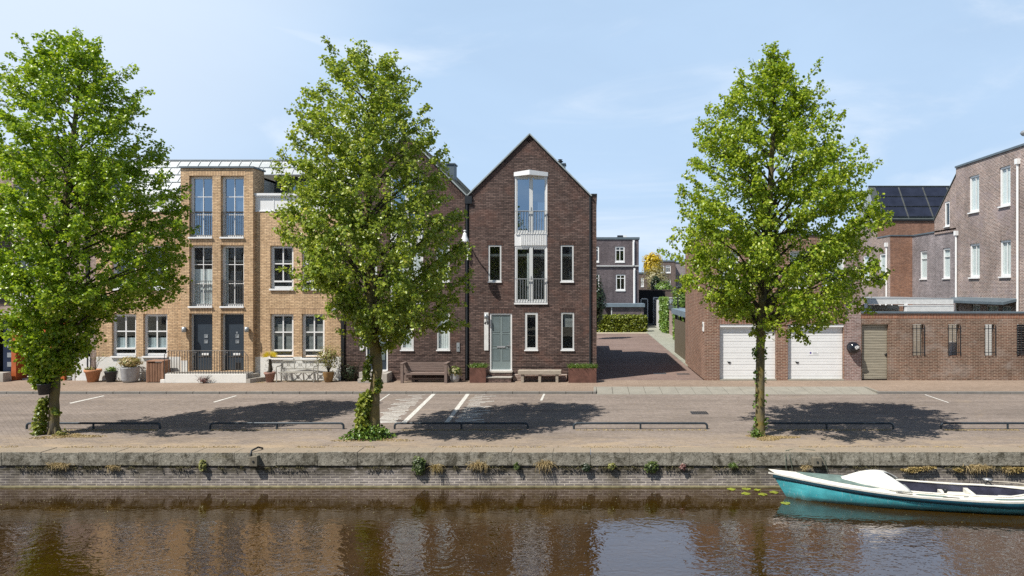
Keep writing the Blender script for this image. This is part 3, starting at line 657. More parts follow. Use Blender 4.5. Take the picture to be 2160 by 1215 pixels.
# ------------------------------------------------------------------ quay wall
QY = 16.4
q = thing('quay_wall', 'weathered grey quay wall along the canal with stone coping over brick courses', 'quay wall', (0, QY, WZ))
mb = MB(); x = -32.0; r_ = random.Random(8)
while x < 44:
    L = r_.choice((0.9, 0.95, 1.0)); dy = r_.uniform(-.012, .012); dz = r_.uniform(-.008, .008)
    mb.box(x+0.0025, x+L-0.0025, QY+dy*0.5, 16.9, -0.37+r_.uniform(-.006,.006), -0.045+dz); x += L
mb.build('coping', M['coping'], q, bevel=0.009)
mb = MB(); mb.box(-32, 44, QY+0.03, 16.8, -0.86, -0.38); mb.build('brickwork', M['quayb'], q)
mb = MB(); mb.box(-32, 44, QY-0.05, 16.8, WZ-0.5, -0.855); mb.build('footing', M['quaybase'], q, bevel=0.01)
mb = MB(); mb.quad((-32,16.8,-0.5), (44,16.8,-0.5), (44,16.8,-0.2), (-32,16.8,-0.2)); mb.build('backing', M['quaybase'], q)

# ------------------------------------------------------------------ tan brick house
F0 = Fr('front', FY)
FB = Fr('front', FY-0.18)
H = thing('tan_brick_house', 'tan brick terraced house with white plinth, projecting double door bay and pale metal roof', 'house', (-15.7, FY, 0))
xL, xR = fx(203), fx(720)
bx0, bx1 = fx(381, 28.62), fx(533.5, 28.62)
ztop = fz(446); zpl = 1.0
holes = []; wins = []
for (a, b) in ((236, 287), (302, 353), (570, 619), (636.5, 684.5)):
    holes.append((fx(a), fx(b), fz(751 if a < 400 else 755), fz(662), 0.16)); holes.append((fx(a), fx(b), fz(609), fz(518), 0.16))
wall_holes = holes + [(bx0+0.05, bx1-0.05, 0.0, ztop, 0.1)]
mb = MB(); panel(mb, F0, [(xL,zpl),(xR,zpl),(xR,ztop),(xL,ztop)], [(h[0],h[1],h[2],h[3],h[4]) if h[2] > zpl else (h[0],h[1],zpl+0.001,h[3],h[4]) for h in wall_holes if True])
mb.build('wall', M['tan'], H)
mb = MB(); panel(mb, F0, [(xL,0.0),(xR,0.0),(xR,zpl),(xL,zpl)], [(bx0+0.05,bx1-0.05,0.0,zpl,0.1)] + [(h[0],h[1],h[2],zpl,0.16) for h in holes if h[2] < zpl])
pl = mb.build('plinth', M['plinth'], H)
shell(H, xL, xR, FY, 38.0, 0, ztop, M['tan'], 'side_wall')
# bay, two columns wide
cols_ = [(fx(399,28.62), fx(448,28.62)), (fx(465.5,28.62), fx(514.5,28.62))]
zt = fz(354.5, 28.62)
rows_ = [(0.42, fz(661,28.62)), (fz(646,28.62), fz(517,28.62)), (fz(500,28.62), fz(371,28.62))]
bh = [(c[0], c[1], r[0], r[1], 0.22) for c in cols_ for r in rows_]
mb = MB(); panel(mb, FB, [(bx0,0.36),(bx1,0.36),(bx1,zt),(bx0,zt)], bh)
for xx in (bx0, bx1): mb.quad((xx,FY-0.18,0.0), (xx,29.6,0.0), (xx,29.6,zt), (xx,FY-0.18,zt))
mb.quad((bx0,29.6,ztop), (bx1,29.6,ztop), (bx1,29.6,zt), (bx0,29.6,zt))
mb.build('bay_wall', M['tan'], H)
mb = MB(); mb.box(bx0-0.05, bx1+0.05, FY-0.24, 29.65, zt, zt+0.07); mb.build('bay_roof', M['capmetal'], H)
for c in cols_:
    soldier(H, FB, c[0], c[1], rows_[0][1], 0.215, 'tan_v', 0); soldier(H, FB, c[0], c[1], rows_[1][1], 0.215, 'tan_v', 0)
mb = MB(); FB.box(mb, bx0+0.33, bx1-0.33, rows_[2][1], rows_[2][1]+0.22, -0.05, 0.004); mb.build('lintel', M['tan_v'], H)
for ci, c in enumerate(cols_):
    for ri in (1, 2):
        r = rows_[ri]
        cur = {(0,1): [(0,1,0,0.62)], (0,2): [(0,0.45,0.0,1.0)], (1,1): [(0,0.12,0,1)], (1,2): [(0.55,1,0,0.72)]}[(ci,ri)]
        window(H, FB, c[0], c[1], r[0], r[1], 0.20, (0.5,), (0.36, 0.68) if ri == 2 else (0.36, 0.70), 0.10, mat='white', name='french_window', curtain=cur,
               glass='glassblue' if ri == 2 else 'glass', sillh=0.07, sillw=0.07, proud=0.02)
        balustrade(H, FB, c[0]+0.01, c[1]-0.01, r[0]+0.07, r[0]+1.07, -0.08, 0.10, 'railgrey', t=0.012)
    # front door: dark leaf, two small square lights, letter plate, cat flap on the right one
    u0, u1 = c; z0, z1 = 0.42, rows_[0][1]
    mb = MB(); FB.box(mb, u0, u0+0.08, z0, z1, -0.26, -0.17); FB.box(mb, u1-0.05, u1, z0, z1, -0.26, -0.17); FB.box(mb, u0, u1, z1-0.06, z1, -0.262, -0.168)
    mb.build('door_frame', M['greyframe'], H)
    mb = MB(); FB.box(mb, u0+0.08, u1-0.05, z0+0.03, z1-0.06, -0.25, -0.20); d = mb.build('front_door', M['doorblack'], H)
    xm = u0+0.60
    for zz in (1.64, 1.87):
        mb = MB(); s = 0.075
        for (a, b2, e, f) in ((xm-s, xm+s, zz-s, zz-s+.02), (xm-s, xm+s, zz+s-.02, zz+s), (xm-s, xm-s+.02, zz-s+.02, zz+s-.02), (xm+s-.02, xm+s, zz-s+.02, zz+s-.02)): FB.box(mb, a, b2, e, f, -0.20, -0.185)
        FB.box(mb, xm-s+.02, xm+s-.02, zz-s+.02, zz+s-.02, -0.20, -0.197); mb.build('door_light', M['lampglass'], d)
    mb = MB(); FB.box(mb, xm-0.16, xm+0.13, 1.06, 1.15, -0.20, -0.155); mb.build('letter_plate', M['white'], d, bevel=0.01)
    mb = MB(); FB.box(mb, u0+0.10, u0+0.13, 1.06, 1.30, -0.20, -0.18); FB.box(mb, u0+0.10, u0+0.22, 1.17, 1.20, -0.18, -0.15); mb.build('handle', M['galv'], d)
    if ci == 1:
        mb = MB(); FB.box(mb, xm-0.08, xm+0.13, 0.50, 0.76, -0.20, -0.185); mb.build('cat_flap', M['black'], d, bevel=0.02)
        mb = MB(); FB.box(mb, xm-0.05, xm+0.01, 1.98, 2.06, -0.20, -0.195); mb.build('door_number', M['lampglass'], d)
mb = MB(); FB.box(mb, bx0+0.02, bx0+0.30, 0.37, 0.86, 0, 0.01); mb.build('white_panel', M['plinth'], H)
for i, h in enumerate(holes):
    low = i % 2 == 0; left = i < 4
    kw = dict(curtain=[(0,1,0.12,0.42)], cmat='screen') if (low and left) else (dict(curtain=[(0,1,0.02,0.98)], cmat='blind') if (low and not left) else dict(curtain=None))
    window(H, F0, h[0], h[1], h[2], h[3], 0.13, (0.5,), (0.52,), 0.105, hopper=0.17, bar=0.05, sillh=0.075, sillw=0.07, **kw)
    soldier(H, F0, h[0], h[1], h[3], 0.215, 'tan_v', 0.05)
interior(H, xL, xR, FY+0.35, 31.2, [0.1, 2.75, 5.1, 7.1])
interior(H, bx0, bx1, FY+0.35, 31.0, [6.6, 8.7])
# white parapet, dormer recess, standing-seam metal slope
zp1 = fz(408)
for (a, b) in ((xL, bx0-0.01), (bx1+0.01, xR)):
    mb = MB()
    mb.box(a, b, FY+0.0, FY+0.15, ztop+0.03, zp1-0.1); mb.box(a, b, FY-0.09, FY+0.25, zp1-0.1, zp1); mb.box(a, b, FY-0.04, FY+0.2, zp1-0.17, zp1-0.1); mb.box(a, b, FY-0.03, FY+0.15, ztop-0.01, ztop+0.03)
    n = int((b-a)/0.78)
    for i in range(1, n+1): mb.box(a+0.78*i-0.02, a+0.78*i+0.02, FY-0.015, FY, ztop+0.03, zp1-0.17)
    mb.build('parapet', M['white'], H)
ya, za, yb_, zb_ = 29.15, 7.75, 30.9, 9.66
def sl_(t): return (ya+(yb_-ya)*t, za+(zb_-za)*t)
mb = MB(); RX1 = fx(722)
def slope(mb, x0, x1, t0, t1):
    p, q2 = sl_(t0), sl_(t1); mb.quad((x0,p[0],p[1]), (x1,p[0],p[1]), (x1,q2[0],q2[1]), (x0,q2[0],q2[1]))
slope(mb, xL, RX1, 0.60, 1.0); slope(mb, xL, bx0, 0, 0.60); slope(mb, RX1-1.6, RX1, 0, 0.60)
k = 0
for (x0, x1, t0, t1) in ((xL, RX1, 0.80, 1.0), (xL, RX1, 0.60, 0.80), (xL, bx0, 0.40, 0.60), (xL, bx0, 0.20, 0.40), (xL, bx0, 0.0, 0.20)):
    p, q2 = sl_(t0), sl_(t1); k += 1
    mb.bar((x0,p[0]-0.015,p[1]+0.015), (x1,p[0]-0.015,p[1]+0.015), 0.03, 0.03)
    x = x0+0.25+(0.22 if k % 2 else 0)
    while x < x1: mb.bar((x,p[0]-0.012,p[1]+0.012), (x,q2[0]-0.012,q2[1]+0.012), 0.022, 0.022); x += 0.46
mb.bar((xL,yb_,zb_+0.02), (RX1,yb_,zb_+0.02), 0.12, 0.05)
mb.quad((xL,yb_,zb_), (RX1,yb_,zb_), (RX1,38,zb_), (xL,38,zb_)); mb.quad((RX1,29.15,za), (RX1,38,za), (RX1,38,zb_), (RX1,yb_,zb_)); mb.quad((xL,29.15,za), (xL,38,za), (xL,38,zb_), (xL,yb_,zb_))
mb.build('roof', M['metal'], H)
p6 = sl_(0.6)
mb = MB(); mb.box(bx1+0.03, RX1-1.6, 30.6, 30.65, 7.2, p6[1]); mb.quad((bx1,29.2,7.6), (RX1-1.6,29.2,7.6), (RX1-1.6,30.6,7.6), (bx1,30.6,7.6)); mb.box(RX1-1.62, RX1-1.58, 29.2, 30.6, 7.3, p6[1]); mb.build('dormer_recess', M['slate'], H)
mb = MB(); mb.box(bx1+0.4, RX1-1.8, 30.55, 30.6, 7.75, 8.5); mb.build('dormer_window', M['glassblue'], H)
sk0, sk1 = sl_(0.12), sl_(0.52); mb = MB()
mb.add([(-17.9,sk0[0]-.05,sk0[1]+.05),(-17.65,sk0[0]-.05,sk0[1]+.05),(-17.65,sk1[0]-.05,sk1[1]+.05),(-17.9,sk1[0]-.05,sk1[1]+.05)], [(0,1,2,3)]); mb.build('skylight', M['glassblue'], H)
mb = MB(); mb.box(xR+0.0, fx(727), FY-0.06, FY+0.06, 0.0, 7.6); mb.build('downpipe', M['black'], H)

# white stoop with steel railing in front of the two doors
def rel(px, y=28.05): return fx(px, y)
S = thing('door_stoop', 'low white rendered stoop with steps in front of the two dark doors', 'steps', (-15.6, 28.3, 0))
sy = 28.02; zs = 0.37
mb = MB(); sx0, sx1 = rel(349), rel(520)
mb.box(sx0, sx1, sy, FY-0.2, 0.0, zs); mb.box(bx0+0.0, bx1, FY-0.2, FY-0.0, 0.0, zs-0.002); mb.box(sx0-0.2, sx0, sy-0.004, FY-0.02, 0.0, 0.14)
mb.build('stoop_block', M['plinth'], S, bevel=0.01)
mb = MB(); mb.prismz([(sx1,sy),(sx1+0.16,sy),(sx1+0.62,28.7),(sx1,28.7)], 0.0, 0.17); mb.prismz([(sx1,28.2),(sx1+0.22,28.7),(sx1,28.7)], 0.172, 0.33)
mb.build('side_step', M['stone'], S)
mb = MB(); mb.box(sx0, sx1, sy+0.12, FY-0.22, zs, zs+0.03); mb.build('landing', M['stone'], S)
R = thing('stoop_railing', 'dark grey vertical bar railing standing on the white stoop', 'railing', (-15.6, sy+0.05, zs))
mb = MB(); yy = sy+0.05; zr = fz(740, yy)
a, b = rel(356, yy), rel(514, yy)
mb.tube([(rel(347,yy),yy,zr-0.14),(rel(350,yy),yy,zr-0.1),(a,yy,zr),(b,yy,zr),(rel(523,yy),yy,zr-0.22),(rel(523.5,yy),yy,0.17)], 0.014, 6)
mb.tube([(rel(347,yy),yy,zr-0.14),(rel(347,yy),yy,0.14)], 0.014, 6)
mb.build('handrail', M['railgrey'], R)
mb = MB(); mb.box(a-0.08, b, yy-0.01, yy+0.01, zs+0.05, zs+0.07)
n = 29
for i in range(n):
    x = a+(b-a)*i/(n-1); mb.box(x-0.009, x+0.009, yy-0.009, yy+0.009, zs, zr)
x = rel(518.5, yy); mb.box(x-0.009, x+0.009, yy-0.009, yy+0.009, 0.17, zr-0.1)
mb.build('balusters', M['railgrey'], R)

# ------------------------------------------------------------------ the two dark gabled houses
def gable_house(label, dx, chimney, pipe_l, pipe_r, strip):
    x0, x1, xm = fx(990)+dx, fx(1243)+dx, fx(1117.5)+dx
    ze, za_ = fz(413), fz(287)
    H = thing('gabled_house', label, 'house', ((x0+x1)/2, FY, 0), 'dark brick gabled houses')
    f = lambda p: fx(p)+dx
    oo = {'door': (f(1033), f(1080), 0.42, fz(661), 0.10), 'w1': (f(1107), f(1134.5), fz(738), fz(659), 0.06), 'w2': (f(1183.5), f(1211), fz(738), fz(659), 0.06),
          'w3': (f(1030), f(1057.5), fz(594), fz(517), 0.06), 'w4': (f(1182.5), f(1210), fz(594), fz(517), 0.06),
          'fr': (f(1085.5), f(1154.5), fz(639), fz(371), 0.06)}
    holes = list(oo.values())
    for zg in (0.29, 0.53, 0.78, 1.05):        # recessed string courses in the plinth
        for (a, b) in ((x0+0.002, oo['door'][0]-0.18), (oo['door'][1]+0.02, x1-0.002)): holes.append((a, b, zg, zg+0.028, 0.03, True))
    mb = MB(); panel(mb, F0, [(x0,0),(x1,0),(x1,ze),(xm,za_),(x0,ze)], holes); mb.build('wall', M['dark'], H)
    mb = MB(); y1 = 37.5
    for xx in (x0, x1): mb.quad((xx,FY,0), (xx,y1,0), (xx,y1,ze), (xx,FY,ze))
    mb.quad((x0,y1,0), (x1,y1,0), (x1,y1,ze), (xm,y1,za_), (x0,y1,ze)); mb.build('side_wall', M['dark'], H)
    # raking brick edge courses
    mb = MB(); mb2 = MB()
    for (xa_, xb2) in ((x0, xm), (x1, xm)):
        n = 46
        for i in range(n):
            t = (i+0.5)/n; cx_, cz_ = xa_+(xb2-xa_)*t, ze+(za_-ze)*t; s = 1 if xa_ < xm else -1
            d = Vector((s*0.72, 0, 0.69)); nn = Vector((s*0.69, 0, -0.72)); c = Vector((cx_, FY-0.003, cz_))
            p0 = c+nn*0.02; mb.quad(*(p0+d*(-0.028), p0+d*0.028, p0+d*0.028+nn*0.20, p0+d*(-0.028)+nn*0.20))
    mb.build('raking_course', M['dark_v'], H)
    # roof slabs with thin trim on the verge
    ov = 0.10; rb = MB(); tb = MB()
    for s, xe in ((-1, x0), (1, x1)):
        ex = xe+s*ov; ez = ze-ov*0.96
        rb.add([(xm,FY-0.03,za_+0.02),(ex,FY-0.03,ez+0.02),(ex,y1+.1,ez+0.02),(xm,y1+.1,za_+0.02),(xm,FY-0.03,za_+0.10),(ex,FY-0.03,ez+0.10),(ex,y1+.1,ez+0.10),(xm,y1+.1,za_+0.10)],
               [(0,1,5,4),(4,5,6,7),(1,2,6,5),(0,3,2,1),(2,3,7,6)])
        y = FY+0.6
        while y < y1: rb.bar((xm,y,za_+0.115), (ex,y,ez+0.115), 0.03, 0.03, up=(0,1,0)); y += 0.6
        tb.bar((xm,FY-0.055,za_+0.085), (ex,FY-0.055,ez+0.085), 0.05, 0.06, up=(0,1,0))
    rf = rb.build('roof', M['slate'], H); tb.build('verge_trim', M['verge'], rf)
    # chimney
    cy, cl, cr, ct = chimney
    a, b = fx(cl, cy), fx(cr, cy); zt = fz(ct, cy)
    mb = MB(); mb.box(a, b, cy, cy+0.6, zt-2.2, zt-0.06); mb.box(a-0.04, b+0.04, cy-0.04, cy+0.64, zt-0.06, zt); ch = mb.build('chimney', M['capmetal'], H)
    if strip:
        mb = MB(); mb.lathe(((a+b)/2-0.1, cy+0.3, zt), [(0.09,0),(0.09,0.10),(0.15,0.11),(0.15,0.15),(0.09,0.16),(0.09,0.22),(0.13,0.23),(0.0,0.26)], 12); mb.build('flue_pot', M['darkmetal'], ch)
    # french window tower
    u0, u1, z0, z1 = oo['fr'][:4]; zm0, zm1 = fz(518.5), fz(493)
    for (za2, zb2, gl, cur) in ((z0, zm0, 'glass', [(0.36,0.42,0,0.9)] if strip else [(0,1,0,1)]), (zm1, z1, 'glassblue', [(0.72,1,0.02,0.55)] if strip else [(0,1,0,0.6)])):
        w = window(H, F0, u0, u1, za2, zb2, 0.05, (), (), 0.07, sill=0, mat='white', name='french_window', glass=gl, curtain=cur, proud=0.01)
        mb = MB(); um = (u0+u1)/2
        F0.box(mb, um-0.075, um+0.075, za2+0.07, zb2-0.07, -0.09, -0.02)
        for sgn in (-1, 1):
            xx = um+sgn*0.075; e = u0+0.07 if sgn < 0 else u1-0.07
            F0.box(mb, e-0.045 if sgn > 0 else e, e if sgn > 0 else e+0.045, za2+0.07, zb2-0.07, -0.095, -0.035)
            F0.box(mb, min(xx,e)+0.04, max(xx,e)-0.04, za2+0.07, za2+0.15, -0.094, -0.036); F0.box(mb, min(xx,e)+0.04, max(xx,e)-0.04, zb2-0.14, zb2-0.07, -0.094, -0.036)
        mb.build('sash', M['greyframe'], w)
        mb = MB(); F0.box(mb, um-0.012, um+0.012, za2+1.02, za2+1.14, -0.02, 0.005); mb.build('handle', M['galv'], w)
    mb = MB(); F0.box(mb, u0, u1, zm0, zm1, -0.05, 0.0); n = 15
    for i in range(n):
        u = u0+0.28+(u1-u0-0.34)*i/(n-1); F0.box(mb, u-0.022, u+0.022, zm0+0.02, zm1, 0.0, 0.03)
    mb.build('ribbed_panel', M['white'], H)
    mb = MB(); F0.box(mb, u0-0.02, u1+0.02, z0-0.06, z0, -0.05, 0.06); mb.build('sill', M['white'], H)
    balustrade(H, F0, u0+0.02, u1-0.02, z0+0.02, fz(587.5), 0.045, 0.115, 'galv'); balustrade(H, F0, u0+0.02, u1-0.02, zm1+0.02, fz(444.5), 0.045, 0.115, 'galv')
    # pointed hood over the top window
    mb = MB(); um = (u0+u1)/2; zc0, zc1 = fz(372), fz(363.5)
    P_ = [(u0-0.03,FY-0.02), (u1+0.03,FY-0.02), (um-0.03,FY-0.36)]
    mb.add([(P_[0][0],P_[0][1],zc0),(P_[1][0],P_[1][1],zc0),(P_[2][0],P_[2][1],zc0+0.02),(P_[0][0],P_[0][1],zc1),(P_[1][0],P_[1][1],zc1),(P_[2][0],P_[2][1],zc1+0.05)],
           [(0,2,5,3),(2,1,4,5),(3,5,4),(0,1,2),(0,3,4,1)])
    mb.build('window_hood', M['white'], H)
    for k in ('w1', 'w2', 'w3', 'w4'):
        o = oo[k]
        cur = None
        if not strip: cur = [(0,1,0,1)]
        elif k == 'w2': cur = [(0.1,1,0.62,1)]
        window(H, F0, o[0], o[1], o[2], o[3], 0.04, (), (), 0.062 if k != 'w1' else 0.095, mat='greyframe', curtain=cur, cmat='curtain' if not strip else 'blind', sillh=0.05, sillw=0.05, proud=0.005)
        soldier(H, F0, o[0], o[1], o[3], 0.19, 'dark_v', 0.06)
    # door
    u0, u1, z0, z1 = oo['door'][:4]
    mb = MB(); F0.box(mb, u0, u0+0.06, z0, z1, -0.12, -0.02); F0.box(mb, u1-0.06, u1, z0, z1, -0.12, -0.02); F0.box(mb, u0+0.06, u1-0.06, z1-0.06, z1, -0.12, -0.02); F0.box(mb, u0, u1, z0-0.03, z0+0.03, -0.12, 0.02)
    mb.build('door_frame', M['white'], H); soldier(H, F0, u0, u1, z1, 0.2, 'dark_v', 0.0)
    mb = MB(); F0.box(mb, u0+0.06, u1-0.06, z0+0.03, z1-0.06, -0.11, -0.06)
    D = mb.build('front_door', M['doorgreen'] if strip else M['doorblack'], H); w = u1-u0
    for (q0, q1) in ((0.68, 0.95), (0.43, 0.64), (0.18, 0.38)):
        for (a, b) in ((0.14, 0.42), (0.56, 0.86)):
            zz0, zz1 = z0+(z1-z0)*q0, z0+(z1-z0)*q1
            mb = MB(); F0.box(mb, u0+w*a, u0+w*b, zz0, zz1, -0.06, -0.055); pn = mb.build('door_pane', M['glassdoor'] if 'glassdoor' in M else M['lampglass'], D)
            mb = MB()
            for (c0, c1, e0, e1) in ((a,b,zz0-0.02,zz0),(a,b,zz1,zz1+0.02)): F0.box(mb, u0+w*c0-.02, u0+w*c1+.02, e0, e1, -0.06, -0.045)
            F0.box(mb, u0+w*a-.02, u0+w*a, zz0, zz1, -0.06, -0.045); F0.box(mb, u0+w*b, u0+w*b+.02, zz0, zz1, -0.06, -0.045); mb.build('bead', M['doorgreen'] if strip else M['doorblack'], pn)
    mb = MB(); zz = z0+0.95; F0.box(mb, u0+w*0.32, u0+w*0.70, zz, zz+0.07, -0.06, -0.03); mb.build('letter_plate', M['galv'], D, bevel=0.006)
    mb = MB(); F0.box(mb, u1-0.14, u1-0.10, z0+0.9, z0+1.2, -0.06, -0.05); F0.box(mb, u1-0.22, u1-0.10, z0+1.03, z0+1.06, -0.05, -0.01); mb.build('handle', M['galv'], D)
    mb = MB(); F0.box(mb, f(1021.5), f(1030.5), fz(739), fz(659), -0.0, 0.03); sp = mb.build('side_board', M['offwhite'], H)
    if strip:
        cu = bpy.data.curves.new('house_number', 'FONT'); cu.body = '49'; cu.size = 0.19; cu.extrude = 0.004; cu.align_x = 'CENTER'; cu.space_character = 0.95
        cu.materials.append(M['black']); tmp = bpy.data.objects.new('tmp', cu); me_ = bpy.data.meshes.new_from_object(tmp); bpy.data.objects.remove(tmp)
        to = bpy.data.objects.new('house_number', me_); COL.objects.link(to); to.parent = H
        to.location = Vector((f(1025.8), FY-0.036, fz(684.5)))-ORG[H.name]; to.rotation_euler = (math.radians(90), 0, 0)
    interior(H, x0, x1, FY+0.25, 31.5, [0.3, 2.75, 5.35, 7.75] if True else [])
    interior(H, xm-1.4, xm+1.4, FY+0.25, 31.4, [7.75, 9.0])
    # black rainwater pipes
    if pipe_l:
        mb = MB(); mb.box(fx(978.5), fx(990)-0.01, FY+0.03, FY+0.2, 0, ze); mb.build('pipe_recess', M['black'], H)
        mb = MB(); mb.tube([(fx(985),FY-0.02,0.0),(fx(985),FY-0.02,ze-0.2)], 0.05, 10); mb.box(fx(981), fx(996), FY-0.09, FY+0.05, ze-0.34, ze-0.02); mb.build('downpipe', M['darkmetal'], H)
    if pipe_r:
        mb = MB(); mb.box(x1+0.001, fx(1247.5), FY+0.05, FY+0.2, 0, ze); mb.build('pipe_recess', M['black'], H)
        mb = MB(); mb.tube([(fx(1245),FY+0.02,0.0),(fx(1245),FY+0.02,ze-0.05)], 0.05, 10); mb.build('downpipe', M['darkmetal'], H)
        mb = MB(); mb.box(fx(1247.5), 0.165, FY+0.04, 37.5, 0, ze+0.02); mb.build('side_pier', M['dark'], H)
        mb = MB(); mb.box(fx(1247), 0.19, FY+0.0, 37.55, ze+0.02, ze+0.09); mb.build('parapet_cap', M['darkmetal'], H)
        mb = MB(); mb.box(-5.0, 0.16, 37.5, 41.6, 0, 3.1); mb.box(-5.0, 0.155, 41.6, 45.3, 0, 1.75); mb.build('rear_annex', M['dark'], H)
    return H
M['glassdoor'] = simple('door_glass', (0.15, 0.19, 0.195), 0.10, var=0.1)
HD = gable_house('dark brown brick gabled house with the grey-green door, nearest the alley', 0.0, (34.6, 1178.5, 1192, 344), True, True, True)
HC = gable_house('dark brown brick gabled house half hidden behind the middle tree', -5.24, (31.6, 942.5, 958, 344), False, False, False)

# ------------------------------------------------------------------ brown house at the far left
xa2, xb3 = -34.0, fx(196)
H = thing('brown_brick_house', 'pinkish brown brick house behind the left tree with orange porch posts and black shutter', 'house', (-26, FY, 0))
zt2 = fz(325)
sho = (fx(-70), fx(152), 0.0, fz(668), 1.6)
ho = [sho, (fx(-60), fx(-10), fz(520), fz(400), 0.1), (fx(-60), fx(-10), fz(640), fz(545), 0.1), (fx(28), fx(76), fz(640), fz(535), 0.12), (fx(28), fx(78), fz(495), fz(390), 0.12), (fx(100), fx(140), fz(640), fz(540), 0.12)]
mb = MB(); panel(mb, F0, [(xa2,0),(xb3-0.32,0),(xb3-0.32,zt2),(xa2,zt2)], ho); mb.build('wall', M['pinkb'], H)
mb = MB(); panel(mb, Fr('front', FY+0.02), [(xb3-0.12,0),(xb3+0.14,0),(xb3+0.14,7.5),(xb3-0.12,7.5)], []); mb.build('corner_strip', M['pinkb'], H)
shell(H, xa2, xb3-0.3, FY, 38, 0, zt2, M['pinkb'], 'side_wall')
mb = MB(); mb.box(xb3-0.32, xb3-0.12, FY+0.1, FY+0.14, 0, 7.7); mb.build('pipe_recess', M['black'], H)
mb = MB(); mb.tube([(xb3-0.22,FY+0.03,0),(xb3-0.22,FY+0.03,7.5)], 0.055, 10); mb.build('downpipe', M['darkmetal'], H)
mb = MB(); mb.box(xa2, xb3-0.2, FY-0.15, 38, zt2, zt2+0.1); mb.build('roof', M['slate'], H)
for h in ho[1:]: window(H, F0, h[0], h[1], h[2], h[3], 0.10, (0.5,), (), 0.07)
balustrade(H, F0, fx(26), fx(80), fz(640), fz(596), 0.05, 0.1, 'white', t=0.04)
mb = MB(); z = fz(640)
while z < fz(470): F0.box(mb, fx(-60), fx(22), z, z+0.045, 0.02, 0.05); z += 0.09
mb.build('slatted_shutter', M['blackwood'], H)
for px in (29.5, 91.5, 103, 131.5):
    mb = MB(); mb.box(fx(px)-0.10, fx(px)+0.10, FY-0.02, FY+0.55 if px < 50 else FY+0.12, 0, fz(668)); mb.build('porch_post', M['orangewood'], H)
mb = MB(); mb.box(fx(-70), fx(152), FY-0.06, FY+0.05, fz(672), fz(664)); mb.build('porch_beam', M['orangewood'], H)
mb = MB(); mb.box(fx(-70), fx(80), FY-0.1, FY+0.05, fz(663.5), fz(660)); mb.build('porch_trim', M['white'], H)
mb = MB(); mb.quad((fx(-70),FY+1.6,0), (fx(152),FY+1.6,0), (fx(152),FY+1.6,2.8), (fx(-70),FY+1.6,2.8)); mb.build('porch_wall', M['blackwood'], H)
mb = MB(); mb.box(fx(-4), fx(28), FY+0.25, FY+0.3, 0.35, 2.5); d = mb.build('front_door', simple('blue_door', (0.015,0.025,0.055), 0.3), H)
mb = MB()
for z in (0.55, 0.95, 1.35, 1.75, 2.05): mb.box(fx(5), fx(27), FY+0.235, FY+0.25, z, z+0.2)
mb.build('door_panel', M['lampglass'], d); mb = MB(); mb.box(fx(9), fx(25), FY+0.22, FY+0.235, 1.60, 1.68); mb.build('letter_plate', M['galv'], d)
mb = MB(); mb.box(fx(110), fx(150), FY+0.1, FY+0.15, 0.1, 2.6); pn = mb.build('porch_window', M['glass'], H)
mb = MB(); mb.box(fx(153), fx(158), FY-0.01, FY+0.1, 0, 2.65); mb.box(fx(46), fx(52), FY+0.5, FY+0.6, 1.3, 2.7); mb.build('window_post', M['greyframe'], H)
interior(H, xa2, xb3-0.3, FY+0.3, 31.5, [0.05, 2.7, 5.0, 7.3, 9.2])
mb = MB(); p = fz(758); F0.box(mb, fx(160), fx(190), 0, 1.0, 0, 0.01); mb.build('painted_pier', M['offwhite'], H)
S = thing('stone_steps', 'grey concrete steps at the blue door at the far left edge', 'steps', (fx(12), 28.3, 0))
mb = MB(); mb.box(fx(-40), fx(28), 28.3, FY-0.1, 0, 0.38); mb.box(fx(-40), fx(12), 28.02, 28.298, 0, 0.19); mb.build('step_block', M['stone'], S, bevel=0.01)

# ------------------------------------------------------------------ garage building
H = thing('garage_building', 'two storey reddish brick garage building with two white garage doors behind the right tree', 'garage', (8.0, FY, 0))
gx0, gx1 = fx(1487), fx(1816); gz = fz(496); zd = fz(684)
gd = [(fx(1518), fx(1637.5)), (fx(1662), fx(1780))]
uw = [(fx(1516), fx(1560)), (fx(1578), fx(1600)), (fx(1666), fx(1707)), (fx(1734), fx(1783))]
hs = [(a, b, 0.0, zd, 0.18) for a, b in gd] + [(a, b, fz(606), fz(529), 0.12) for a, b in uw if b-a > 0.5]
mb = MB(); panel(mb, F0, [(gx0,0),(gx1-0.7,0),(gx1-0.7,gz),(gx0,gz)], hs); mb.build('wall', M['red'], H)
mb = MB(); panel(mb, F0, [(gx1-0.7,0),(gx1,0),(gx1,gz),(gx1-0.7,gz)], []); mb.build('end_pier', M['pier'], H)
shell(H, gx0, gx1, FY, 34.9, 0, gz, M['red'], 'side_wall')
mb = MB(); mb.box(gx0-0.05, gx1+0.04, FY-0.05, 34.95, gz, gz+0.06); mb.build('roof', M['capmetal'], H)
interior(H, gx0, gx1, FY+0.3, 31.5, [3.0, 5.9])
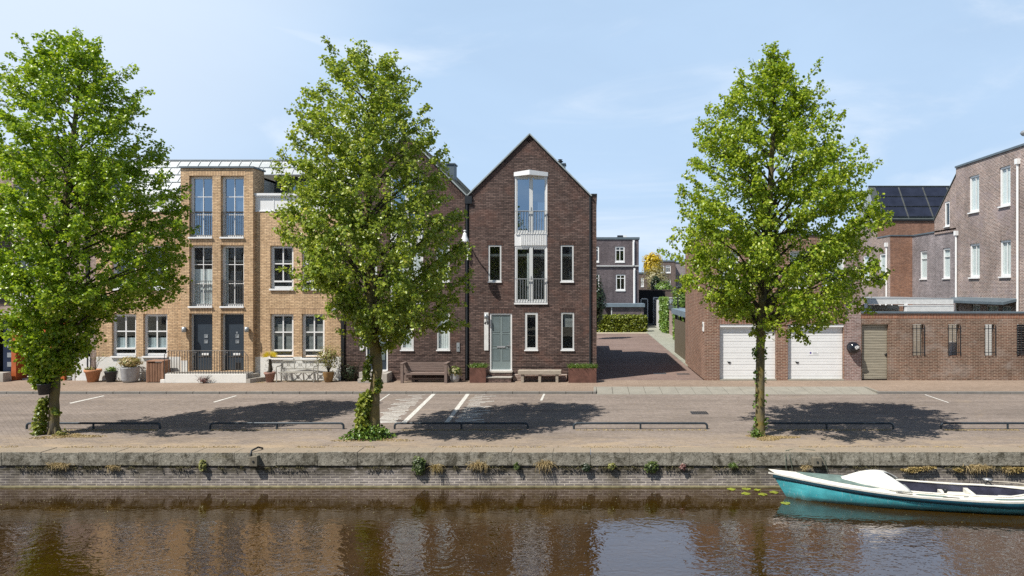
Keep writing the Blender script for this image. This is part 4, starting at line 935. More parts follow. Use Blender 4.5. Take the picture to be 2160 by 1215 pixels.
for a, b in gd:
    soldier(H, F0, a, b, zd, 0.215, 'red_v', 0.0)
    mb = MB(); F0.box(mb, a, b, zd-0.12, zd, -0.14, -0.02); mb.build('door_head', M['white'], H)
    mb = MB(); F0.box(mb, a, b, 0.0, 0.05, -0.2, 0.05); mb.build('threshold', M['slab'], H)
    mb = MB(); z = 0.05; n = 18; hh = (zd-0.12-z)/n
    for i in range(n):
        F0.box(mb, a+0.01, b-0.01, z+hh*i+0.004, z+hh*(i+1)-0.004, -0.20, -0.150 + (0.006 if i % 2 else 0.0))
    F0.box(mb, a+0.01, b-0.01, z, zd-0.12, -0.22, -0.162)
    g = mb.build('garage_door', M['white'], H)
    mb = MB(); hx = a+0.42; hz = 0.74; mb.prism([(hx-0.08,hz+0.05),(hx-0.04,hz-0.01),(hx,hz-0.04),(hx+0.06,hz-0.02),(hx+0.08,hz+0.03),(hx+0.02,hz+0.03)], FY+0.12, FY+0.145); mb.build('handle', M['darkmetal'], g)
# small notice on the right-hand door: a purple-blue disc beside two lines of print too small to read
mb = MB(); nx, nz_ = fx(1712), fz(746)
mb.box(nx-0.06, fx(1728), FY+0.140, FY+0.1445, nz_-0.09, nz_+0.08); nt_ = mb.build('notice', M['white'], g)
mb = MB(); mb.add([(nx+0.045*math.cos(t*math.pi/8), FY+0.138, nz_+0.02+0.045*math.sin(t*math.pi/8)) for t in range(16)], [tuple(range(16))]); mb.build('notice_disc', simple('notice_blue', (0.12,0.09,0.30), 0.5), nt_)
mb = MB(); mb.box(nx+0.10, nx+0.26, FY+0.137, FY+0.1395, nz_+0.02, nz_+0.035); mb.box(nx+0.10, nx+0.30, FY+0.137, FY+0.1395, nz_-0.03, nz_-0.012); mb.build('notice_print', M['lampglass'], nt_)
for a, b in uw:
    if b-a > 0.5: window(H, F0, a, b, fz(606), fz(529), 0.10, (0.5,), (), 0.07, curtain=[(0,1,0,1)], sillh=0.06)
i_ = thing('entry_panel', 'small white intercom box on the alley side of the garage wall', 'intercom', (gx0, FY+0.35, 2.2))
mb = MB(); mb.box(gx0-0.05, gx0, FY+0.15, FY+0.42, fz(700), fz(680)); mb.build('intercom_box', M['white'], i_, bevel=0.01)
mb = MB(); mb.box(gx0-0.056, gx0-0.05, FY+0.2, FY+0.36, fz(690), fz(684)); mb.build('speaker_plate', M['lampglass'], i_)
# round black alarm drum
c = Vector((fx(1803,28.55), FY, fz(733)))
t = thing('wall_drum', 'round black domed drum with a white emblem on the brick pier', 'wall drum', c)
mb = MB(); prof = [(0.25,0.0),(0.25,0.10),(0.235,0.12),(0.235,0.19),(0.19,0.27),(0.12,0.31),(0.0,0.33)]
pts = []; n = 28
for r, w in prof:
    for k in range(n): pts.append((c.x+r*math.cos(2*math.pi*k/n), FY-w, c.z+r*math.sin(2*math.pi*k/n)))
mb.add(pts, [(i*n+k, i*n+(k+1)%n, (i+1)*n+(k+1)%n, (i+1)*n+k) for i in range(len(prof)-1) for k in range(n)], True)
mb.build('dome', simple('gloss_black', (0.012,0.014,0.020), 0.15, spec=0.6), t)
mb = MB(); ex, ez = c.x+0.03, c.z+0.0; ey = FY-0.345
for (a, b2, e, f2) in ((-.05,.06,.05,.075),(-.05,.06,-.005,.02),(-.05,-.02,.02,.05),(.03,.06,.02,.05),(-.02,.045,-.045,-.02),(.075,.095,.02,.10),(.095,.13,.05,.07),(.06,.12,.0,.02),(.02,.05,.08,.11)):
    mb.box(ex+a, ex+b2, ey, ey+0.02, ez+e, ez+f2)
mb.build('emblem', M['white'], t)

# ------------------------------------------------------------------ garden wall at the right
H = thing('garden_wall', 'long red brown brick garden wall with barred slots and a slatted timber door', 'wall', (18, FY, 0))
wx0, wx1 = fx(1816)+0.002, 34.0; wz = fz(661)
nich = [(fx(1926), fx(1949)), (fx(2001), fx(2025)), (fx(2078), fx(2099)), (fx(2146), fx(2170)), (fx(2222), fx(2246))]
dd = (fx(1818.5), fx(1874.5), 0.0, fz(684))
FW = Fr('front', FY+0.02)
mb = MB(); panel(mb, FW, [(wx0,0),(wx1,0),(wx1,wz),(wx0,wz)], [(a, b, fz(751), fz(684), 0.22) for a, b in nich]+[(*dd, 0.22)])
mb.quad((wx0,FY+.24,0),(dd[0],FY+.24,0),(dd[0],FY+.24,wz),(wx0,FY+.24,wz)); mb.build('brickwork', M['wall'], H)
mb = MB(); panel(mb, Fr('front', FY+0.24), [(wx0,0),(wx1,0),(wx1,wz),(wx0,wz)], [(a, b, fz(751), fz(684), 0.001) for a, b in nich]+[(*dd, 0.001)]); mb.build('rear_face', M['wall'], H)
mb = MB(); FW.box(mb, wx0, wx1, wz-0.22, wz, -0.1, 0.006); mb.build('soldier_course', M['wall_v'], H)
mb = MB(); mb.box(wx0, wx1, FY-0.03, FY+0.3, wz, wz+0.075); mb.build('wall_cap', M['capmetal'], H)
mb = MB(); z = 0.06; k = 0
while z < dd[3]-0.06:
    mb.box(dd[0]+0.03, dd[1]-0.02, FY+0.13, FY+0.16, z, z+0.052); z += 0.068
mb.build('slatted_door', M['slatdoor'], H)
mb = MB(); mb.box(dd[0], dd[1], FY+0.17, FY+0.19, 0, dd[3]); mb.box(dd[0], dd[0]+0.03, FY+0.12, FY+0.17, 0, dd[3]); mb.build('door_backing', M['black'], H)
mb = MB(); zz = fz(749); mb.box(dd[1]-0.13, dd[1]-0.04, FY+0.09, FY+0.13, zz, zz+0.03); mb.box(dd[1]-0.07, dd[1]-0.04, FY+0.10, FY+0.13, zz-0.06, zz+0.08); mb.build('door_handle', M['darkmetal'], H)
for a, b in nich:
    mb = MB(); z0, z1 = fz(751), fz(684)
    for i in range(4):
        u = a-0.03+(b-a+0.06)*i/3*0.92+0.02; mb.box(u-0.011, u+0.011, FY-0.02, FY+0.0, z0+0.02, z1-0.02)
    mb.box(a-0.06, b+0.02, FY-0.03, FY-0.02, z1-0.20, z1-0.17); mb.box(a-0.06, b+0.04, FY-0.03, FY-0.02, z0+0.14, z0+0.165); mb.build('window_bars', M['darkmetal'], H)
for (a, b, m_, z0, z1, lab) in ((fx(1900), fx(1985), 'palewood', 0, 2.4, 'pale timber screen seen through the first barred slot beside the door'), (fx(2000), fx(2060), 'palewood', 0, 2.4, 'pale timber screen seen through the second barred slot from the door'),
                           (fx(2066), fx(2128), 'offwhite', 0, 2.4, 'white board screen seen through the third barred slot from the door'), (fx(2140), fx(2230), 'blackwood', 0, 2.4, 'black board screen seen through the barred slot at the frame edge')):
    t = thing('garden_screen', lab, 'screen', ((a+b)/2, 30.0, 0)); mb = MB(); z = z0
    while z < z1: mb.box(a, b, 30.0, 30.03, z, z+0.09); z += 0.10
    mb.build('boards', M[m_], t); mb = MB(); mb.box(a, a+0.07, 30.03, 30.1, 0, z1); mb.box(b-0.07, b, 30.03, 30.1, 0, z1); mb.build('post', M[m_], t)
t = thing('white_box', 'white box standing behind the second barred slot', 'box', (fx(2010), 29.5, 0)); mb = MB(); mb.box(fx(2000,29.5), fx(2016.5,29.5), 29.4, 29.8, 0, fz(724,29.5)); mb.box(fx(1999,29.5), fx(2017.5,29.5), 29.38, 29.82, fz(724,29.5), fz(722,29.5)); mb.build('box_body', M['white'], t)

# garden room behind the wall
H = thing('garden_room', 'white painted garden room with flat roof behind the brick garden wall', 'garden building', (15, 31.5, 0))
Y1 = 31.0; g0, g1 = fx(1818, Y1), fx(2012, Y1)
mb = MB(); mb.box(g0-1, g1, Y1+0.001, 37.0, fz(631.4,Y1), fz(629.3,Y1)); mb.build('roof', M['metal'], H)
mb = MB(); mb.box(fx(1826,Y1), g1-0.02, Y1, Y1+0.08, fz(641.5,Y1), fz(631.5,Y1)); mb.box(fx(1895,Y1), g1-0.02, Y1-0.04, Y1+0.08, fz(645.5,Y1), fz(643.5,Y1)); mb.build('fascia', M['offwhite'], H)
mb = MB(); mb.box(fx(1912,Y1), g1-0.02, Y1-0.03, Y1+0.06, 1.5, fz(645.6,Y1)); mb.build('white_panel', M['offwhite'], H)
for px in (1826, 1911):
    mb = MB(); mb.box(fx(px,Y1)-0.07, fx(px,Y1)+0.07, Y1-0.02, Y1+0.12, 0, fz(641,Y1)); mb.build('post', M['white'], H)
mb = MB()
for px in (1843, 1856, 1868, 1881): mb.lathe((fx(px,Y1), Y1-0.02, fz(643.5,Y1)), [(0,-.035),(.03,-.02),(.035,0),(.03,.02),(0,.035)], 8)
mb.build('bulb', M['white'], H)
mb = MB(); mb.quad((fx(1829,Y1),Y1+0.3,0), (fx(1909,Y1),Y1+0.3,0), (fx(1909,Y1),Y1+0.3,fz(641,Y1)), (fx(1829,Y1),Y1+0.3,fz(641,Y1))); mb.build('glazing', M['glass'], H)
mb = MB(); mb.box(g0-1, g1, 36.5, 36.6, 0, 3.0); mb.build('rear_wall', M['room'], H)

# ------------------------------------------------------------------ tall brick house at the right edge
XS = 19.8; FS = Fr('side', XS)
H = thing('tall_brick_house', 'tall flat roofed mauve brick house at the right edge with a sloped lower gable', 'house', (25, 31, 0))
zt = 10.43; y0, y1 = 29.6, 37.2
def sy_(px): return XS*FPX/(px-1250.0)
def sz_(px, py): return EYE-(py-607.5)*sy_(px)/FPX
wl = []
for (pa, pb, ta, ba, tb2, bb) in ((2044, 2066, 378, 452, 0, 0), (2108, 2132, 360, 436, 0, 0), (2045, 2067, 514, 584, 0, 0), (2109, 2133, 506, 581, 0, 0)):
    ya_, yb2 = sy_(pb), sy_(pa); zc0 = (sz_(pa, ba)+sz_(pb, ba-4))/2; zc1 = zc0+1.82; wl.append((ya_+0.02, yb2-0.0, zc0, zc1))
wl[0] = (*wl[0][:2], 7.85, 9.75); wl[1] = (*wl[1][:2], 7.85, 9.75); wl[2] = (*wl[2][:2], 4.45, 6.2); wl[3] = (*wl[3][:2], 4.45, 6.2)
gw = [(sy_(2133), sy_(2113), 2.0, 3.05), (sy_(2106), sy_(2080), 2.0, 3.05), (sy_(2067), sy_(2050), 2.0, 3.05)]
mb = MB(); panel(mb, FS, [(y0,0),(y1,0),(y1,zt),(y0,zt)], [(a, b, c0, c1, 0.1) for a, b, c0, c1 in wl+gw])
mb.quad((XS,y0,0),(32,y0,0),(32,y0,zt),(XS,y0,zt)); mb.quad((32,y0,0),(32,y1,0),(32,y1,zt),(32,y0,zt)); mb.quad((XS,y1,7),(32,y1,7),(32,y1,zt),(XS,y1,zt)); mb.build('wall', M['mauve'], H)
mb = MB(); mb.box(XS-0.06, 32.1, y0-0.05, y1+0.02, zt, zt+0.10); mb.build('roof', M['capmetal'], H)
mb = MB(); panel(mb, Fr('side', XS+0.1), [(y1,7.0),(39.75,7.0),(39.75,7.8),(y1+0.05,10.15)], [(38.05, 38.6, 7.35, 8.75, 0.08)]); mb.quad((XS+0.1,39.75,7.0),(24,39.75,7.0),(24,39.75,7.8),(XS+0.1,39.75,7.8)); mb.build('sloped_gable', M['mauve'], H)
mb = MB(); mb.add([(XS+.06,y1+.05,10.16),(XS+.06,39.8,7.80),(25,39.8,7.80),(25,y1+.05,10.16),(XS+.06,y1+.05,10.24),(XS+.06,39.8,7.88),(25,39.8,7.88),(25,y1+.05,10.24)], [(0,1,5,4),(4,5,6,7),(1,2,6,5)]); mb.build('sloped_roof', M['slate'], H)
window(H, Fr('side', XS+0.1), 38.05, 38.6, 7.35, 8.75, 0.05, (), (), 0.1)
for a, b, c0, c1 in wl: window(H, FS, a, b, c0, c1, 0.08, (0.45,), (), 0.11, curtain=[(0,1,0,1)], sillh=0.07, sillw=0.08)
for a, b, c0, c1 in gw: window(H, FS, a, b, c0, c1, 0.06, (0.5,), (), 0.07, mat='greyframe', sill=0, curtain=[(0,1,0,1)])
mb = MB(); a, b = sy_(2150), sy_(2014)
mb.add([(XS,a,3.42),(XS,b,3.42),(XS-0.75,b,3.24),(XS-0.75,a,3.24),(XS,a,3.30),(XS,b,3.30),(XS-0.75,b,3.12),(XS-0.75,a,3.12)], [(0,1,2,3),(3,2,6,7),(4,5,6,7),(0,3,7,4),(1,5,6,2)]); mb.build('awning', M['capmetal'], H)
mb = MB(); yy = sy_(2149.5); mb.tube([(XS-0.07,yy,0),(XS-0.07,yy,9.65)], 0.055, 10); mb.box(XS-0.16,XS,yy-0.1,yy+0.1,9.65,9.9); mb.build('downpipe', M['white'], H)
mb = MB(); yy = 37.05; mb.tube([(XS-0.07,yy,0),(XS-0.07,yy,6.75)], 0.055, 10); mb.box(XS-0.16,XS,yy-0.1,yy+0.1,6.75,7.0); mb.build('downpipe', M['white'], H)
interior(H, XS+0.25, 31.8, y0+0.3, y1-0.1, [0.05, 3.6, 6.9, 10.2])
XN = 19.95; FN = Fr('side', XN); def_n = (37.25, 42.6)
H = thing('grey_brick_wing', 'low grey brick wing with two narrow white windows below the sloped gable', 'house wing', (21, 39, 0))
def ny_(px): return XN*FPX/(px-1250.0)
nw = [(ny_(2006)+0.1, ny_(1989), 4.45, 6.15), (ny_(1957)+0.1, ny_(1941), 4.45, 6.15)]
mb = MB(); panel(mb, FN, [(37.25,0),(42.6,0),(42.6,7.12),(37.25,7.12)], [(a,b,c0,c1,0.1) for a,b,c0,c1 in nw]); mb.build('wall', M['greyb'], H)
mb = MB(); mb.box(XN-0.05, 27, 37.25, 44.45, 7.12, 7.20); mb.build('roof', M['capmetal'], H)
for a, b, c0, c1 in nw: window(H, FN, a, b, c0, c1, 0.06, (), (0.75,), 0.09, curtain=[(0,1,0,1)], sillh=0.06)
interior(H, XN+0.25, 26, 37.4, 42.5, [3.6, 7.0])
# solar house behind
H = thing('solar_roof_house', 'brick house with black solar panels on its slope behind the garden wall', 'house', (22, 46, 0))
XP = 18.57; FP_ = Fr('side', XP)
def py_(px): return XP*FPX/(px-1250.0)
pw = [(py_(1868), py_(1855.5), 4.4, 6.1), (py_(1833.5), py_(1821), 4.4, 6.1), (44.9, 45.25, 7.0, 7.6)]
mb = MB(); panel(mb, FP_, [(42.6,0),(49.2,0),(49.2,8.28),(44.5,8.28),(44.5,7.14),(42.6,7.14)] if False else [(42.6,0),(49.2,0),(49.2,7.14),(42.6,7.14)], [(a,b,c0,c1,0.08) for a,b,c0,c1 in pw if c1 < 7.1])
panel(mb, FP_, [(44.5,7.14),(49.2,7.14),(49.2,8.28),(44.5,8.28)], []); mb.build('side_wall', M['mauve'], H)
mb = MB(); mb.quad((XP,42.6,0),(XN,42.6,0),(XN,42.6,7.14),(XP,42.6,7.14)); mb.quad((XP,44.5,7.14),(27,44.5,7.14),(27,44.5,8.28),(XP,44.5,8.28)); mb.build('front_wall', M['orangeb'], H)
mb = MB(); mb.box(XP-0.04, XN+0.02, 42.56, 44.5, 7.14, 7.21); mb.build('low_roof', M['capmetal'], H)
mb = MB(); mb.box(XP-0.05, 27, 44.42, 44.6, 8.28, 8.38); mb.build('gutter', M['darkmetal'], H)
rr0, rr1 = (44.5, 8.38), (46.1, 10.75)
mb = MB(); mb.quad((XP+0.05,rr0[0],rr0[1]),(27,rr0[0],rr0[1]),(27,rr1[0],rr1[1]),(XP+0.05,rr1[0],rr1[1])); mb.quad((XP+0.05,rr1[0],rr1[1]),(27,rr1[0],rr1[1]),(27,49.2,8.3),(XP+0.05,49.2,8.3)); mb.bar((XP+0.05,46.1,10.78),(27,46.1,10.78),0.12,0.05); mb.build('roof', M['slate'], H)
mb = MB(); mb.quad((XP+0.05,44.6,8.3),(XP+0.05,49.2,8.3),(XP+0.05,46.1,10.73)); mb.build('gable_cladding', M['metal'], H)
for i in range(3):
    for j in range(5):
        x0 = XP+0.42+1.62*j; x1 = x0+1.56; t0, t1 = 0.06+0.305*i, 0.06+0.305*(i+1)-0.03
        def rp(x, t, o): return (x, rr0[0]+(rr1[0]-rr0[0])*t-0.83*o, rr0[1]+(rr1[1]-rr0[1])*t+0.56*o)
        mb = MB(); a = [rp(x0,t0,.06), rp(x1,t0,.06), rp(x1,t1,.06), rp(x0,t1,.06)]; b = [rp(x0,t0,.10), rp(x1,t0,.10), rp(x1,t1,.10), rp(x0,t1,.10)]
        mb.add(a+b, [(0,1,5,4),(1,2,6,5),(2,3,7,6),(3,0,4,7)]); s_ = mb.build('solar_panel', M['galv'], H)
        mb = MB(); mb.quad(rp(x0+.02,t0+.004,.101), rp(x1-.02,t0+.004,.101), rp(x1-.02,t1-.004,.101), rp(x0+.02,t1-.004,.101)); mb.build('solar_cells', M['solar'], s_)
for a, b, c0, c1 in pw[:2]: window(H, FP_, a, b, c0, c1, 0.05, (), (), 0.09, curtain=[(0,1,0,1)], sillh=0.06)
mb = MB(); mb.tube([(XP-0.06,43.0,0),(XP-0.06,43.0,6.5)], 0.06, 8); mb.box(XP-0.16,XP,42.9,43.1,6.5,6.75); mb.build('downpipe', M['white'], H)
# dish on the roof
t = thing('roof_vent', 'pale rounded metal cowl on top of the tall brick house at the frame edge', 'roof cowl', (20.1, 31.6, zt+0.1))
mb = MB(); mb.tube([(20.1,31.6,10.5),(20.1,31.6,10.95)], 0.05, 8); mb.build('stem', M['galv'], t)
mb = MB(); mb.lathe((20.1,31.6,10.92), [(0.05,0),(0.20,0.05),(0.28,0.16),(0.24,0.24),(0.12,0.29),(0,0.30)], 16); mb.build('cowl', M['galv'], t)

# ------------------------------------------------------------------ alley and the houses beyond it
def far_house(name, label, x0, x1, y0, y1, z1, mat, wins, cap=True, group=None, wkw=None):
    H = thing(name, label, 'house', ((x0+x1)/2, y0, 0), group); F = Fr('front', y0)
    mb = MB(); panel(mb, F, [(x0,0),(x1,0),(x1,z1),(x0,z1)], [(a,b,c,d,0.1) for a,b,c,d in wins]); mb.build('wall', mat, H)
    shell(H, x0, x1, y0, y1, 0, z1, mat, 'side_wall')
    mb = MB(); mb.box(x0-0.08, x1+0.08, y0-0.08, y1, z1, z1+0.22 if cap else z1+0.1); mb.build('roof', M['capmetal'], H)
    for a,b,c,d in wins: window(H, F, a, b, c, d, 0.06, (0.5,), (0.80,), 0.11, sillh=0.12, sillw=0.06, bar=0.06, **(wkw or {}))
    interior(H, x0, x1, y0+0.3, y0+3, [0.1, z1-0.1])
    return H
Y = 68.0
def ww(px0, px1, py0, py1, Y): return (fx(px0,Y), fx(px1,Y), fz(py1,Y), fz(py0,Y))
H = far_house('dark_brick_house', 'dark purple brick house with two storeys of white windows beyond the alley hedge', fx(1150,Y), fx(1347.5,Y), Y, 80, fz(505,Y), M['farb'],
          [ww(1297.5,1317.5,520,552,Y), ww(1299,1319,579,612,Y), ww(1245,1263.5,520,552,Y), ww(1245,1264,579,612,Y)])
mb = MB(); mb.box(fx(1150,Y), fx(1348.5,Y), Y-0.14, Y, fz(562,Y), fz(560,Y)); mb.build('string_course', M['greyframe'], H)
downpipe(H, fx(1336.5,Y), Y-0.1, fz(560,Y), fz(511,Y), 0.11); downpipe(H, fx(1338,Y), Y-0.1, 1, fz(570,Y), 0.11)
mb = MB(); mb.box(fx(1304,Y), fx(1316,Y), Y+2, Y+3, fz(504,Y), fz(493,Y)); mb.build('roof_plant', M['darkmetal'], H)
mb = MB(); mb.box(fx(1316.5,Y), fx(1324,Y), Y+2, Y+3, fz(504,Y), fz(493,Y)); mb.box(fx(1325,Y), fx(1329,Y), Y+2, Y+2.5, fz(504,Y), fz(498,Y)); mb.build('roof_plant', M['white'], H)
Y = 65.5
t = thing('garden_annex', 'low dark brick annex with blue-grey fascia behind the hedge', 'annex', (3.5, Y, 0))
mb = MB(); mb.box(fx(1291,Y), fx(1358,Y), Y, Y+2.4, 0, fz(647.5,Y)); mb.build('wall', M['farb'], t)
mb = MB(); mb.box(fx(1273,Y), fx(1360,Y), Y-0.2, Y+2.45, fz(647.5,Y), fz(640.5,Y)); mb.build('fascia', M['bluetrim'], t)
mb = MB(); mb.box(fx(1289,Y), fx(1291,Y), Y-0.05, Y+0.1, 0, fz(648,Y)); mb.build('door_jamb', M['greyframe'], t)
Y = 74.0
t = thing('black_shed', 'black timber shed wall with a grey framed door at the end of the footpath', 'shed', (7, Y, 0))
mb = MB(); mb.box(fx(1349,Y), fx(1403,Y), Y, Y+3, 0, fz(612.5,Y)); mb.build('boarding', M['blackwood'], t)
mb = MB(); mb.box(fx(1403.2,Y), fx(1422,Y), Y, Y+3, 0, fz(613,Y)); mb.box(fx(1349,Y), fx(1422,Y), Y-0.05, Y+3, fz(612.5,Y), fz(611,Y)); mb.build('brick_end', M['farb2'], t)
mb = MB(); x0, x1, z1 = fx(1351,Y), fx(1367,Y), fz(629,Y); mb.box(x0, x0+.1, Y-.06, Y, 0, z1); mb.box(x1-.1, x1, Y-.06, Y, 0, z1); mb.box(x0, x1, Y-.06, Y, z1-.12, z1); mb.build('door_frame', M['greyframe'], t)
mb = MB(); mb.box(x0+.1, x1-.1, Y-.03, Y, 0, z1-.12); mb.build('door', M['darkmetal'], t)
t = thing('white_door_frame', 'white open door frame beside the ivy at the end of the footpath', 'door frame', (fx(1379,72), 72, 0))
mb = MB(); Y = 72.5; mb.box(fx(1377.5,Y), fx(1380,Y), Y-.1, Y+.1, 0.05, fz(629,Y)); mb.box(fx(1377.5,Y), fx(1421,Y), Y-.1, Y+.1, fz(629,Y), fz(627,Y)); mb.build('frame', M['greyframe'], t)
mb = MB(); mb.box(6.5, 6.6, 62.2, 72.4, 0, 2.7); mb.build('side_panel', M['offwhite'], t)
t = thing('carport_roof', 'striped grey flat carport roof behind the ivy wall', 'roof', (8, 66, 2.4)); mb = MB()
for i in range(5): mb.box(6.7, 10.5, 62.0+i*1.8, 63.6+i*1.8, 2.45+i*0.06, 2.5+i*0.06)
mb.build('roof_sheet', M['metal'], t); mb = MB(); mb.box(6.75, 6.85, 62.2, 62.4, 0, 2.45); mb.box(6.75, 6.85, 70.0, 70.2, 0, 2.7); mb.build('post', M['metal'], t)
# ivy grown garden wall and gate
t = thing('alley_wall', 'brown garden wall with slate cap beside the footpath, partly under ivy', 'wall', (6.4, 50, 0))
mb = MB(); mb.box(6.45, 6.65, 47.5, 62.0, 0, 2.15); mb.build('brickwork', M['pinkb'], t)
mb = MB(); mb.box(6.38, 6.9, 47.4, 62.1, 2.15, 2.40); mb.build('wall_cap', M['slate'], t)
mb = MB(); mb.box(6.64, 12, 47.5, 47.7, 0, 2.14); mb.build('return_wall', M['pinkb'], t)
r = np.random.default_rng(5)
def ivysheet(name, label, x, ya, yb, z1, n, seed, mat='ivy', bulge=0.35, size=0.16):
    r = np.random.default_rng(seed); y = ya+(yb-ya)*r.random(n); z = z1*r.random(n)**0.85
    pts = np.stack([x-bulge*r.random(n)*np.sin(np.clip((y-ya)/(yb-ya),0,1)*3.14)**0.4, y, z], axis=1)
    out = np.tile([-1.0,-0.4,0.1], (n,1)); t = leaves(name, pts, size, M[mat], None, (x, (ya+yb)/2, 0), seed, out, 0.3)
    return tag(t, label, 'ivy')
ivysheet('ivy', 'dense ivy mass spilling over the far end of the alley wall', 6.42, 57.5, 63.5, 3.05, 3600, 3)
ivysheet('ivy', 'ivy column at the near end of the alley wall by the wooden gate', 6.40, 47.8, 52.5, 2.35, 2200, 4)
t = thing('wooden_gate', 'brown boarded wooden gate under a blue-grey fascia beside the garage wall', 'gate', (4.95, 37, 0))
mb = MB(); y = 35.2
while y < 40.9: mb.box(4.92, 4.95, y, y+0.135, 0.06, 2.05); y += 0.145
mb.build('boards', M['gatewood'], t)
for y in (35.1, 37.0, 38.9, 40.95): mb = MB(); mb.box(4.96, 5.06, y, y+0.1, 0, 2.35); mb.build('gate_post', M['gatewood'], t)
mb = MB(); mb.box(4.80, 5.6, 34.95, 41.6, 2.36, 2.66); mb.build('fascia', M['bluetrim'], t)
mb = MB(); mb.box(5.3, 9, 35, 41.6, 2.4, 2.6); mb.box(5.6, 5.7, 35.1, 41.5, 0, 2.4); mb.build('shelter_roof', M['slate'], t)
t = thing('lamp_post', 'thin dark lamp post standing beside the garage roof in the alley', 'lamp post', (5.5, 44, 0))
mb = MB(); mb.tube([(5.5,44,0),(5.5,44,3.85)], [0.07,0.045], 8); mb.build('pole', M['darkmetal'], t); mb = MB(); mb.lathe((5.5,44,3.83), [(0.05,0),(0.12,0.05),(0.26,0.09),(0.22,0.15),(0,0.2)], 12); mb.build('lamp_head', M['darkmetal'], t)
# hedge
def boxleaves(name, label, cat, x0, x1, y0, y1, z0, z1, n, size, mat, seed, parts=True):
    r = np.random.default_rng(seed); A = [(x1-x0)*(z1-z0), (x1-x0)*(y1-y0), (y1-y0)*(z1-z0)]; tot = A[0]+A[1]+A[2]
    ps = []
    k = int(n*A[0]/tot); ps.append(np.stack([x0+(x1-x0)*r.random(k), y0-0.03+0.09*r.normal(size=k), z0+(z1-z0)*r.random(k)], 1))
    k = int(n*A[1]/tot); ps.append(np.stack([x0+(x1-x0)*r.random(k), y0+(y1-y0)*r.random(k), z1+0.05*r.normal(size=k)], 1))
    k = int(n*A[2]/tot); ps.append(np.stack([x1+0.05*r.normal(size=k), y0+(y1-y0)*r.random(k), z0+(z1-z0)*r.random(k)], 1))
    ps = np.concatenate(ps); t = thing(name, label, cat, ((x0+x1)/2, (y0+y1)/2, z0))
    leaves('foliage', ps, size, M[mat], t, None, seed, np.tile([0.1,-0.9,0.3], (len(ps),1)), 0.4)
    mb = MB(); mb.box(x0+0.08, x1-0.08, y0+0.08, y1-0.08, z0, z1-0.08); mb.build('twigs', M['twig'], t); return t
boxleaves('clipped_hedge', 'square clipped yellow-green hedge at the end of the alley', 'hedge', -2.2, 4.72, 60.2, 61.3, 0.0, 1.40, 9000, 0.13, 'hedgeleaf', 7)
def round_tree(name, label, c, h, rad, n, size, mat, seed, trunk_r=0.1, cat='tree', shell=0.35, zc=None):
    t = thing(name, label, cat, c); zc = zc if zc is not None else h-rad[2]
    pts, d = blob(n, (c[0], c[1], zc), rad, seed, shell); leaves('crown', pts, size, M[mat], t, None, seed, d)
    mb = MB(); mb.tube([(c[0],c[1],c[2]), (c[0]+.05,c[1],(c[2]+zc)/2), (c[0],c[1],zc)], [trunk_r, trunk_r*.8, trunk_r*.4], 8); mb.build('trunk', M['twig'], t); return t
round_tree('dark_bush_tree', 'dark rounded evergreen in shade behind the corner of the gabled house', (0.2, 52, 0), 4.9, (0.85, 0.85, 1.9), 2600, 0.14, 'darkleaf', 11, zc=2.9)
round_tree('golden_tree', 'upright tree with bright golden yellow crown beyond the black shed', (fx(1377,86), 86, 0), 8.6, (1.25, 1.2, 1.6), 3200, 0.20, 'yellowleaf', 12, zc=6.9)
round_tree('pale_willow', 'pale buff leaved shrub below the golden tree', (fx(1386,84), 84, 0), 6.8, (1.7, 1.0, 2.0), 1800, 0.16, 'paleleaf', 13, zc=4.9)
round_tree('conifer', 'small dark conifer in front of the far brown house', (fx(1383,82), 82, 0), 5.6, (0.7, 0.7, 1.3), 900, 0.18, 'darkleaf', 14, zc=4.2)
round_tree('garden_shrub', 'light green shrub showing above the black shed', (fx(1400,81), 81, 0), 4.6, (1.1, 1.0, 0.8), 1300, 0.18, 'ivy', 15, zc=3.9)
round_tree('garden_tree', 'dense green tree between the lamp post and the garage wall', (fx(1436,56), 56, 0), 4.6, (0.75, 0.9, 1.2), 2200, 0.14, 'ivy', 16, zc=3.0)
Y = 105.0
far_house('brown_brick_house', 'distant brown brick house with small white windows beyond the golden tree', fx(1372,Y), fx(1425,Y), Y, 118, fz(552,Y), M['farb2'],
          [ww(1404,1414.5,560,575,Y), ww(1385,1401,560,575,Y), ww(1403.5,1414.5,589,601,Y), ww(1388,1400,589,601,Y)])
far_house('low_brown_house', 'lower brown house half hidden behind the golden tree', fx(1340,Y), fx(1371.5,Y), Y+1, 118, fz(577,Y), M['farb2'], [ww(1353,1359,586,604,Y)])
far_house('shaded_house', 'distant dark house right of the far brown brick house', fx(1425.6,Y), fx(1460,Y), Y+4, 118, fz(553,Y), M['greyb'], [])

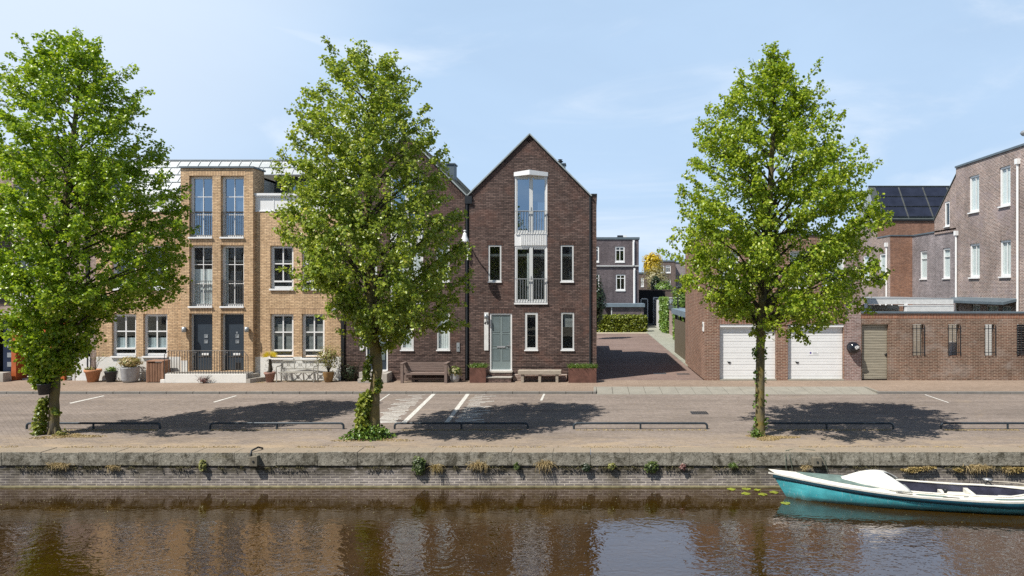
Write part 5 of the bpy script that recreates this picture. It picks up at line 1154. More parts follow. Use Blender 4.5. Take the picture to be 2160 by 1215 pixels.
# buildings on the near bank, seen only as reflections in the panes
rr = random.Random(3)
for i, (x0, x1, h) in enumerate(((-46,-30,9.5), (-29,-14,11.5), (-13,3,10.0), (4,19,12.0), (20,38,9.0))):
    H = thing('near_bank_house', ['grey brick house on the near bank, farthest left', 'tall brown house on the near bank', 'grey brick house on the near bank behind the viewer', 'tallest brown house on the near bank', 'low grey house on the near bank, farthest right'][i], 'house', ((x0+x1)/2, -15, 0), 'houses on the near bank')
    mb = MB(); mb.box(x0, x1, -26, -15, 0, h); mb.build('wall', M['farb2'] if i % 2 else M['greyb'], H)
    mb = MB()
    for fl in range(int(h/3)):
        x = x0+1.5
        while x < x1-2: mb.box(x, x+1.2, -15, -14.95, 1+fl*3, 2.7+fl*3); x += 3
    mb.build('windows', M['white'], H)
for i, (x, y) in enumerate(((-22,-6), (-9,-5.5), (7,-7), (21,-6))):
    round_tree('near_bank_tree', 'broad green tree on the near bank behind the viewer, one of four', (x, y, 0), 9, (3, 3, 3.2), 5000, 0.30, 'ivy', 60+i, 0.2, shell=0.2).__setitem__('group', 'trees on the near bank')

# ------------------------------------------------------------------ lamps on walls
t = thing('street_lamp', 'white bell shaped street lamp on a long arm at the pipe between the gabled houses', 'street lamp', (fx(987), FY, 4.6))
lx, ly, lz = fx(980.5, 27.92), 27.92, fz(511, 27.92)
mb = MB(); mb.tube([(fx(987.5),FY-0.09,fz(548.5)),(fx(987.5),FY-0.09,fz(511))], 0.032, 10); mb.box(fx(989.5),fx(992),FY-0.09,FY,fz(533),fz(524)); mb.box(fx(989.5),fx(992),FY-0.09,FY,fz(547),fz(540)); mb.build('wall_mount', M['white'], t)
mb = MB(); mb.tube([(fx(987.5),FY-0.09,fz(512)), (fx(986.5),28.4,fz(506,28.4)), (lx,ly,fz(488,ly))], 0.03, 8); mb.build('arm', M['white'], t)
mb = MB(); mb.lathe((lx,ly,lz), [(0.0,0.02),(0.15,0.0),(0.165,0.0),(0.165,0.03),(0.14,0.14),(0.085,0.27),(0.075,0.36),(0.035,0.39),(0.03,0.43),(0.055,0.45),(0.055,0.49),(0.0,0.50)], 20); mb.build('lamp_shade', M['white'], t)
for (a, b, lab) in ((383.5, 392.5, 'grey cylindrical wall lamp left of the two dark doors'), (516, 525, 'grey cylindrical wall lamp right of the two dark doors')):
    t = thing('wall_lamp', lab, 'wall lamp', (fx((a+b)/2,28.5), FY-0.18, fz(694)), 'lamps beside the dark doors'); x = fx((a+b)/2, 28.5)
    mb = MB(); mb.lathe((x, 28.50, fz(700)), [(0,0),(0.085,0),(0.085,0.22),(0,0.22)], 18); mb.build('lamp_shade', M['lampglass'], t)
    mb = MB(); mb.box(x-0.03, x+0.03, 28.52, 28.62, fz(697), fz(691)); mb.build('bracket', M['darkmetal'], t)
t = thing('wall_lamp', 'small grey box lamp above the number 49', 'wall lamp', (fx(1026), FY, fz(667))); mb = MB(); mb.lathe((fx(1026), FY-0.11, fz(672)), [(0,0),(0.07,0),(0.07,0.18),(0,0.18)], 16); mb.build('lamp_shade', M['lampglass'], t); mb = MB(); mb.box(fx(1025), fx(1027), FY-0.06, FY-0.03, fz(670), fz(665)); mb.build('bracket', M['darkmetal'], t)
t = thing('wall_lamp', 'round grey bulkhead lamp at the top right corner of the tan house', 'wall lamp', (fx(708), FY, fz(655))); mb = MB(); mb.lathe((fx(708), FY-0.13, fz(661)), [(0,0),(0.05,0.01),(0.10,0.07),(0.11,0.14),(0.07,0.21),(0,0.23)], 14); mb.build('lamp_shade', M['lampglass'], t); mb = MB(); mb.box(fx(707), fx(709), FY-0.06, FY, fz(657), fz(653)); mb.build('bracket', M['darkmetal'], t)
t = thing('door_panel_box', 'narrow grey intercom plate on dark brick beside the street lamp pipe', 'intercom', (fx(966.5), FY, fz(733))); mb = MB(); mb.box(fx(963.3), fx(970), FY-0.03, FY, fz(742), fz(723)); mb.build('back_plate', M['lampglass'], t, bevel=0.004); mb = MB(); mb.box(fx(966), fx(967.5), FY-0.04, FY-0.03, fz(734), fz(732)); mb.build('push_button', M['black'], t)

# ------------------------------------------------------------------ steps, benches, pots in front of the houses
t = thing('door_steps', 'two worn brick steps below the grey-green door', 'steps', (fx(1056), 28.5, 0))
mb = MB(); mb.box(fx(1026,28.3), fx(1079,28.3), 28.14, FY, 0, 0.18); mb.box(fx(1036,28.6), fx(1081,28.6), 28.46, FY, 0.19, 0.36); mb.build('step_block', M['dark'], t)
mb = MB(); mb.box(fx(1026,28.3)-.02, fx(1079,28.3)+.02, 28.12, FY, 0.18, 0.225); mb.box(fx(1036,28.6)-.02, fx(1081,28.6)+.01, 28.44, FY, 0.36, 0.415); mb.build('tread', M['stone'], t, bevel=0.008)
t = thing('door_steps', 'grey stone steps behind the trunk of the middle tree', 'steps', (fx(788), 28.5, 0))
mb = MB(); mb.box(fx(756,28.1), fx(806,28.1), 28.0, FY, 0, 0.17); mb.box(fx(758,28.4), fx(812,28.4), 28.35, FY, 0.17, 0.40); mb.box(fx(806,28.1)+.004, fx(817,28.1), 28.06, FY, 0, 0.38); mb.build('step_block', M['stone'], t, bevel=0.012)

t = thing('timber_bench', 'heavy brown timber bench with slatted back beside the pipe of the gabled houses', 'bench', (fx(894), 28.4, 0))
bx0_, bx1_ = fx(845,28.0), fx(943,28.0)
for s, a in ((0, bx0_), (1, bx1_-0.11)):
    mb = MB(); mb.box(a, a+0.11, 27.98, 28.09, 0, 0.76); mb.box(a, a+0.11, 28.50, 28.60, 0, 0.80); mb.box(a-0.01, a+0.12, 27.97, 28.62, 0.70+0.06, 0.80+0.02)
    mb.build('end_frame', M['benchwood'], t, bevel=0.006)
mb = MB()
for i in range(4): mb.box(bx0_+0.12, bx1_-0.12, 28.06+0.11*i, 28.155+0.11*i, 0.36, 0.405)
mb.box(bx0_+0.112, bx1_-0.112, 28.035, 28.06, 0.33, 0.41); mb.build('seat', M['benchwood'], t)
mb = MB()
for i in range(4): mb.box(bx0_+0.12, bx1_-0.12, 28.50+0.012*i, 28.54+0.012*i, 0.44+0.095*i, 0.525+0.095*i)
mb.build('backrest', M['benchwood'], t); mb = MB(); mb.box(bx0_+0.12, bx1_-0.12, 28.3, 28.36, 0.10, 0.17); mb.build('stretcher', M['benchwood'], t)

t = thing('low_bench', 'low bleached plank bench on short posts between the narrow windows', 'bench', (fx(1138), 28.3, 0))
a, b = fx(1093,28.2), fx(1184,28.2)
mb = MB(); mb.box(a, b, 28.10, 28.50, 0.335, 0.50); mb.build('seat', M['palewood'], t, bevel=0.01)
for u in (0.10, 0.50, 0.90):
    mb = MB(); x = a+(b-a)*u; mb.box(x-0.055, x+0.055, 28.14, 28.46, 0, 0.334); mb.build('leg', M['palewood'], t)
t = thing('brick_ledge', 'low mossy brick ledge under the plank bench', 'ledge', (fx(1145), 28.7, 0)); mb = MB(); mb.box(fx(1083), fx(1196), 28.62, FY, 0, 0.27); mb.build('brickwork', M['pinkb'], t)

# white wrought bench
t = thing('ornate_bench', 'pale ornate garden bench with openwork back against the white plinth', 'bench', (fx(625), 28.4, 0))
a, b = fx(586,28.2), fx(664,28.2); mt = simple('pale_bench_paint', (0.31,0.295,0.255), 0.7, var=0.15, scale=8)
mb = MB()
for i in range(5): mb.box(a+0.05, b-0.05, 28.10+0.085*i, 28.165+0.085*i, 0.40, 0.425)
mb.build('seat', mt, t)
mb = MB(); mb.tube([(a+0.04,28.58,0.84),((a+b)/2,28.6,0.88),(b-0.04,28.58,0.84)], 0.022, 6); mb.box(a+0.04,b-0.04,28.54,28.57,0.50,0.54)
for i in range(4):
    x = a+0.04+(b-a-0.08)*i/3; mb.bar((x,28.55,0.5),(x,28.58,0.85), 0.03)
for i in range(3):
    xc = a+0.04+(b-a-0.08)*(i+0.5)/3; w = (b-a)/6-0.05
    mb.bar((xc-w,28.555,0.53),(xc+w,28.585,0.84), 0.014); mb.bar((xc-w,28.585,0.84),(xc+w,28.555,0.53), 0.014)
    mb.tube([(xc+0.06*math.cos(k*math.pi/5),28.565,0.69+0.06*math.sin(k*math.pi/5)) for k in range(11)], 0.011, 5)
mb.build('backrest', mt, t)
for x in (a, b):
    mb = MB(); mb.tube([(x,28.08,0),(x,28.10,0.22),(x,28.07,0.42),(x,28.05,0.62),(x,28.12,0.67),(x,28.40,0.66),(x,28.56,0.70)], 0.022, 7); mb.build('armrest', mt, t)
    mb = MB(); mb.tube([(x,28.52,0),(x,28.50,0.4),(x,28.57,0.84)], 0.022, 7); mb.build('leg', mt, t)
mb = MB()
for i in range(5):
    x = a+0.16+(b-a-0.32)*i/4; mb.bar((x-0.06,28.12,0.39),(x,28.12,0.30), 0.014); mb.bar((x,28.12,0.30),(x+0.06,28.12,0.39), 0.014)
mb.build('apron', mt, t)

def pot(name, label, px, y, z, prof, mat, soil_r, soil_z, n=24, cat='plant pot'):
    x = fx(px, y); t = thing(name, label, cat, (x, y, z)); mb = MB(); mb.lathe((x,y,z), prof, n); mb.build('pot', M[mat], t)
    mb = MB(); mb.add([(x+soil_r*math.cos(2*math.pi*k/16), y+soil_r*math.sin(2*math.pi*k/16), z+soil_z) for k in range(16)], [tuple(range(16))]); mb.build('soil', M['soil'], t); return t, x
def plant_on(t, c, rad, n, size, mat, seed, shell=0.2, name='foliage', up=0.6):
    pts, d = blob(n, c, rad, seed, shell); return leaves(name, pts, size, M[mat], t, None, seed, d, up)
t, x = pot('potted_plant', 'wide orange terracotta pot with sparse dry plants, leftmost by the tan house', 196, 28.35, 0, [(0.15,0),(0.19,0.005),(0.27,0.40),(0.31,0.42),(0.32,0.52),(0.29,0.52),(0.27,0.46)], 'terracotta', 0.27, 0.47)
plant_on(t, (x-0.12, 28.35, 0.55), (0.22,0.14,0.12), 110, 0.05, 'bushleaf', 21)
mb = MB(); rr = random.Random(5)
for i in range(9):
    a = rr.uniform(-1,1); mb.tube([(x+0.1,28.35,0.47),(x+0.1+a*0.15,28.35+rr.uniform(-.1,.1),0.8),(x+0.12+a*0.5,28.35+rr.uniform(-.1,.1),1.05+rr.uniform(0,.25))], 0.006, 4)
mb.build('stems', M['twig'], t)
plant_on(t, (x+0.25, 28.35, 1.05), (0.55,0.15,0.25), 60, 0.04, 'bushleaf', 22, name='leaves')
t, x = pot('potted_plant', 'small black pot with a fresh green plant', 234, 28.35, 0, [(0.15,0),(0.16,0.01),(0.23,0.41),(0.245,0.42),(0.245,0.45),(0.22,0.45),(0.22,0.42)], 'blackpot', 0.22, 0.42)
plant_on(t, (x, 28.35, 0.53), (0.24,0.2,0.13), 220, 0.055, 'ivy', 23)
t, x = pot('potted_bush', 'large grey round pot with an olive bush', 274.5, 28.3, 0, [(0.20,0),(0.26,0.02),(0.31,0.12),(0.345,0.58),(0.355,0.60),(0.355,0.63),(0.32,0.63),(0.31,0.58)], 'greypot', 0.31, 0.58)
plant_on(t, (x, 28.3, 0.83), (0.46,0.4,0.24), 1100, 0.055, 'strawleaf', 24, 0.3); plant_on(t, (x, 28.3, 0.83), (0.46,0.4,0.24), 500, 0.055, 'bushleaf', 25, 0.3, 'green_leaves')
t, x = pot('potted_palm', 'small palm with yellow fronds in a decorated clay pot beside the pale bench', 569.5, 28.3, 0, [(0.13,0),(0.145,0.02),(0.15,0.10),(0.165,0.11),(0.20,0.32),(0.235,0.34),(0.235,0.42),(0.20,0.42),(0.19,0.38)], 'pinkpot', 0.19, 0.38)
mb = MB(); mb.tube([(x,28.3,0.36),(x+0.02,28.3,0.6),(x,28.3,0.95)], [0.09,0.075,0.05], 9); tk = mb.build('trunk', M['twig'], t)
r = np.random.default_rng(3); pts = np.stack([x+0.08*r.normal(size=160)*0.8, 28.3+0.08*r.normal(size=160)*0.8, 0.38+0.55*r.random(160)], 1); blades('trunk_fibres', pts, 0.09, M['twig'], tk, None, 4, 1.0, 0.008)
mb = MB()
for i in range(26):
    a = 2*math.pi*i/26; e = 0.35+0.5*math.sin(i*1.7); c0 = Vector((x, 28.3, 1.0)); d = Vector((math.cos(a)*math.cos(e)*0.95, math.sin(a)*math.cos(e)*0.6, 0.35+0.6*abs(math.sin(e)))).normalized()
    L = 0.36; s = d.cross(Vector((0,1,0))).normalized(); c1 = c0+d*L*0.6; c2 = c0+d*L
    for k in (-2,-1,0,1,2):
        tip = c2+s*0.05*k-Vector((0,0,abs(k)*0.02)); m_ = c1+s*0.03*k
        mb.quad(tuple(c0+d*0.1), tuple(m_+s*0.008), tuple(tip), tuple(m_-s*0.008))
mb.build('fronds', M['frond'], t)
t, x = pot('potted_shrub', 'loose pale shrub in a brown glazed pot right of the pale bench', 693, 28.3, 0, [(0.12,0),(0.15,0.02),(0.21,0.25),(0.225,0.40),(0.235,0.42),(0.20,0.42),(0.19,0.38)], 'glaze', 0.19, 0.38)
mb = MB(); rr = random.Random(6)
for i in range(16):
    a = rr.uniform(-1,1); b_ = rr.uniform(-.25,.25); mb.tube([(x,28.3,0.38),(x+a*0.15,28.3+b_*.5,0.7),(x+a*0.55,28.3+b_,1.0+rr.uniform(0,.45)*(1-abs(a)*.4))], [0.012,0.008,0.004], 5)
mb.build('stems', M['twig'], t); plant_on(t, (x, 28.3, 1.05), (0.62,0.32,0.55), 900, 0.05, 'bushleaf', 27, 0.15); plant_on(t, (x, 28.3, 1.1), (0.6,0.3,0.5), 350, 0.045, 'strawleaf', 28, 0.15, 'pale_leaves')
t, x = pot('potted_plant', 'ribbed grey pot with a variegated plant between timber bench and rusty planter', 960, 28.35, 0, [(0.11,0),(0.16,0.02),(0.20,0.18),(0.19,0.30),(0.21,0.33),(0.18,0.33),(0.17,0.30)], 'greypot', 0.17, 0.30)
plant_on(t, (x, 28.35, 0.46), (0.29,0.26,0.20), 420, 0.065, 'paleleaf', 29, 0.2); plant_on(t, (x, 28.35, 0.46), (0.29,0.26,0.20), 300, 0.06, 'ivy', 30, 0.2, 'green_leaves')
# shrub and weeds
x = fx(738, 28.5); t = thing('climbing_shrub', 'bare dark twiggy shrub at the foot of the dark brick wall', 'shrub', (x, 28.5, 0)); mb = MB(); rr = random.Random(8)
for i in range(40):
    a = rr.uniform(-.45,.5); mb.tube([(x+a*.3,28.55,0),(x+a*.7,28.5+rr.uniform(-.15,.1),0.4),(x+a+rr.uniform(-.1,.15),28.5+rr.uniform(-.2,.15),0.55+rr.uniform(0,.5))], 0.007, 4)
mb.build('stems', M['twig'], t); plant_on(t, (x, 28.5, 0.42), (0.42,0.2,0.42), 420, 0.06, 'darkleaf', 31, 0.1)
x = fx(430, 27.95); t = thing('red_weed', 'small dark red leaved weed growing against the white stoop', 'weed', (x, 27.92, 0)); mb = MB()
for i in range(14):
    a = rr.uniform(-.3,.3); mb.tube([(x,27.93,0),(x+a*.6,27.92,0.15),(x+a*1.3,27.9+rr.uniform(-.1,.05),0.22+rr.uniform(0,.15))], 0.004, 4)
mb.build('stems', M['twig'], t); plant_on(t, (x, 27.92, 0.15), (0.27,0.13,0.16), 260, 0.04, 'redleaf', 32, 0.1)
# slatted bin screen
a, b = fx(311,28.2), fx(346,28.2); t = thing('bin_enclosure', 'box of upright reddish timber slats left of the stoop', 'bin enclosure', ((a+b)/2, 28.35, 0))
mb = MB(); n = 9
for i in range(n):
    x = a+0.06+(b-a-0.15)*i/(n-1); mb.box(x, x+0.038, 28.15, 28.17, 0.03, 0.82)
mb.build('slats', M['redwood'], t); mb = MB(); mb.box(a, a+0.05, 28.13, 28.62, 0, 0.86); mb.box(b-0.05, b, 28.13, 28.62, 0, 0.86); mb.box(a, b, 28.12, 28.64, 0.86, 0.90); mb.build('frame', M['redwood'], t)
mb = MB(); mb.box(a+.07, b-.07, 28.24, 28.58, 0.0, 0.80); mb.build('gap_shade_box', M['blackpot'], t)  # black box added inside to stand in for shade between the slats
# corten planters with grass
for (p0, p1, dz, lab) in ((991, 1025, 0.62, 'small square rusty steel planter left of the grey-green door'), (1199, 1258, 0.60, 'wide rusty steel planter at the alley corner')):
    a, b = fx(p0,28.1), fx(p1,28.1); t = thing('rusty_planter', lab, 'planter', ((a+b)/2, 28.35, 0), 'rusty steel planters'); y0, y1 = 28.06, 28.62
    mb = MB(); mb.box(a, b, y0, y0+.02, 0, dz); mb.box(a, b, y1-.02, y1, 0, dz); mb.box(a, a+.02, y0+.02, y1-.02, 0, dz); mb.box(b-.02, b, y0+.02, y1-.02, 0, dz); mb.build('steel_box', M['corten'], t)
    mb = MB(); mb.box(a+.02, b-.02, y0+.02, y1-.02, 0.3, dz-0.04); mb.build('soil', M['soil'], t)
    r = np.random.default_rng(int(p0)); n = int(900*(b-a)); pts = np.stack([a+.03+(b-a-.06)*r.random(n), y0+.02+(y1-y0-.04)*r.random(n), np.full(n, dz-.05)], 1)
    blades('grass', pts, 0.27, M['grassgreen'], t, None, int(p0), 0.55, 0.009)

# ------------------------------------------------------------------ low parking rails
def rail(x0, label):
    t = thing('parking_rail', label, 'parking rail', (x0+1.88, 19.26, RZ), 'low dark parking rails along the road'); y = 19.26; z = RZ+0.165
    mb = MB(); L = 3.76; path = [(x0,y,RZ-.02),(x0,y,z-0.08)]
    for k in range(1,5): a = k*math.pi/8; path.append((x0+0.09*(1-math.cos(a)), y, z-0.08+0.08*math.sin(a)))
    path.append((x0+L*0.5,y,z))
    for k in range(4,0,-1): a = k*math.pi/8; path.append((x0+L-0.09*(1-math.cos(a)), y, z-0.08+0.08*math.sin(a)))
    path += [(x0+L,y,z-0.08),(x0+L,y,RZ-.02)]; mb.tube(path, 0.030, 12); mb.build('bar', M['railblue'], t)
    mb = MB(); mb.tube([(x0+L*0.5,y,RZ-.02),(x0+L*0.5,y,z-.02)], 0.028, 10); mb.build('middle_post', M['railblue'], t); return t
M['railblue'] = simple('blue_grey_pipe', (0.034, 0.047, 0.060), 0.4, 0.2, var=0.2, scale=8)
labs = ['low pipe rail behind the trunk of the left tree', 'low pipe rail between the left tree and the middle tree', 'low pipe rail across the two thick parking lines', 'low pipe rail in full sun left of the right tree', 'low pipe rail in the shadow right of the right tree', 'low pipe rail at the right edge of the frame']
first = rail(fx(56.5,19.26), labs[0])
for px, lab in zip((443.5, 832.5, 1210.5, 1603, 1985), labs[1:]):
    c = copy_tree(first); c.location.x = fx(px,19.26)+1.88; c['label'] = lab

# ------------------------------------------------------------------ the three lindens
def interp(tab, y):
    ys = [a[0] for a in tab]; return (float(np.interp(y, ys, [a[1] for a in tab])), float(np.interp(y, ys, [a[2] for a in tab])))
def linden(label, base, trunk, tab, mat, bark, nleaf, seed, lsize=0.088, inset=0.03):
    bx, by = base.x, base.y; rng = random.Random(seed); r = np.random.default_rng(seed); k = by/FPX
    t = thing('linden_tree', label, 'tree', base, 'lindens in a row on the quay')
    zy = lambda z: 607.5+(EYE-z)*FPX/by
    ztop = EYE+(607.5-tab[0][0])*k; zbot = EYE+(607.5-tab[-1][0])*k
    tt = np.linspace(-1.2, 1.2, 61); cache = {}
    def env(z):                     # centre and radius of the round crown slice whose outline spans the surveyed width
        key = round(z*20)
        if key not in cache:
            l, rr_ = interp(tab, zy(z)); m_ = (rr_-l)*inset; l += m_; rr_ -= m_; tl, trr = (l-1250)/FPX, (rr_-1250)/FPX
            c, rd = (tl+trr)/2*by, (trr-tl)/2*by
            for _ in range(6):
                R_ = float(np.max((c+rd*np.cos(tt))/(by-rd*np.sin(tt)))); L_ = float(np.min((c-rd*np.cos(tt))/(by-rd*np.sin(tt))))
                c += ((tl-L_)+(trr-R_))/2*by; rd += ((trr-R_)-(tl-L_))/2*by; rd = max(rd, 0.04)
            cache[key] = (c, rd)
        return cache[key]
    # trunk
    mb = MB(); tp = [Vector(p) for p in trunk]; rad = [p[3] for p in trunk]; tp = [Vector(p[:3]) for p in trunk]
    path = []; rs = []
    for i in range(len(tp)-1):
        for s in range(4):
            u = s/4; path.append(tp[i].lerp(tp[i+1], u)+Vector((rng.uniform(-1,1),rng.uniform(-1,1),0))*0.012); rs.append(rad[i]*(1-u)+rad[i+1]*u)
    path.append(tp[-1]); rs.append(rad[-1]); mb.tube(path, rs, 14)
    for a in range(6): aa = a*math.pi/3+0.4; mb.tube([(bx+math.cos(aa)*rad[0]*1.12, by+math.sin(aa)*rad[0]*1.12, base.z-.02), (bx+math.cos(aa)*rad[0]*0.5, by+math.sin(aa)*rad[0]*0.5, base.z+0.22)], [rad[0]*0.25, rad[0]*0.3], 7)
    mb.build('trunk', M[bark], t)
    def trunk_at(z):
        for i in range(len(tp)-1):
            if tp[i].z <= z <= tp[i+1].z: return tp[i].lerp(tp[i+1], (z-tp[i].z)/(tp[i+1].z-tp[i].z))
        return tp[-1]
    # limbs reaching the crown outline
    limbs = []; mb = MB(); shoots = []; sprigs = []; nl = 120
    for i in range(nl):
        u = (i+rng.random())/nl; ze = zbot+0.15+(ztop-zbot-0.5)*(u**1.05); a = i*2.399+rng.uniform(-.4,.4)
        cx, rd = env(ze); rd2 = rd*(rng.uniform(0.55,0.93) if rng.random() < 0.72 else rng.uniform(0.92,1.02)); rise = min(rd2*rng.uniform(0.5,1.0), ze-2.35)
        e = Vector((cx+math.cos(a)*rd2, by+math.sin(a)*rd2*0.98, ze)); zst = max(zbot+0.35+0.1*rng.random(), ze-max(rise,0.2)); s = trunk_at(min(zst, tp[-1].z))
        m1 = s.lerp(e, 0.45)+Vector((0,0,-0.05+0.12*rd2)); pth = [s, s.lerp(m1,0.5)+Vector((0,0,0.05)), m1, m1.lerp(e,0.55)+Vector((rng.uniform(-.08,.08),rng.uniform(-.08,.08),0.04)), e]
        r0 = 0.010+0.010*(e-s).length; mb.tube(pth, [r0, r0*.8, r0*.55, r0*.35, 0.006], 6, cap=False); limbs.append(pth)
    # shoots: along limbs, plus free ones filling the outer shell
    def add_shoot(p, d, L): shoots.append((p, d.normalized(), L))
    for pth in limbs:
        L = (pth[-1]-pth[0]).length; n = int(4+L*4.2)
        for j in range(n):
            u = 0.28+0.72*(j+rng.random())/n; i = min(3, int(u*4)); p = pth[i].lerp(pth[i+1], u*4-i)
            o = Vector((p.x-bx, p.y-by, 0)); o = o.normalized() if o.length > 0.05 else Vector((1,0,0))
            d = o*0.7+Vector((rng.uniform(-1,1), rng.uniform(-1,1), rng.uniform(-0.45,1.0)))*0.8
            if mnoise.noise(p*0.95+Vector((seed*3.1,0,0))) < -0.24: continue
            add_shoot(p, d, rng.uniform(0.25,0.60))
        dd_ = (pth[-1]-pth[-2]).normalized(); p = pth[-1]; L2 = rng.uniform(0.35,0.7)
        add_shoot(p, dd_+Vector((0,0,0.5 if p.z > zbot+1.6 else -0.3)), L2)
        for _k in range(3): add_shoot(p-dd_*rng.uniform(0,.3), dd_*0.8+Vector((rng.uniform(-.8,.8),rng.uniform(-.8,.8),rng.uniform(-.5,.7))), rng.uniform(0.2,0.45))
    for i in range(620):
        for _ in range(20):
            z = rng.uniform(zbot, ztop-0.1); cx, rd = env(z)
            if rng.random() < (rd/2.8)**1.6+0.03: break
        a = rng.uniform(0, 2*math.pi); q_ = math.sqrt(rng.uniform(0.2,1.0))*0.92; p = Vector((cx+math.cos(a)*rd*q_, by+math.sin(a)*rd*q_, z))
        if mnoise.noise(p*0.9+Vector((seed,0,0))) < -0.20: continue
        o = Vector((math.cos(a), math.sin(a), 0.35)); add_shoot(p, o+Vector((rng.uniform(-.8,.8),rng.uniform(-.8,.8),rng.uniform(-.6,.8))), rng.uniform(0.3,0.6))
    for i in range(85):                   # loose sprigs that break the outline
        z = rng.uniform(zbot+0.2, ztop-0.5); cx, rd = env(z); a = rng.choice((0, math.pi))+rng.uniform(-1.1, 1.1)
        p = Vector((cx+math.cos(a)*rd*0.86, by+math.sin(a)*rd*0.86, z)); d = Vector((math.cos(a), math.sin(a), 0)).normalized()
        d = d*rng.uniform(.6,1.1)+Vector((0,0,rng.uniform(0.1,1.1) if z > zbot+2.2 else rng.uniform(-.7,.5)))
        L = rng.uniform(0.35,0.75) if rd > 0.8 else 0.3; sprigs.append((p, d.normalized(), L)); sprigs.append((p+d.normalized()*L*0.55, (d.normalized()+Vector((rng.uniform(-.6,.6),rng.uniform(-.6,.6),rng.uniform(-.4,.6)))).normalized(), L*0.5))
    for z in np.linspace(ztop-0.75, ztop-0.3, 5): cx, rd = env(z); add_shoot(Vector((cx, by, float(z))), Vector((rng.uniform(-.15,.15), 0, 1)), 0.42)
    sb = MB(); P0 = []; D0 = []; per = nleaf/len(shoots)
    kept = 0
    for kk, (p, d, L) in enumerate(shoots+sprigs):
        free = kk >= len(shoots); e = p+d*L+Vector((0,0,0.03)); cx, rd = env(min(max(e.z, zbot), ztop))
        if not free and (math.hypot(e.x-cx, e.y-by) > rd*1.06+0.06) or e.z > ztop+0.05 or e.z < zbot-0.3:
            L *= 0.45; e = p+d*L
        if kept % 2 == 0 or free: sb.tube([p, e], [0.006, 0.003], 3, cap=False)
        kept += 1
        n = max(6, int(per*(0.6+0.8*rng.random())*(L/0.45)*(0.62 if free else 1)))
        u = r.random(n)**0.75; base_ = np.array(p)[None,:]+np.array(d)[None,:]*(L*u)[:,None]
        off = r.normal(size=(n,3))*np.array([0.075,0.075,0.065])*(0.75 if free else 1.0)*(0.55+0.6*(1-u))[:,None]; off[:,2] -= 0.02
        P0.append(base_+off); D0.append(np.tile(np.array(d), (n,1)))
    mb.build('limbs', M['twig'], t); sb.build('shoots', M['twig'], t)
    pts = np.concatenate(P0); outv = pts-np.array([[bx, by, (ztop+zbot)/2-1.0]]); outv /= np.linalg.norm(outv, axis=1)[:,None]
    leaves('crown', pts, lsize, M[mat], t, None, seed, outv, 0.42, 0.45, rnd=0.95)
    return t
T1 = [(56,160,195),(75,130,205),(100,75,215),(130,30,240),(170,0,270),(200,-25,300),(250,-40,330),(300,-50,360),(370,-55,376),(430,-60,404),(480,-55,420),(540,-40,408),(600,-18,400),(635,0,385),(655,4,280),(675,0,212),(710,10,208),(745,45,190),(785,68,150),(805,85,130)]
T2 = [(86,776,802),(105,745,815),(130,692,838),(170,683,855),(200,640,890),(230,628,918),(260,630,905),(300,604,942),(350,596,945),(375,560,948),(400,575,950),(450,575,975),(500,585,965),(540,590,985),(580,590,1004),(620,650,985),(660,690,975),(690,715,960),(715,735,860),(740,765,812)]
T3 = [(84,1632,1642),(110,1622,1646),(130,1602,1657),(165,1580,1672),(190,1540,1715),(230,1500,1722),(275,1475,1740),(320,1456,1805),(370,1448,1830),(420,1440,1842),(455,1428,1862),(490,1425,1885),(530,1410,1850),(580,1428,1862),(620,1448,1850),(650,1475,1838),(680,1560,1760),(700,1585,1715),(722,1598,1655)]
b1 = G(114, 915, RZ); b2 = G(787, 922, RZ); b3 = G(1602, 919, RZ)
def tr(b, l): return [(fx(px,b.y), b.y, EYE-(py-607.5)*b.y/FPX, rr) for px, py, rr in l]
linden('leaning linden with a wide crown at the left edge, ivy at its foot', b1, tr(b1, [(113,922,0.15),(113,890,0.125),(115,830,0.118),(119,770,0.115),(123,680,0.105),(130,520,0.11),(150,330,0.07),(172,120,0.02)]), T1, 'leaf', 'bark', 80000, 41, 0.074, 0.04)
linden('middle linden with a crooked lichen covered trunk in front of the gabled house', b2, tr(b2, [(787,925,0.18),(788,880,0.155),(789,830,0.135),(797,780,0.13),(791,735,0.155),(786,700,0.12),(783,600,0.12),(775,480,0.10),(780,330,0.07),(788,140,0.02)]), T2, 'leaf2', 'bark2', 66000, 57, 0.074, 0.02)
linden('right linden with a slim straight trunk in front of the white garage doors', b3, tr(b3, [(1603,921,0.145),(1603,890,0.125),(1603,800,0.12),(1604,720,0.115),(1610,600,0.11),(1622,450,0.085),(1630,300,0.06),(1637,130,0.015)]), T3, 'leaf3', 'bark', 70000, 73, 0.074, -0.005)

# ivy and small growth at the trunks
def column_pts(b, l, n, rad, seed):
    r = np.random.default_rng(seed); z = r.random(n); py = np.interp(z, np.linspace(0,1,len(l)), [a[1] for a in l]); px = np.interp(z, np.linspace(0,1,len(l)), [a[0] for a in l]); w = np.interp(z, np.linspace(0,1,len(l)), [a[2] for a in l])
    a = r.random(n)*2*np.pi; q_ = 0.6+0.4*r.random(n); k = b.y/FPX
    lump = 0.8+0.35*np.sin(z*37+seed)*np.cos(z*17)
    return np.stack([(px-1250)*k+np.cos(a)*w*k*q_*lump, b.y-0.1+np.sin(a)*w*k*q_*0.8, EYE-(py-607.5)*k], 1), np.stack([np.cos(a), np.sin(a), 0*a], 1)
pts, o = column_pts(b1, [(88,922,16),(90,890,14),(95,860,12),(100,838,8)], 900, 1, 2); tag(leaves('ivy', pts, 0.075, M['ivyyellow'], None, (b1.x-0.3, b1.y, RZ), 5, o), 'leafy ivy climbing the left side of the left trunk', 'ivy')
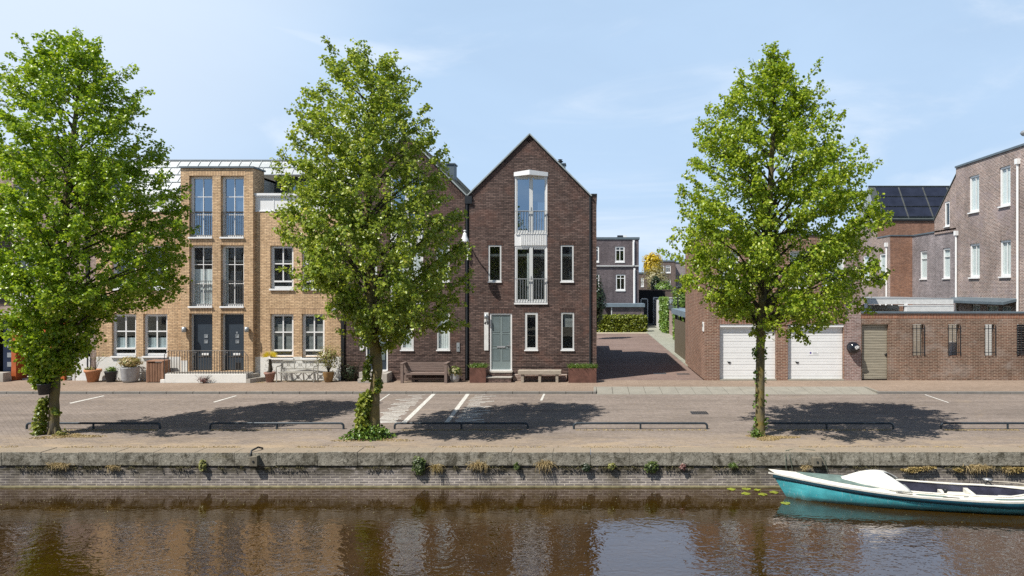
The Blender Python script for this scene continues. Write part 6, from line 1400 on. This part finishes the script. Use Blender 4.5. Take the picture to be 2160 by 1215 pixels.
pts, o = column_pts(b1, [(90,815,14),(100,790,26),(105,765,32),(100,735,40)], 1500, 1, 3); tag(leaves('leafy_sprouts', pts, 0.085, M['leaf3'], None, (b1.x-0.2, b1.y, 1.2), 6, o), 'mass of fresh sprouts hanging low on the left trunk above the black tub', 'sprouts')
pts, o = column_pts(b1, [(130,872,8),(122,866,8),(120,858,5)], 90, 1, 8); tag(leaves('leafy_sprouts', pts, 0.075, M['ivyyellow'], None, (b1.x+0.1, b1.y, 0.5), 7, o), 'small leafy sprig on the right side of the left trunk', 'sprouts')
pts, o = column_pts(b2, [(772,905,20),(768,880,18),(772,850,18),(780,825,12)], 1100, 1, 4); tag(leaves('ivy', pts, 0.085, M['ivyyellow'], None, (b2.x-0.2, b2.y, 0), 8, o), 'yellow-green ivy climbing the left side of the middle trunk', 'ivy')
pts, o = column_pts(b2, [(798,826,8),(801,812,9),(798,800,6)], 160, 1, 5); tag(leaves('leafy_sprouts', pts, 0.08, M['ivyyellow'], None, (b2.x+0.1, b2.y, 1), 9, o), 'leafy sprig on the right of the middle trunk at kerb height', 'sprouts')
pts, o = column_pts(b2, [(774,802,8),(776,785,9),(778,772,7),(786,748,9)], 260, 1, 6); tag(leaves('leafy_sprouts', pts, 0.08, M['ivyyellow'], None, (b2.x-0.1, b2.y, 1.6), 10, o), 'leafy sprig on the left of the middle trunk before the stone steps', 'sprouts')
pts, d = blob(1500, (b2.x-0.1, b2.y-0.1, RZ+0.05), (0.62, 0.42, 0.30), 9, 0.4); pts = pts[pts[:,2] > RZ]; tag(leaves('ground_ivy', pts, 0.075, M['ivy'], None, (b2.x, b2.y, RZ), 11), 'round cushion of dark ivy at the foot of the middle tree', 'ivy')
r = np.random.default_rng(12); n = 260; z = r.random(n); pts = np.stack([b3.x+np.where(r.random(n) < .6, -0.15, 0.16)*(0.6+0.6*r.random(n)), b3.y-0.12*r.random(n), 0.1+z*2.3], 1); pts = pts[np.sin(z*23) > -0.1]
tag(leaves('ivy', pts, 0.075, M['ivy'], None, (b3.x, b3.y, 0.1), 12), 'thin ivy shoots up the slim right trunk', 'ivy')
pts, d = blob(220, (b3.x-0.12, b3.y-0.15, RZ+0.06), (0.2, 0.14, 0.16), 10, 0.2); pts = pts[pts[:,2] > RZ]; tag(leaves('weed_tuft', pts, 0.05, M['grassgreen'], None, (b3.x, b3.y-0.15, RZ), 13), 'small green tuft at the foot of the right trunk', 'weed')
pts, d = blob(150, (b1.x+0.32, b1.y-0.15, RZ+0.03), (0.2, 0.14, 0.12), 11, 0.2); pts = pts[pts[:,2] > RZ]; tag(leaves('weed_tuft', pts, 0.05, M['bushleaf'], None, (b1.x+.3, b1.y-0.15, RZ), 14), 'small weed right of the foot of the left trunk', 'weed')
# black tub strapped to the left trunk
tx = fx(93, 18.35); zt_ = EYE-(811-607.5)*18.35/FPX
t = thing('hanging_tub', 'black plastic tub hanging on the left tree trunk', 'tub', (tx, 18.35, zt_-0.26)); mb = MB()
mb.lathe((tx, 18.35, zt_-0.27), [(0,0),(0.12,0.0),(0.155,0.27),(0.165,0.27),(0.165,0.29),(0.14,0.29),(0.13,0.05),(0,0.04)], 20); mb.build('tub_body', M['blackpot'], t)
mb = MB(); mb.tube([(tx+0.10,18.42,zt_-0.05),(tx+0.22,18.42,zt_)], 0.01, 6); mb.build('hook', M['darkmetal'], t)

# ------------------------------------------------------------------ dry grass and grit along the quay edge (nobody could count it)
r = np.random.default_rng(21); n = 9000; x = -20+42*r.random(n); y = 16.93+np.abs(r.normal(size=n))*0.10
keep = np.array([mnoise.noise(Vector((a*0.55, 3.1, 0)))+0.25*mnoise.noise(Vector((a*3.1, 1.1, 0))) > -0.12 for a in x]); pts = np.stack([x, y, np.full(n, RZ)], 1)[keep]
tag(blades('dry_grass', pts, 0.045, M['straw'], None, (0,17,RZ), 5, 1.6, 0.008), 'thin line of dry grass and straw behind the coping', 'grass', kind='stuff')
def patch_pts(cx, cy, rx, ry, n, seed):
    r = np.random.default_rng(seed); a = r.random(n)*2*np.pi; q_ = np.sqrt(r.random(n))*(0.75+0.35*np.sin(a*3+seed)); return np.stack([cx+np.cos(a)*rx*q_, cy+np.sin(a)*ry*q_, np.full(n, RZ)], 1)
P_ = np.concatenate([patch_pts(b3.x+0.25, b3.y-0.25, 0.75, 0.38, 2400, 1), patch_pts(b1.x+0.6, b1.y-0.3, 1.0, 0.4, 1500, 2), patch_pts(b2.x+0.1, b2.y-0.3, 1.1, 0.35, 1200, 3)])
tag(blades('dry_grass', P_, 0.04, M['straw'], None, (0,18,RZ), 6, 2.2, 0.010), 'straw coloured litter round the tree feet', 'grass', kind='stuff')
P_ = np.concatenate([np.stack([fx(a,19.1)+(fx(b,19.1)-fx(a,19.1))*np.random.default_rng(int(a)).random(420), 19.05+0.12*np.random.default_rng(int(b)).random(420), np.full(420, RZ)], 1) for a, b in ((60,330),(445,700),(845,1100),(1215,1490),(1620,1880),(1990,2150))])
tag(blades('weeds', P_, 0.04, M['strawleaf'], None, (0,19.1,RZ), 7, 1.3, 0.008), 'sparse dry weeds under the parking rails', 'weeds', kind='stuff')
r = np.random.default_rng(77); n = 2600; x = -21+10.4*r.random(n); P_ = np.stack([x, FY-0.35+0.3*r.random(n)-0.4*(x > -17.6)*(x < -13.5), np.full(n, 0.0)], 1)
tag(blades('wall_foot_weeds', P_[mk] if False else P_, 0.03, M['strawleaf'], None, (-16,FY,0), 8, 1.6, 0.007), 'dry crumbs and weeds along the foot of the tan house', 'weeds', kind='stuff')

# growth on the quay wall
def wallcrumbs(n, x0, x1, seed):
    r = np.random.default_rng(seed); x = x0+(x1-x0)*r.random(n); z = -0.385-np.abs(r.normal(size=n))*0.035
    keep = np.array([mnoise.noise(Vector((a*1.3, 7.7, 0)))+0.5*mnoise.noise(Vector((a*6.0, 2.2, 0))) > -0.05 for a in x]); return np.stack([x, np.full(n, QY-0.005)-0.03*r.random(n), z], 1)[keep]
pts = wallcrumbs(9000, -19, 20, 31); tag(leaves('moss', pts, 0.024, M['mossleaf'], None, (0,QY,-0.4), 31), 'dark moss in the joint under the coping', 'moss', kind='stuff')
tufts = [(125,984,26,9,'straw','wide dry straw cushion on the quay wall at the far left'), (237,988,16,7,'straw','thin dry tuft on the quay wall before the leftmost rail'),
         (427,981,9,12,'bushleaf','small yellow-green plant on the quay wall left of the wooden stump'), 
         (883,983,17,24,'wallgreen','largest dark green ivy clump hanging on the quay wall'), (920,990,12,14,'strawleaf','drooping grass tuft right of the hanging ivy clump'),
         (1008,985,22,13,'straw','bushy dry straw tuft on the quay wall below the parking lines'), (1150,984,20,15,'straw','dry tuft with green blades on the quay wall near the middle'),
         (1237,986,11,10,'darkleaf','dark round plant on the quay wall before the alley'), (1090,983,7,9,'wallgreen','small green sprig between the two dry tufts'),
         (1290,983,10,8,'bushleaf','pale green sprig on the quay wall before the alley mouth'), (1375,984,17,13,'wallgreen','green spreading plant on the quay wall under the drain grate'),
         (1441,984,7,8,'redleaf','brownish sprig on the quay wall left of the garages'), (1545,983,9,8,'grassgreen','bright green sprig on the quay wall near the right trunk'),
         (1700,988,13,7,'straw','brown dry tuft on the quay wall above the boat bow'), (2062,990,30,12,'straw','big yellow straw cushion on the quay wall above the boat stern'),
         (2128,993,15,9,'straw','yellow straw tuft on the quay wall at the right edge'), (1952,990,12,7,'straw','small yellow tuft on the quay wall above the boat cockpit')]
for i, (px, py, hw, hh, m_, lab) in enumerate(tufts):
    hw *= 0.85; hh *= 0.9; Y = QY-0.04; k = Y/FPX; c = (fx(px,Y), Y, EYE-(py-607.5)*k); r = np.random.default_rng(200+i)
    if m_ in ('straw', 'grassgreen', 'strawleaf'):
        n = int(12*hw); p = np.stack([c[0]+hw*k*r.normal(size=n)*0.45, np.full(n,QY+0.01), c[2]+hh*k*0.45+0.02*r.normal(size=n)], 1)
        o = blades('wall_tuft', p, hh*k*1.05, M[m_], None, c, 300+i, 0.9, 0.006, hang=0.9)
        P_ = np.asarray([v.co for v in o.data.vertices]);
        for v in o.data.vertices:
            if v.co.y > 0.03: v.co.y = 0.03-(v.co.y-0.03)
    else:
        p, d = blob(max(90, int(2.3*hw*hh)), c, (hw*k, 0.05, hh*k), 300+i, 0.0); p[:,1] = np.minimum(p[:,1], QY+0.02); o = leaves('wall_plant', p, 0.045, M[m_], None, c, 300+i, np.tile([0,-1,0],(len(p),1)))
    tag(o, lab, 'wall plant')
r = np.random.default_rng(88); n = 5200; x = fx(1880,QY)+(fx(2175,QY)-fx(1880,QY))*r.random(n); z = -0.40-0.12*r.random(n)**1.5*(0.5+0.5*np.sin(x*5.1)); keep = np.array([mnoise.noise(Vector((a*2.4, b*9, 4))) > -0.15 for a, b in zip(x, z)])
tag(leaves('moss', np.stack([x, QY-0.02-0.04*r.random(n), z], 1)[keep], 0.032, M['strawleaf'], None, (9,QY,-0.4), 32), 'brown and yellow moss band below the coping at the right', 'moss', kind='stuff')
r = np.random.default_rng(91); n = 700; P_ = np.stack([-17+32*r.random(n), 16.3-np.abs(r.normal(size=n))*1.6, np.full(n, WZ+0.006)], 1); P_ = P_[P_[:,1] > 11.5]
tag(leaves('floating_debris', P_, 0.020, M['paleleaf'], None, (0,16,WZ), 92, None, 6.0, 0.0), 'tiny pale specks floating on the canal by the wall', 'debris', kind='stuff')
r = np.random.default_rng(93); n = 1500; P_ = np.stack([-21+40*r.random(n), 17.0+8.4*r.random(n)**1.3, np.full(n, RZ+0.006)], 1)
tag(leaves('street_litter', P_, 0.022, M['straw'], None, (0,20,RZ), 94, None, 5.0, 0.0), 'scattered dry leaf crumbs on the road', 'litter', kind='stuff')
# wooden stumps
def stump(px0, px1, py0, py1, lab, slant):
    Y = QY-0.13; a, b = fx(px0,Y), fx(px1,Y); z1, z0 = EYE-(py0-607.5)*Y/FPX, EYE-(py1-607.5)*Y/FPX
    t = thing('mooring_stump', lab, 'fender post', ((a+b)/2, Y, z0)); mb = MB()
    mb.add([(a,Y,z0),(b,Y,z0),(b,QY+.0,z0),(a,QY+.0,z0),(a,Y,z1-slant),(b,Y,z1-slant*.2),(b,QY+.0,z1),(a,QY+.0,z1-slant)], [(0,3,2,1),(4,5,6,7),(0,1,5,4),(1,2,6,5),(2,3,7,6),(3,0,4,7)]); mb.build('post', M['postwood'], t, bevel=0.008)
    mb = MB(); mb.box((a+b)/2-0.02,(a+b)/2+0.02,Y-0.015,Y,z1-slant-0.12,z1-slant-0.08); mb.build('bolt', M['darkmetal'], t); return t
stump(526, 542, 962, 984, 'split old wooden fender post on the quay wall at the left', 0.03)
stump(1715, 1734, 966, 984, 'square grey wooden fender block on the quay wall above the boat', 0.0)
# loop of dark iron above the stump
t = thing('mooring_ring', 'bent dark iron hook on the coping above the split post', 'mooring hook', (fx(535,QY), QY, -0.04)); mb = MB()
mb.tube([(fx(529,QY),QY-0.03,-0.12),(fx(530,QY),QY+0.02,-0.01),(fx(536,QY),QY+0.2,0.03),(fx(539,QY),QY+0.35,-0.03)], 0.022, 8); mb.build('iron_bar', M['darkmetal'], t)

# ------------------------------------------------------------------ teal boat
bow = Vector((4.12, 15.72, 0)); stn = Vector((10.05, 14.72, 0)); ax_ = (stn-bow); LB = ax_.length; ax_.normalize(); sd_ = Vector((-ax_.y, ax_.x, 0))   # points to the quay
B = thing('boat', 'old teal blue open motor boat with white deck moored along the quay', 'boat', bow.lerp(stn, 0.5)+Vector((0,0,WZ)))
def bp(s, w, z): return bow + ax_*(LB*s) + sd_*w + Vector((0,0,z))
def half(s): return 0.66*max(0.0, 1-(1-min(s/0.52,1))**1.9)*(1 if s < 0.72 else 1-0.42*((s-0.72)/0.28)**2.2)
def sheer(s): return -0.355-0.235*math.sin(min(1,s/0.72)*math.pi/2)+0.03*max(0,(s-0.8)/0.2)
N = 40; prof_t = [(0.0,1.0),(0.10,0.995),(0.11,0.955),(0.42,0.955),(0.75,0.885),(1.0,0.78),(1.25,0.45),(1.4,0.0)]
def section(i, side):
    s = i/N; h = half(s); zt = sheer(s); zb = WZ; out = []
    for (t_, w_) in prof_t:
        z = zt+(zb-zt)*t_; ww = h*w_ if t_ > 0 else h
        rake = 0.055*t_*(1-min(1,s/0.12))       # stem rakes back towards the keel
        out.append(bp(s+rake, side*ww, z))
    return out
def strip(r0, r1, mat, name):
    mb = MB()
    for side in (-1, 1):
        S = [section(i, side) for i in range(N+1)]
        pts = [p for s_ in S for p in s_[r0:r1+1]]; m_ = r1-r0+1
        mb.add(pts, [(i*m_+j, (i+1)*m_+j, (i+1)*m_+j+1, i*m_+j+1) for i in range(N) for j in range(m_-1)], True)
    a, b = section(N, -1)[r0:r1+1], section(N, 1)[r0:r1+1]
    for j in range(len(a)-1): mb.quad(a[j], b[j], b[j+1], a[j+1])
    return mb.build(name, M[mat], B)
strip(2, 7, 'hull', 'hull')
# dark rubbing band: upper part of the topsides
mb = MB()
for side in (-1, 1):
    pts = []
    for i in range(N+1):
        s = i/N; h = half(s); zt = sheer(s); d = 0.115+0.05*max(0,(s-0.55)/0.45)
        pts += [bp(s, side*(h+0.006), zt), bp(s+0.004, side*(h+0.012), zt-0.03), bp(s+0.006, side*(h*0.975+0.008), zt-d), bp(s+0.006, side*(h*0.95), zt-d-0.004)]
    mb.add(pts, [(i*4+j, (i+1)*4+j, (i+1)*4+j+1, i*4+j+1) for i in range(N) for j in range(3)], True)
mb.build('rubbing_band', M['hulldark'], B)
# deck ring with cockpit opening
cs0, cs1 = 0.36, 0.93
def cock(s):
    if s <= cs0 or s >= cs1: return 0.0
    u = (s-cs0)/(cs1-cs0); return (half(s)-0.20-0.05*u)*min(1, (u/0.10)**0.5 if u < 0.10 else 1)*min(1, ((1-u)/0.20)**0.5)
def crown_z(s, w): h = max(half(s), 1e-3); return sheer(s)+0.015+0.07*(1-(w/h)**2)*(1 if s < cs0+0.05 else 0.4)
mb = MB(); ND = 90
for side in (-1, 1):
    pts = []
    for i in range(ND+1):
        s = i/ND; h = half(s)+0.012; c = cock(s)
        for k in range(6): w = h+(c-h)*k/5; pts.append(bp(s if s > 0.0 else -0.012, side*w, crown_z(s, min(w, h-0.012))))
    mb.add(pts, [(i*6+j, (i+1)*6+j, (i+1)*6+j+1, i*6+j+1) for i in range(ND) for j in range(5)], True)
    e = []
    for i in range(ND+1): s = i/ND; h = half(s)+0.014; e += [bp(s if s > 0 else -0.012, side*h, sheer(s)+0.014), bp(s if s > 0 else -0.012, side*h, sheer(s)-0.02)]
    mb.add(e, [(i*2, i*2+1, (i+1)*2+1, (i+1)*2) for i in range(ND)], True)
mb.build('deck', M['deck'], B)
# cockpit lining
mb = MB(); fz_ = WZ+0.02
for side in (-1, 1):
    pts = []
    for i in range(ND+1):
        s = min(max(i/ND, cs0), cs1); c = cock(s)+0.001; pts += [bp(s, side*c, crown_z(s, c)), bp(s, side*(c+0.03), fz_+0.04)]
    mb.add(pts, [(i*2, i*2+1, (i+1)*2+1, (i+1)*2) for i in range(ND)], True)
mb.build('cockpit_lining', M['cockpit'], B)
mb = MB(); pts = []
for i in range(21):
    s = cs0+(cs1-cs0)*i/20; c = max(cock(s),0.02)+0.05; pts += [bp(s, -c, fz_+0.05), bp(s, c, fz_+0.05)]
mb.add(pts, [(i*2, i*2+1, i*2+3, i*2+2) for i in range(20)]); mb.build('floor', M['floorboat'], B)
# coaming lip
mb = MB()
for side in (-1, 1):
    path = [bp(s, side*max(cock(s),0.0), crown_z(s, cock(s))+0.018) for s in np.linspace(cs0+0.02, cs1-0.002, 40)]; mb.tube(path, 0.018, 6)
mb.build('coaming', M['deck'], B)
# green anti-slip panels on the foredeck and side decks
def deckpatch(s0, s1, wa, wb, name, n=18):
    mb = MB(); pts = []
    for i in range(n+1):
        u = i/n; s = s0+(s1-s0)*u; e = min(1, (min(u,1-u)/0.12))**0.5 if True else 1
        a, b = wa(s), wb(s); m_ = (a+b)/2; a, b = m_+(a-m_)*e, m_+(b-m_)*e
        for k in range(5): w = a+(b-a)*k/4; pts.append(bp(s, w, crown_z(s, abs(w))+0.006))
    mb.add(pts, [(i*5+j, (i+1)*5+j, (i+1)*5+j+1, i*5+j+1) for i in range(n) for j in range(4)], True); return mb.build(name, M['deckgreen'], B)
deckpatch(0.09, 0.385, lambda s: -half(s)+0.13, lambda s: min(0.34, half(s)-0.12, -half(s)+0.15+max(0,(0.40-s))*5.0), 'foredeck_panel')
for (a, b) in ((0.49, 0.60), (0.75, 0.87)): deckpatch(a, b, lambda s: -half(s)+0.06, lambda s: -half(s)+0.14, 'side_deck_panel')
# white hood at the front of the cockpit
mb = MB(); pts = []; nh = 14; mh = 16
for i in range(nh+1):
    u = i/nh; s = 0.255+0.155*u
    hw = 0.10+0.42*min(1,u*1.3); top = 0.015+0.225*math.sin(min(1,u*1.22)*math.pi/2)**1.1
    for k in range(mh+1):
        v = -1+2*k/mh; w = v*hw; zz = crown_z(s, abs(w)) + top*(1-abs(v)**2.2)
        ss = s + (0.075*abs(v)**1.5 if u > 0.4 else 0)*(u-0.4)/0.6
        pts.append(bp(ss, w, zz))
mb.add(pts, [(i*(mh+1)+j, (i+1)*(mh+1)+j, (i+1)*(mh+1)+j+1, i*(mh+1)+j+1) for i in range(nh) for j in range(mh)], True)
o = mb.build('hood', M['hood'], B); sm = o.modifiers.new('thick', 'SOLIDIFY'); sm.thickness = 0.02
# thwarts
def bbox(s0, s1, w0, w1, z0, z1, name, mat, mb=None):
    m2 = mb or MB(); p = [bp(s, w, z) for z in (z0, z1) for s, w in ((s0,w0),(s1,w0),(s1,w1),(s0,w1))]; m2.add(p, [(0,3,2,1),(4,5,6,7),(0,1,5,4),(1,2,6,5),(2,3,7,6),(3,0,4,7)])
    return m2.build(name, M[mat], B) if mb is None else m2
zc = sheer(0.6)
bbox(0.615, 0.63, -0.42, 0.42, WZ+0.07, zc-0.09, 'thwart', 'deck'); mb = MB(); bbox(0.625, 0.71, -0.42, 0.42, zc-0.17, zc-0.13, '', 'deck', mb); bbox(0.705, 0.72, -0.42, 0.42, WZ+0.07, zc-0.03, '', 'deck', mb); mb.build('seat', M['deck'], B)
bbox(0.47, 0.50, 0.0, 0.44, zc-0.05, zc-0.02, 'locker_shelf', 'lampglass'); bbox(0.80, 0.90, -0.36, 0.02, zc-0.10, zc-0.05, 'stern_seat', 'deck')
def dp(s, w): return bp(s, w, crown_z(s, abs(w)))
mb = MB(); p = dp(0.60, -0.40); mb.lathe(p, [(0.03,0),(0.03,0.05),(0.05,0.07),(0.05,0.11),(0,0.12)], 10); mb.build('winch', M['darkmetal'], B)
mb = MB()
for s in (0.44, 0.66, 0.90): a, b = dp(s-0.008, -half(s)+0.10), dp(s+0.008, -half(s)+0.10); mb.bar(a+Vector((0,0,0.03)), b+Vector((0,0,0.03)), 0.015)
mb.build('cleat', M['galv'], B)
mb = MB()
for s in (0.425, 0.58): mb.bar(dp(s, -half(s)+0.05)+Vector((0,0,.01)), dp(s+0.055, -half(s+0.055)+0.05)+Vector((0,0,.01)), 0.012)
mb.build('grab_rail', M['twig'], B)
mb = MB()
for s in (0.70, 0.725): c = bp(s, -half(s)*0.90-0.008, sheer(s)-0.15); mb.lathe(c, [(0,-.02),(.03,0),(0,.02)], 8)
mb.build('outlet', M['darkmetal'], B)
# outboard-like crank and rope on the quay side
mb = MB(); c = bp(0.80, half(0.80)-0.1, sheer(0.8)); mb.tube([c+Vector((-.06,0,0)), c+Vector((-.05,0,.09)), c+Vector((0.0,0,.12)), c+Vector((.06,0,.06)), c+Vector((.10,0,0.0))], 0.014, 6); mb.build('rope_cleat', M['darkmetal'], B)
mb = MB(); mb.lathe(c+Vector((0,0.03,0.13)), [(0.0,0),(0.09,0.01),(0.10,0.03),(0.0,0.05)], 12); mb.build('pulley', M['galv'], B)
t = thing('mooring_rope', 'thin dark rope looped over the coping down to the boat bow', 'rope', (fx(1660,QY), QY, -0.5)); mb = MB()
zz = lambda py: EYE-(py-607.5)*(QY-0.03)/FPX
mb.tube([(fx(1658,QY),QY-.03,zz(994)),(fx(1656,QY),QY-.03,zz(960)),(fx(1660,QY),QY+0.1,-0.03),(fx(1690,QY),QY+0.4,-0.05),(fx(1722,QY),QY+0.15,-0.03),(fx(1736,QY),QY-0.05,zz(965)),(fx(1745,QY),QY-.03,zz(995))], 0.008, 5); mb.tube([(fx(1671,QY),QY-.03,zz(994)),(fx(1668,QY),QY-.03,zz(975)),(fx(1664,QY),QY-.02,zz(960)),(fx(1666,QY),QY+0.1,-0.03)], 0.008, 5); mb.build('rope_strand', M['rope'], t)
t = thing('mooring_rope', 'pale rope running from the quay to the boat stern at the right edge', 'rope', (9.5, 15.5, -0.4)); mb = MB(); mb.tube([c+Vector((0,0,.12)), bp(0.90, 0.55, -0.48), bp(1.02, 0.40, -0.56)], 0.012, 6); mb.build('rope_strand', M['rope2'], t)

# lily pads
for i, (px, py, lab) in enumerate(((1543,1032,'lily pad farthest left, close to the quay'), (1574,1031.5,'second lily pad from the left in the row by the quay'), (1597,1033.5,'small third lily pad from the left in the row by the quay'),
        (1573,1041.5,'outer lily pad, the left one of the front pair'), (1609,1043,'outer lily pad, the right one of the front pair'), (1633,1038.5,'lily pad touching the shade of the boat stem'), (1657,1061.5,'lone lily pad in front of the boat bow'))):
    c = G(px, py, WZ); r0 = 0.105 if i != 2 else 0.08; mb = MB(); pts = [c+Vector((0,0,0.008))]; a0 = i*1.3
    for k in range(19): a = a0+0.18+(2*math.pi-0.36)*k/18; q_ = r0*(1+0.06*math.sin(a*3+i)); pts.append(c+Vector((q_*math.cos(a), q_*math.sin(a), 0.006+0.004*math.sin(a*5))))
    mb.add(pts, [(0,k,k+1) for k in range(1,19)]); o = mb.build('lily_pad', M['lily'], None, c); tag(o, lab, 'lily pad', 'lily pads beside the boat bow')
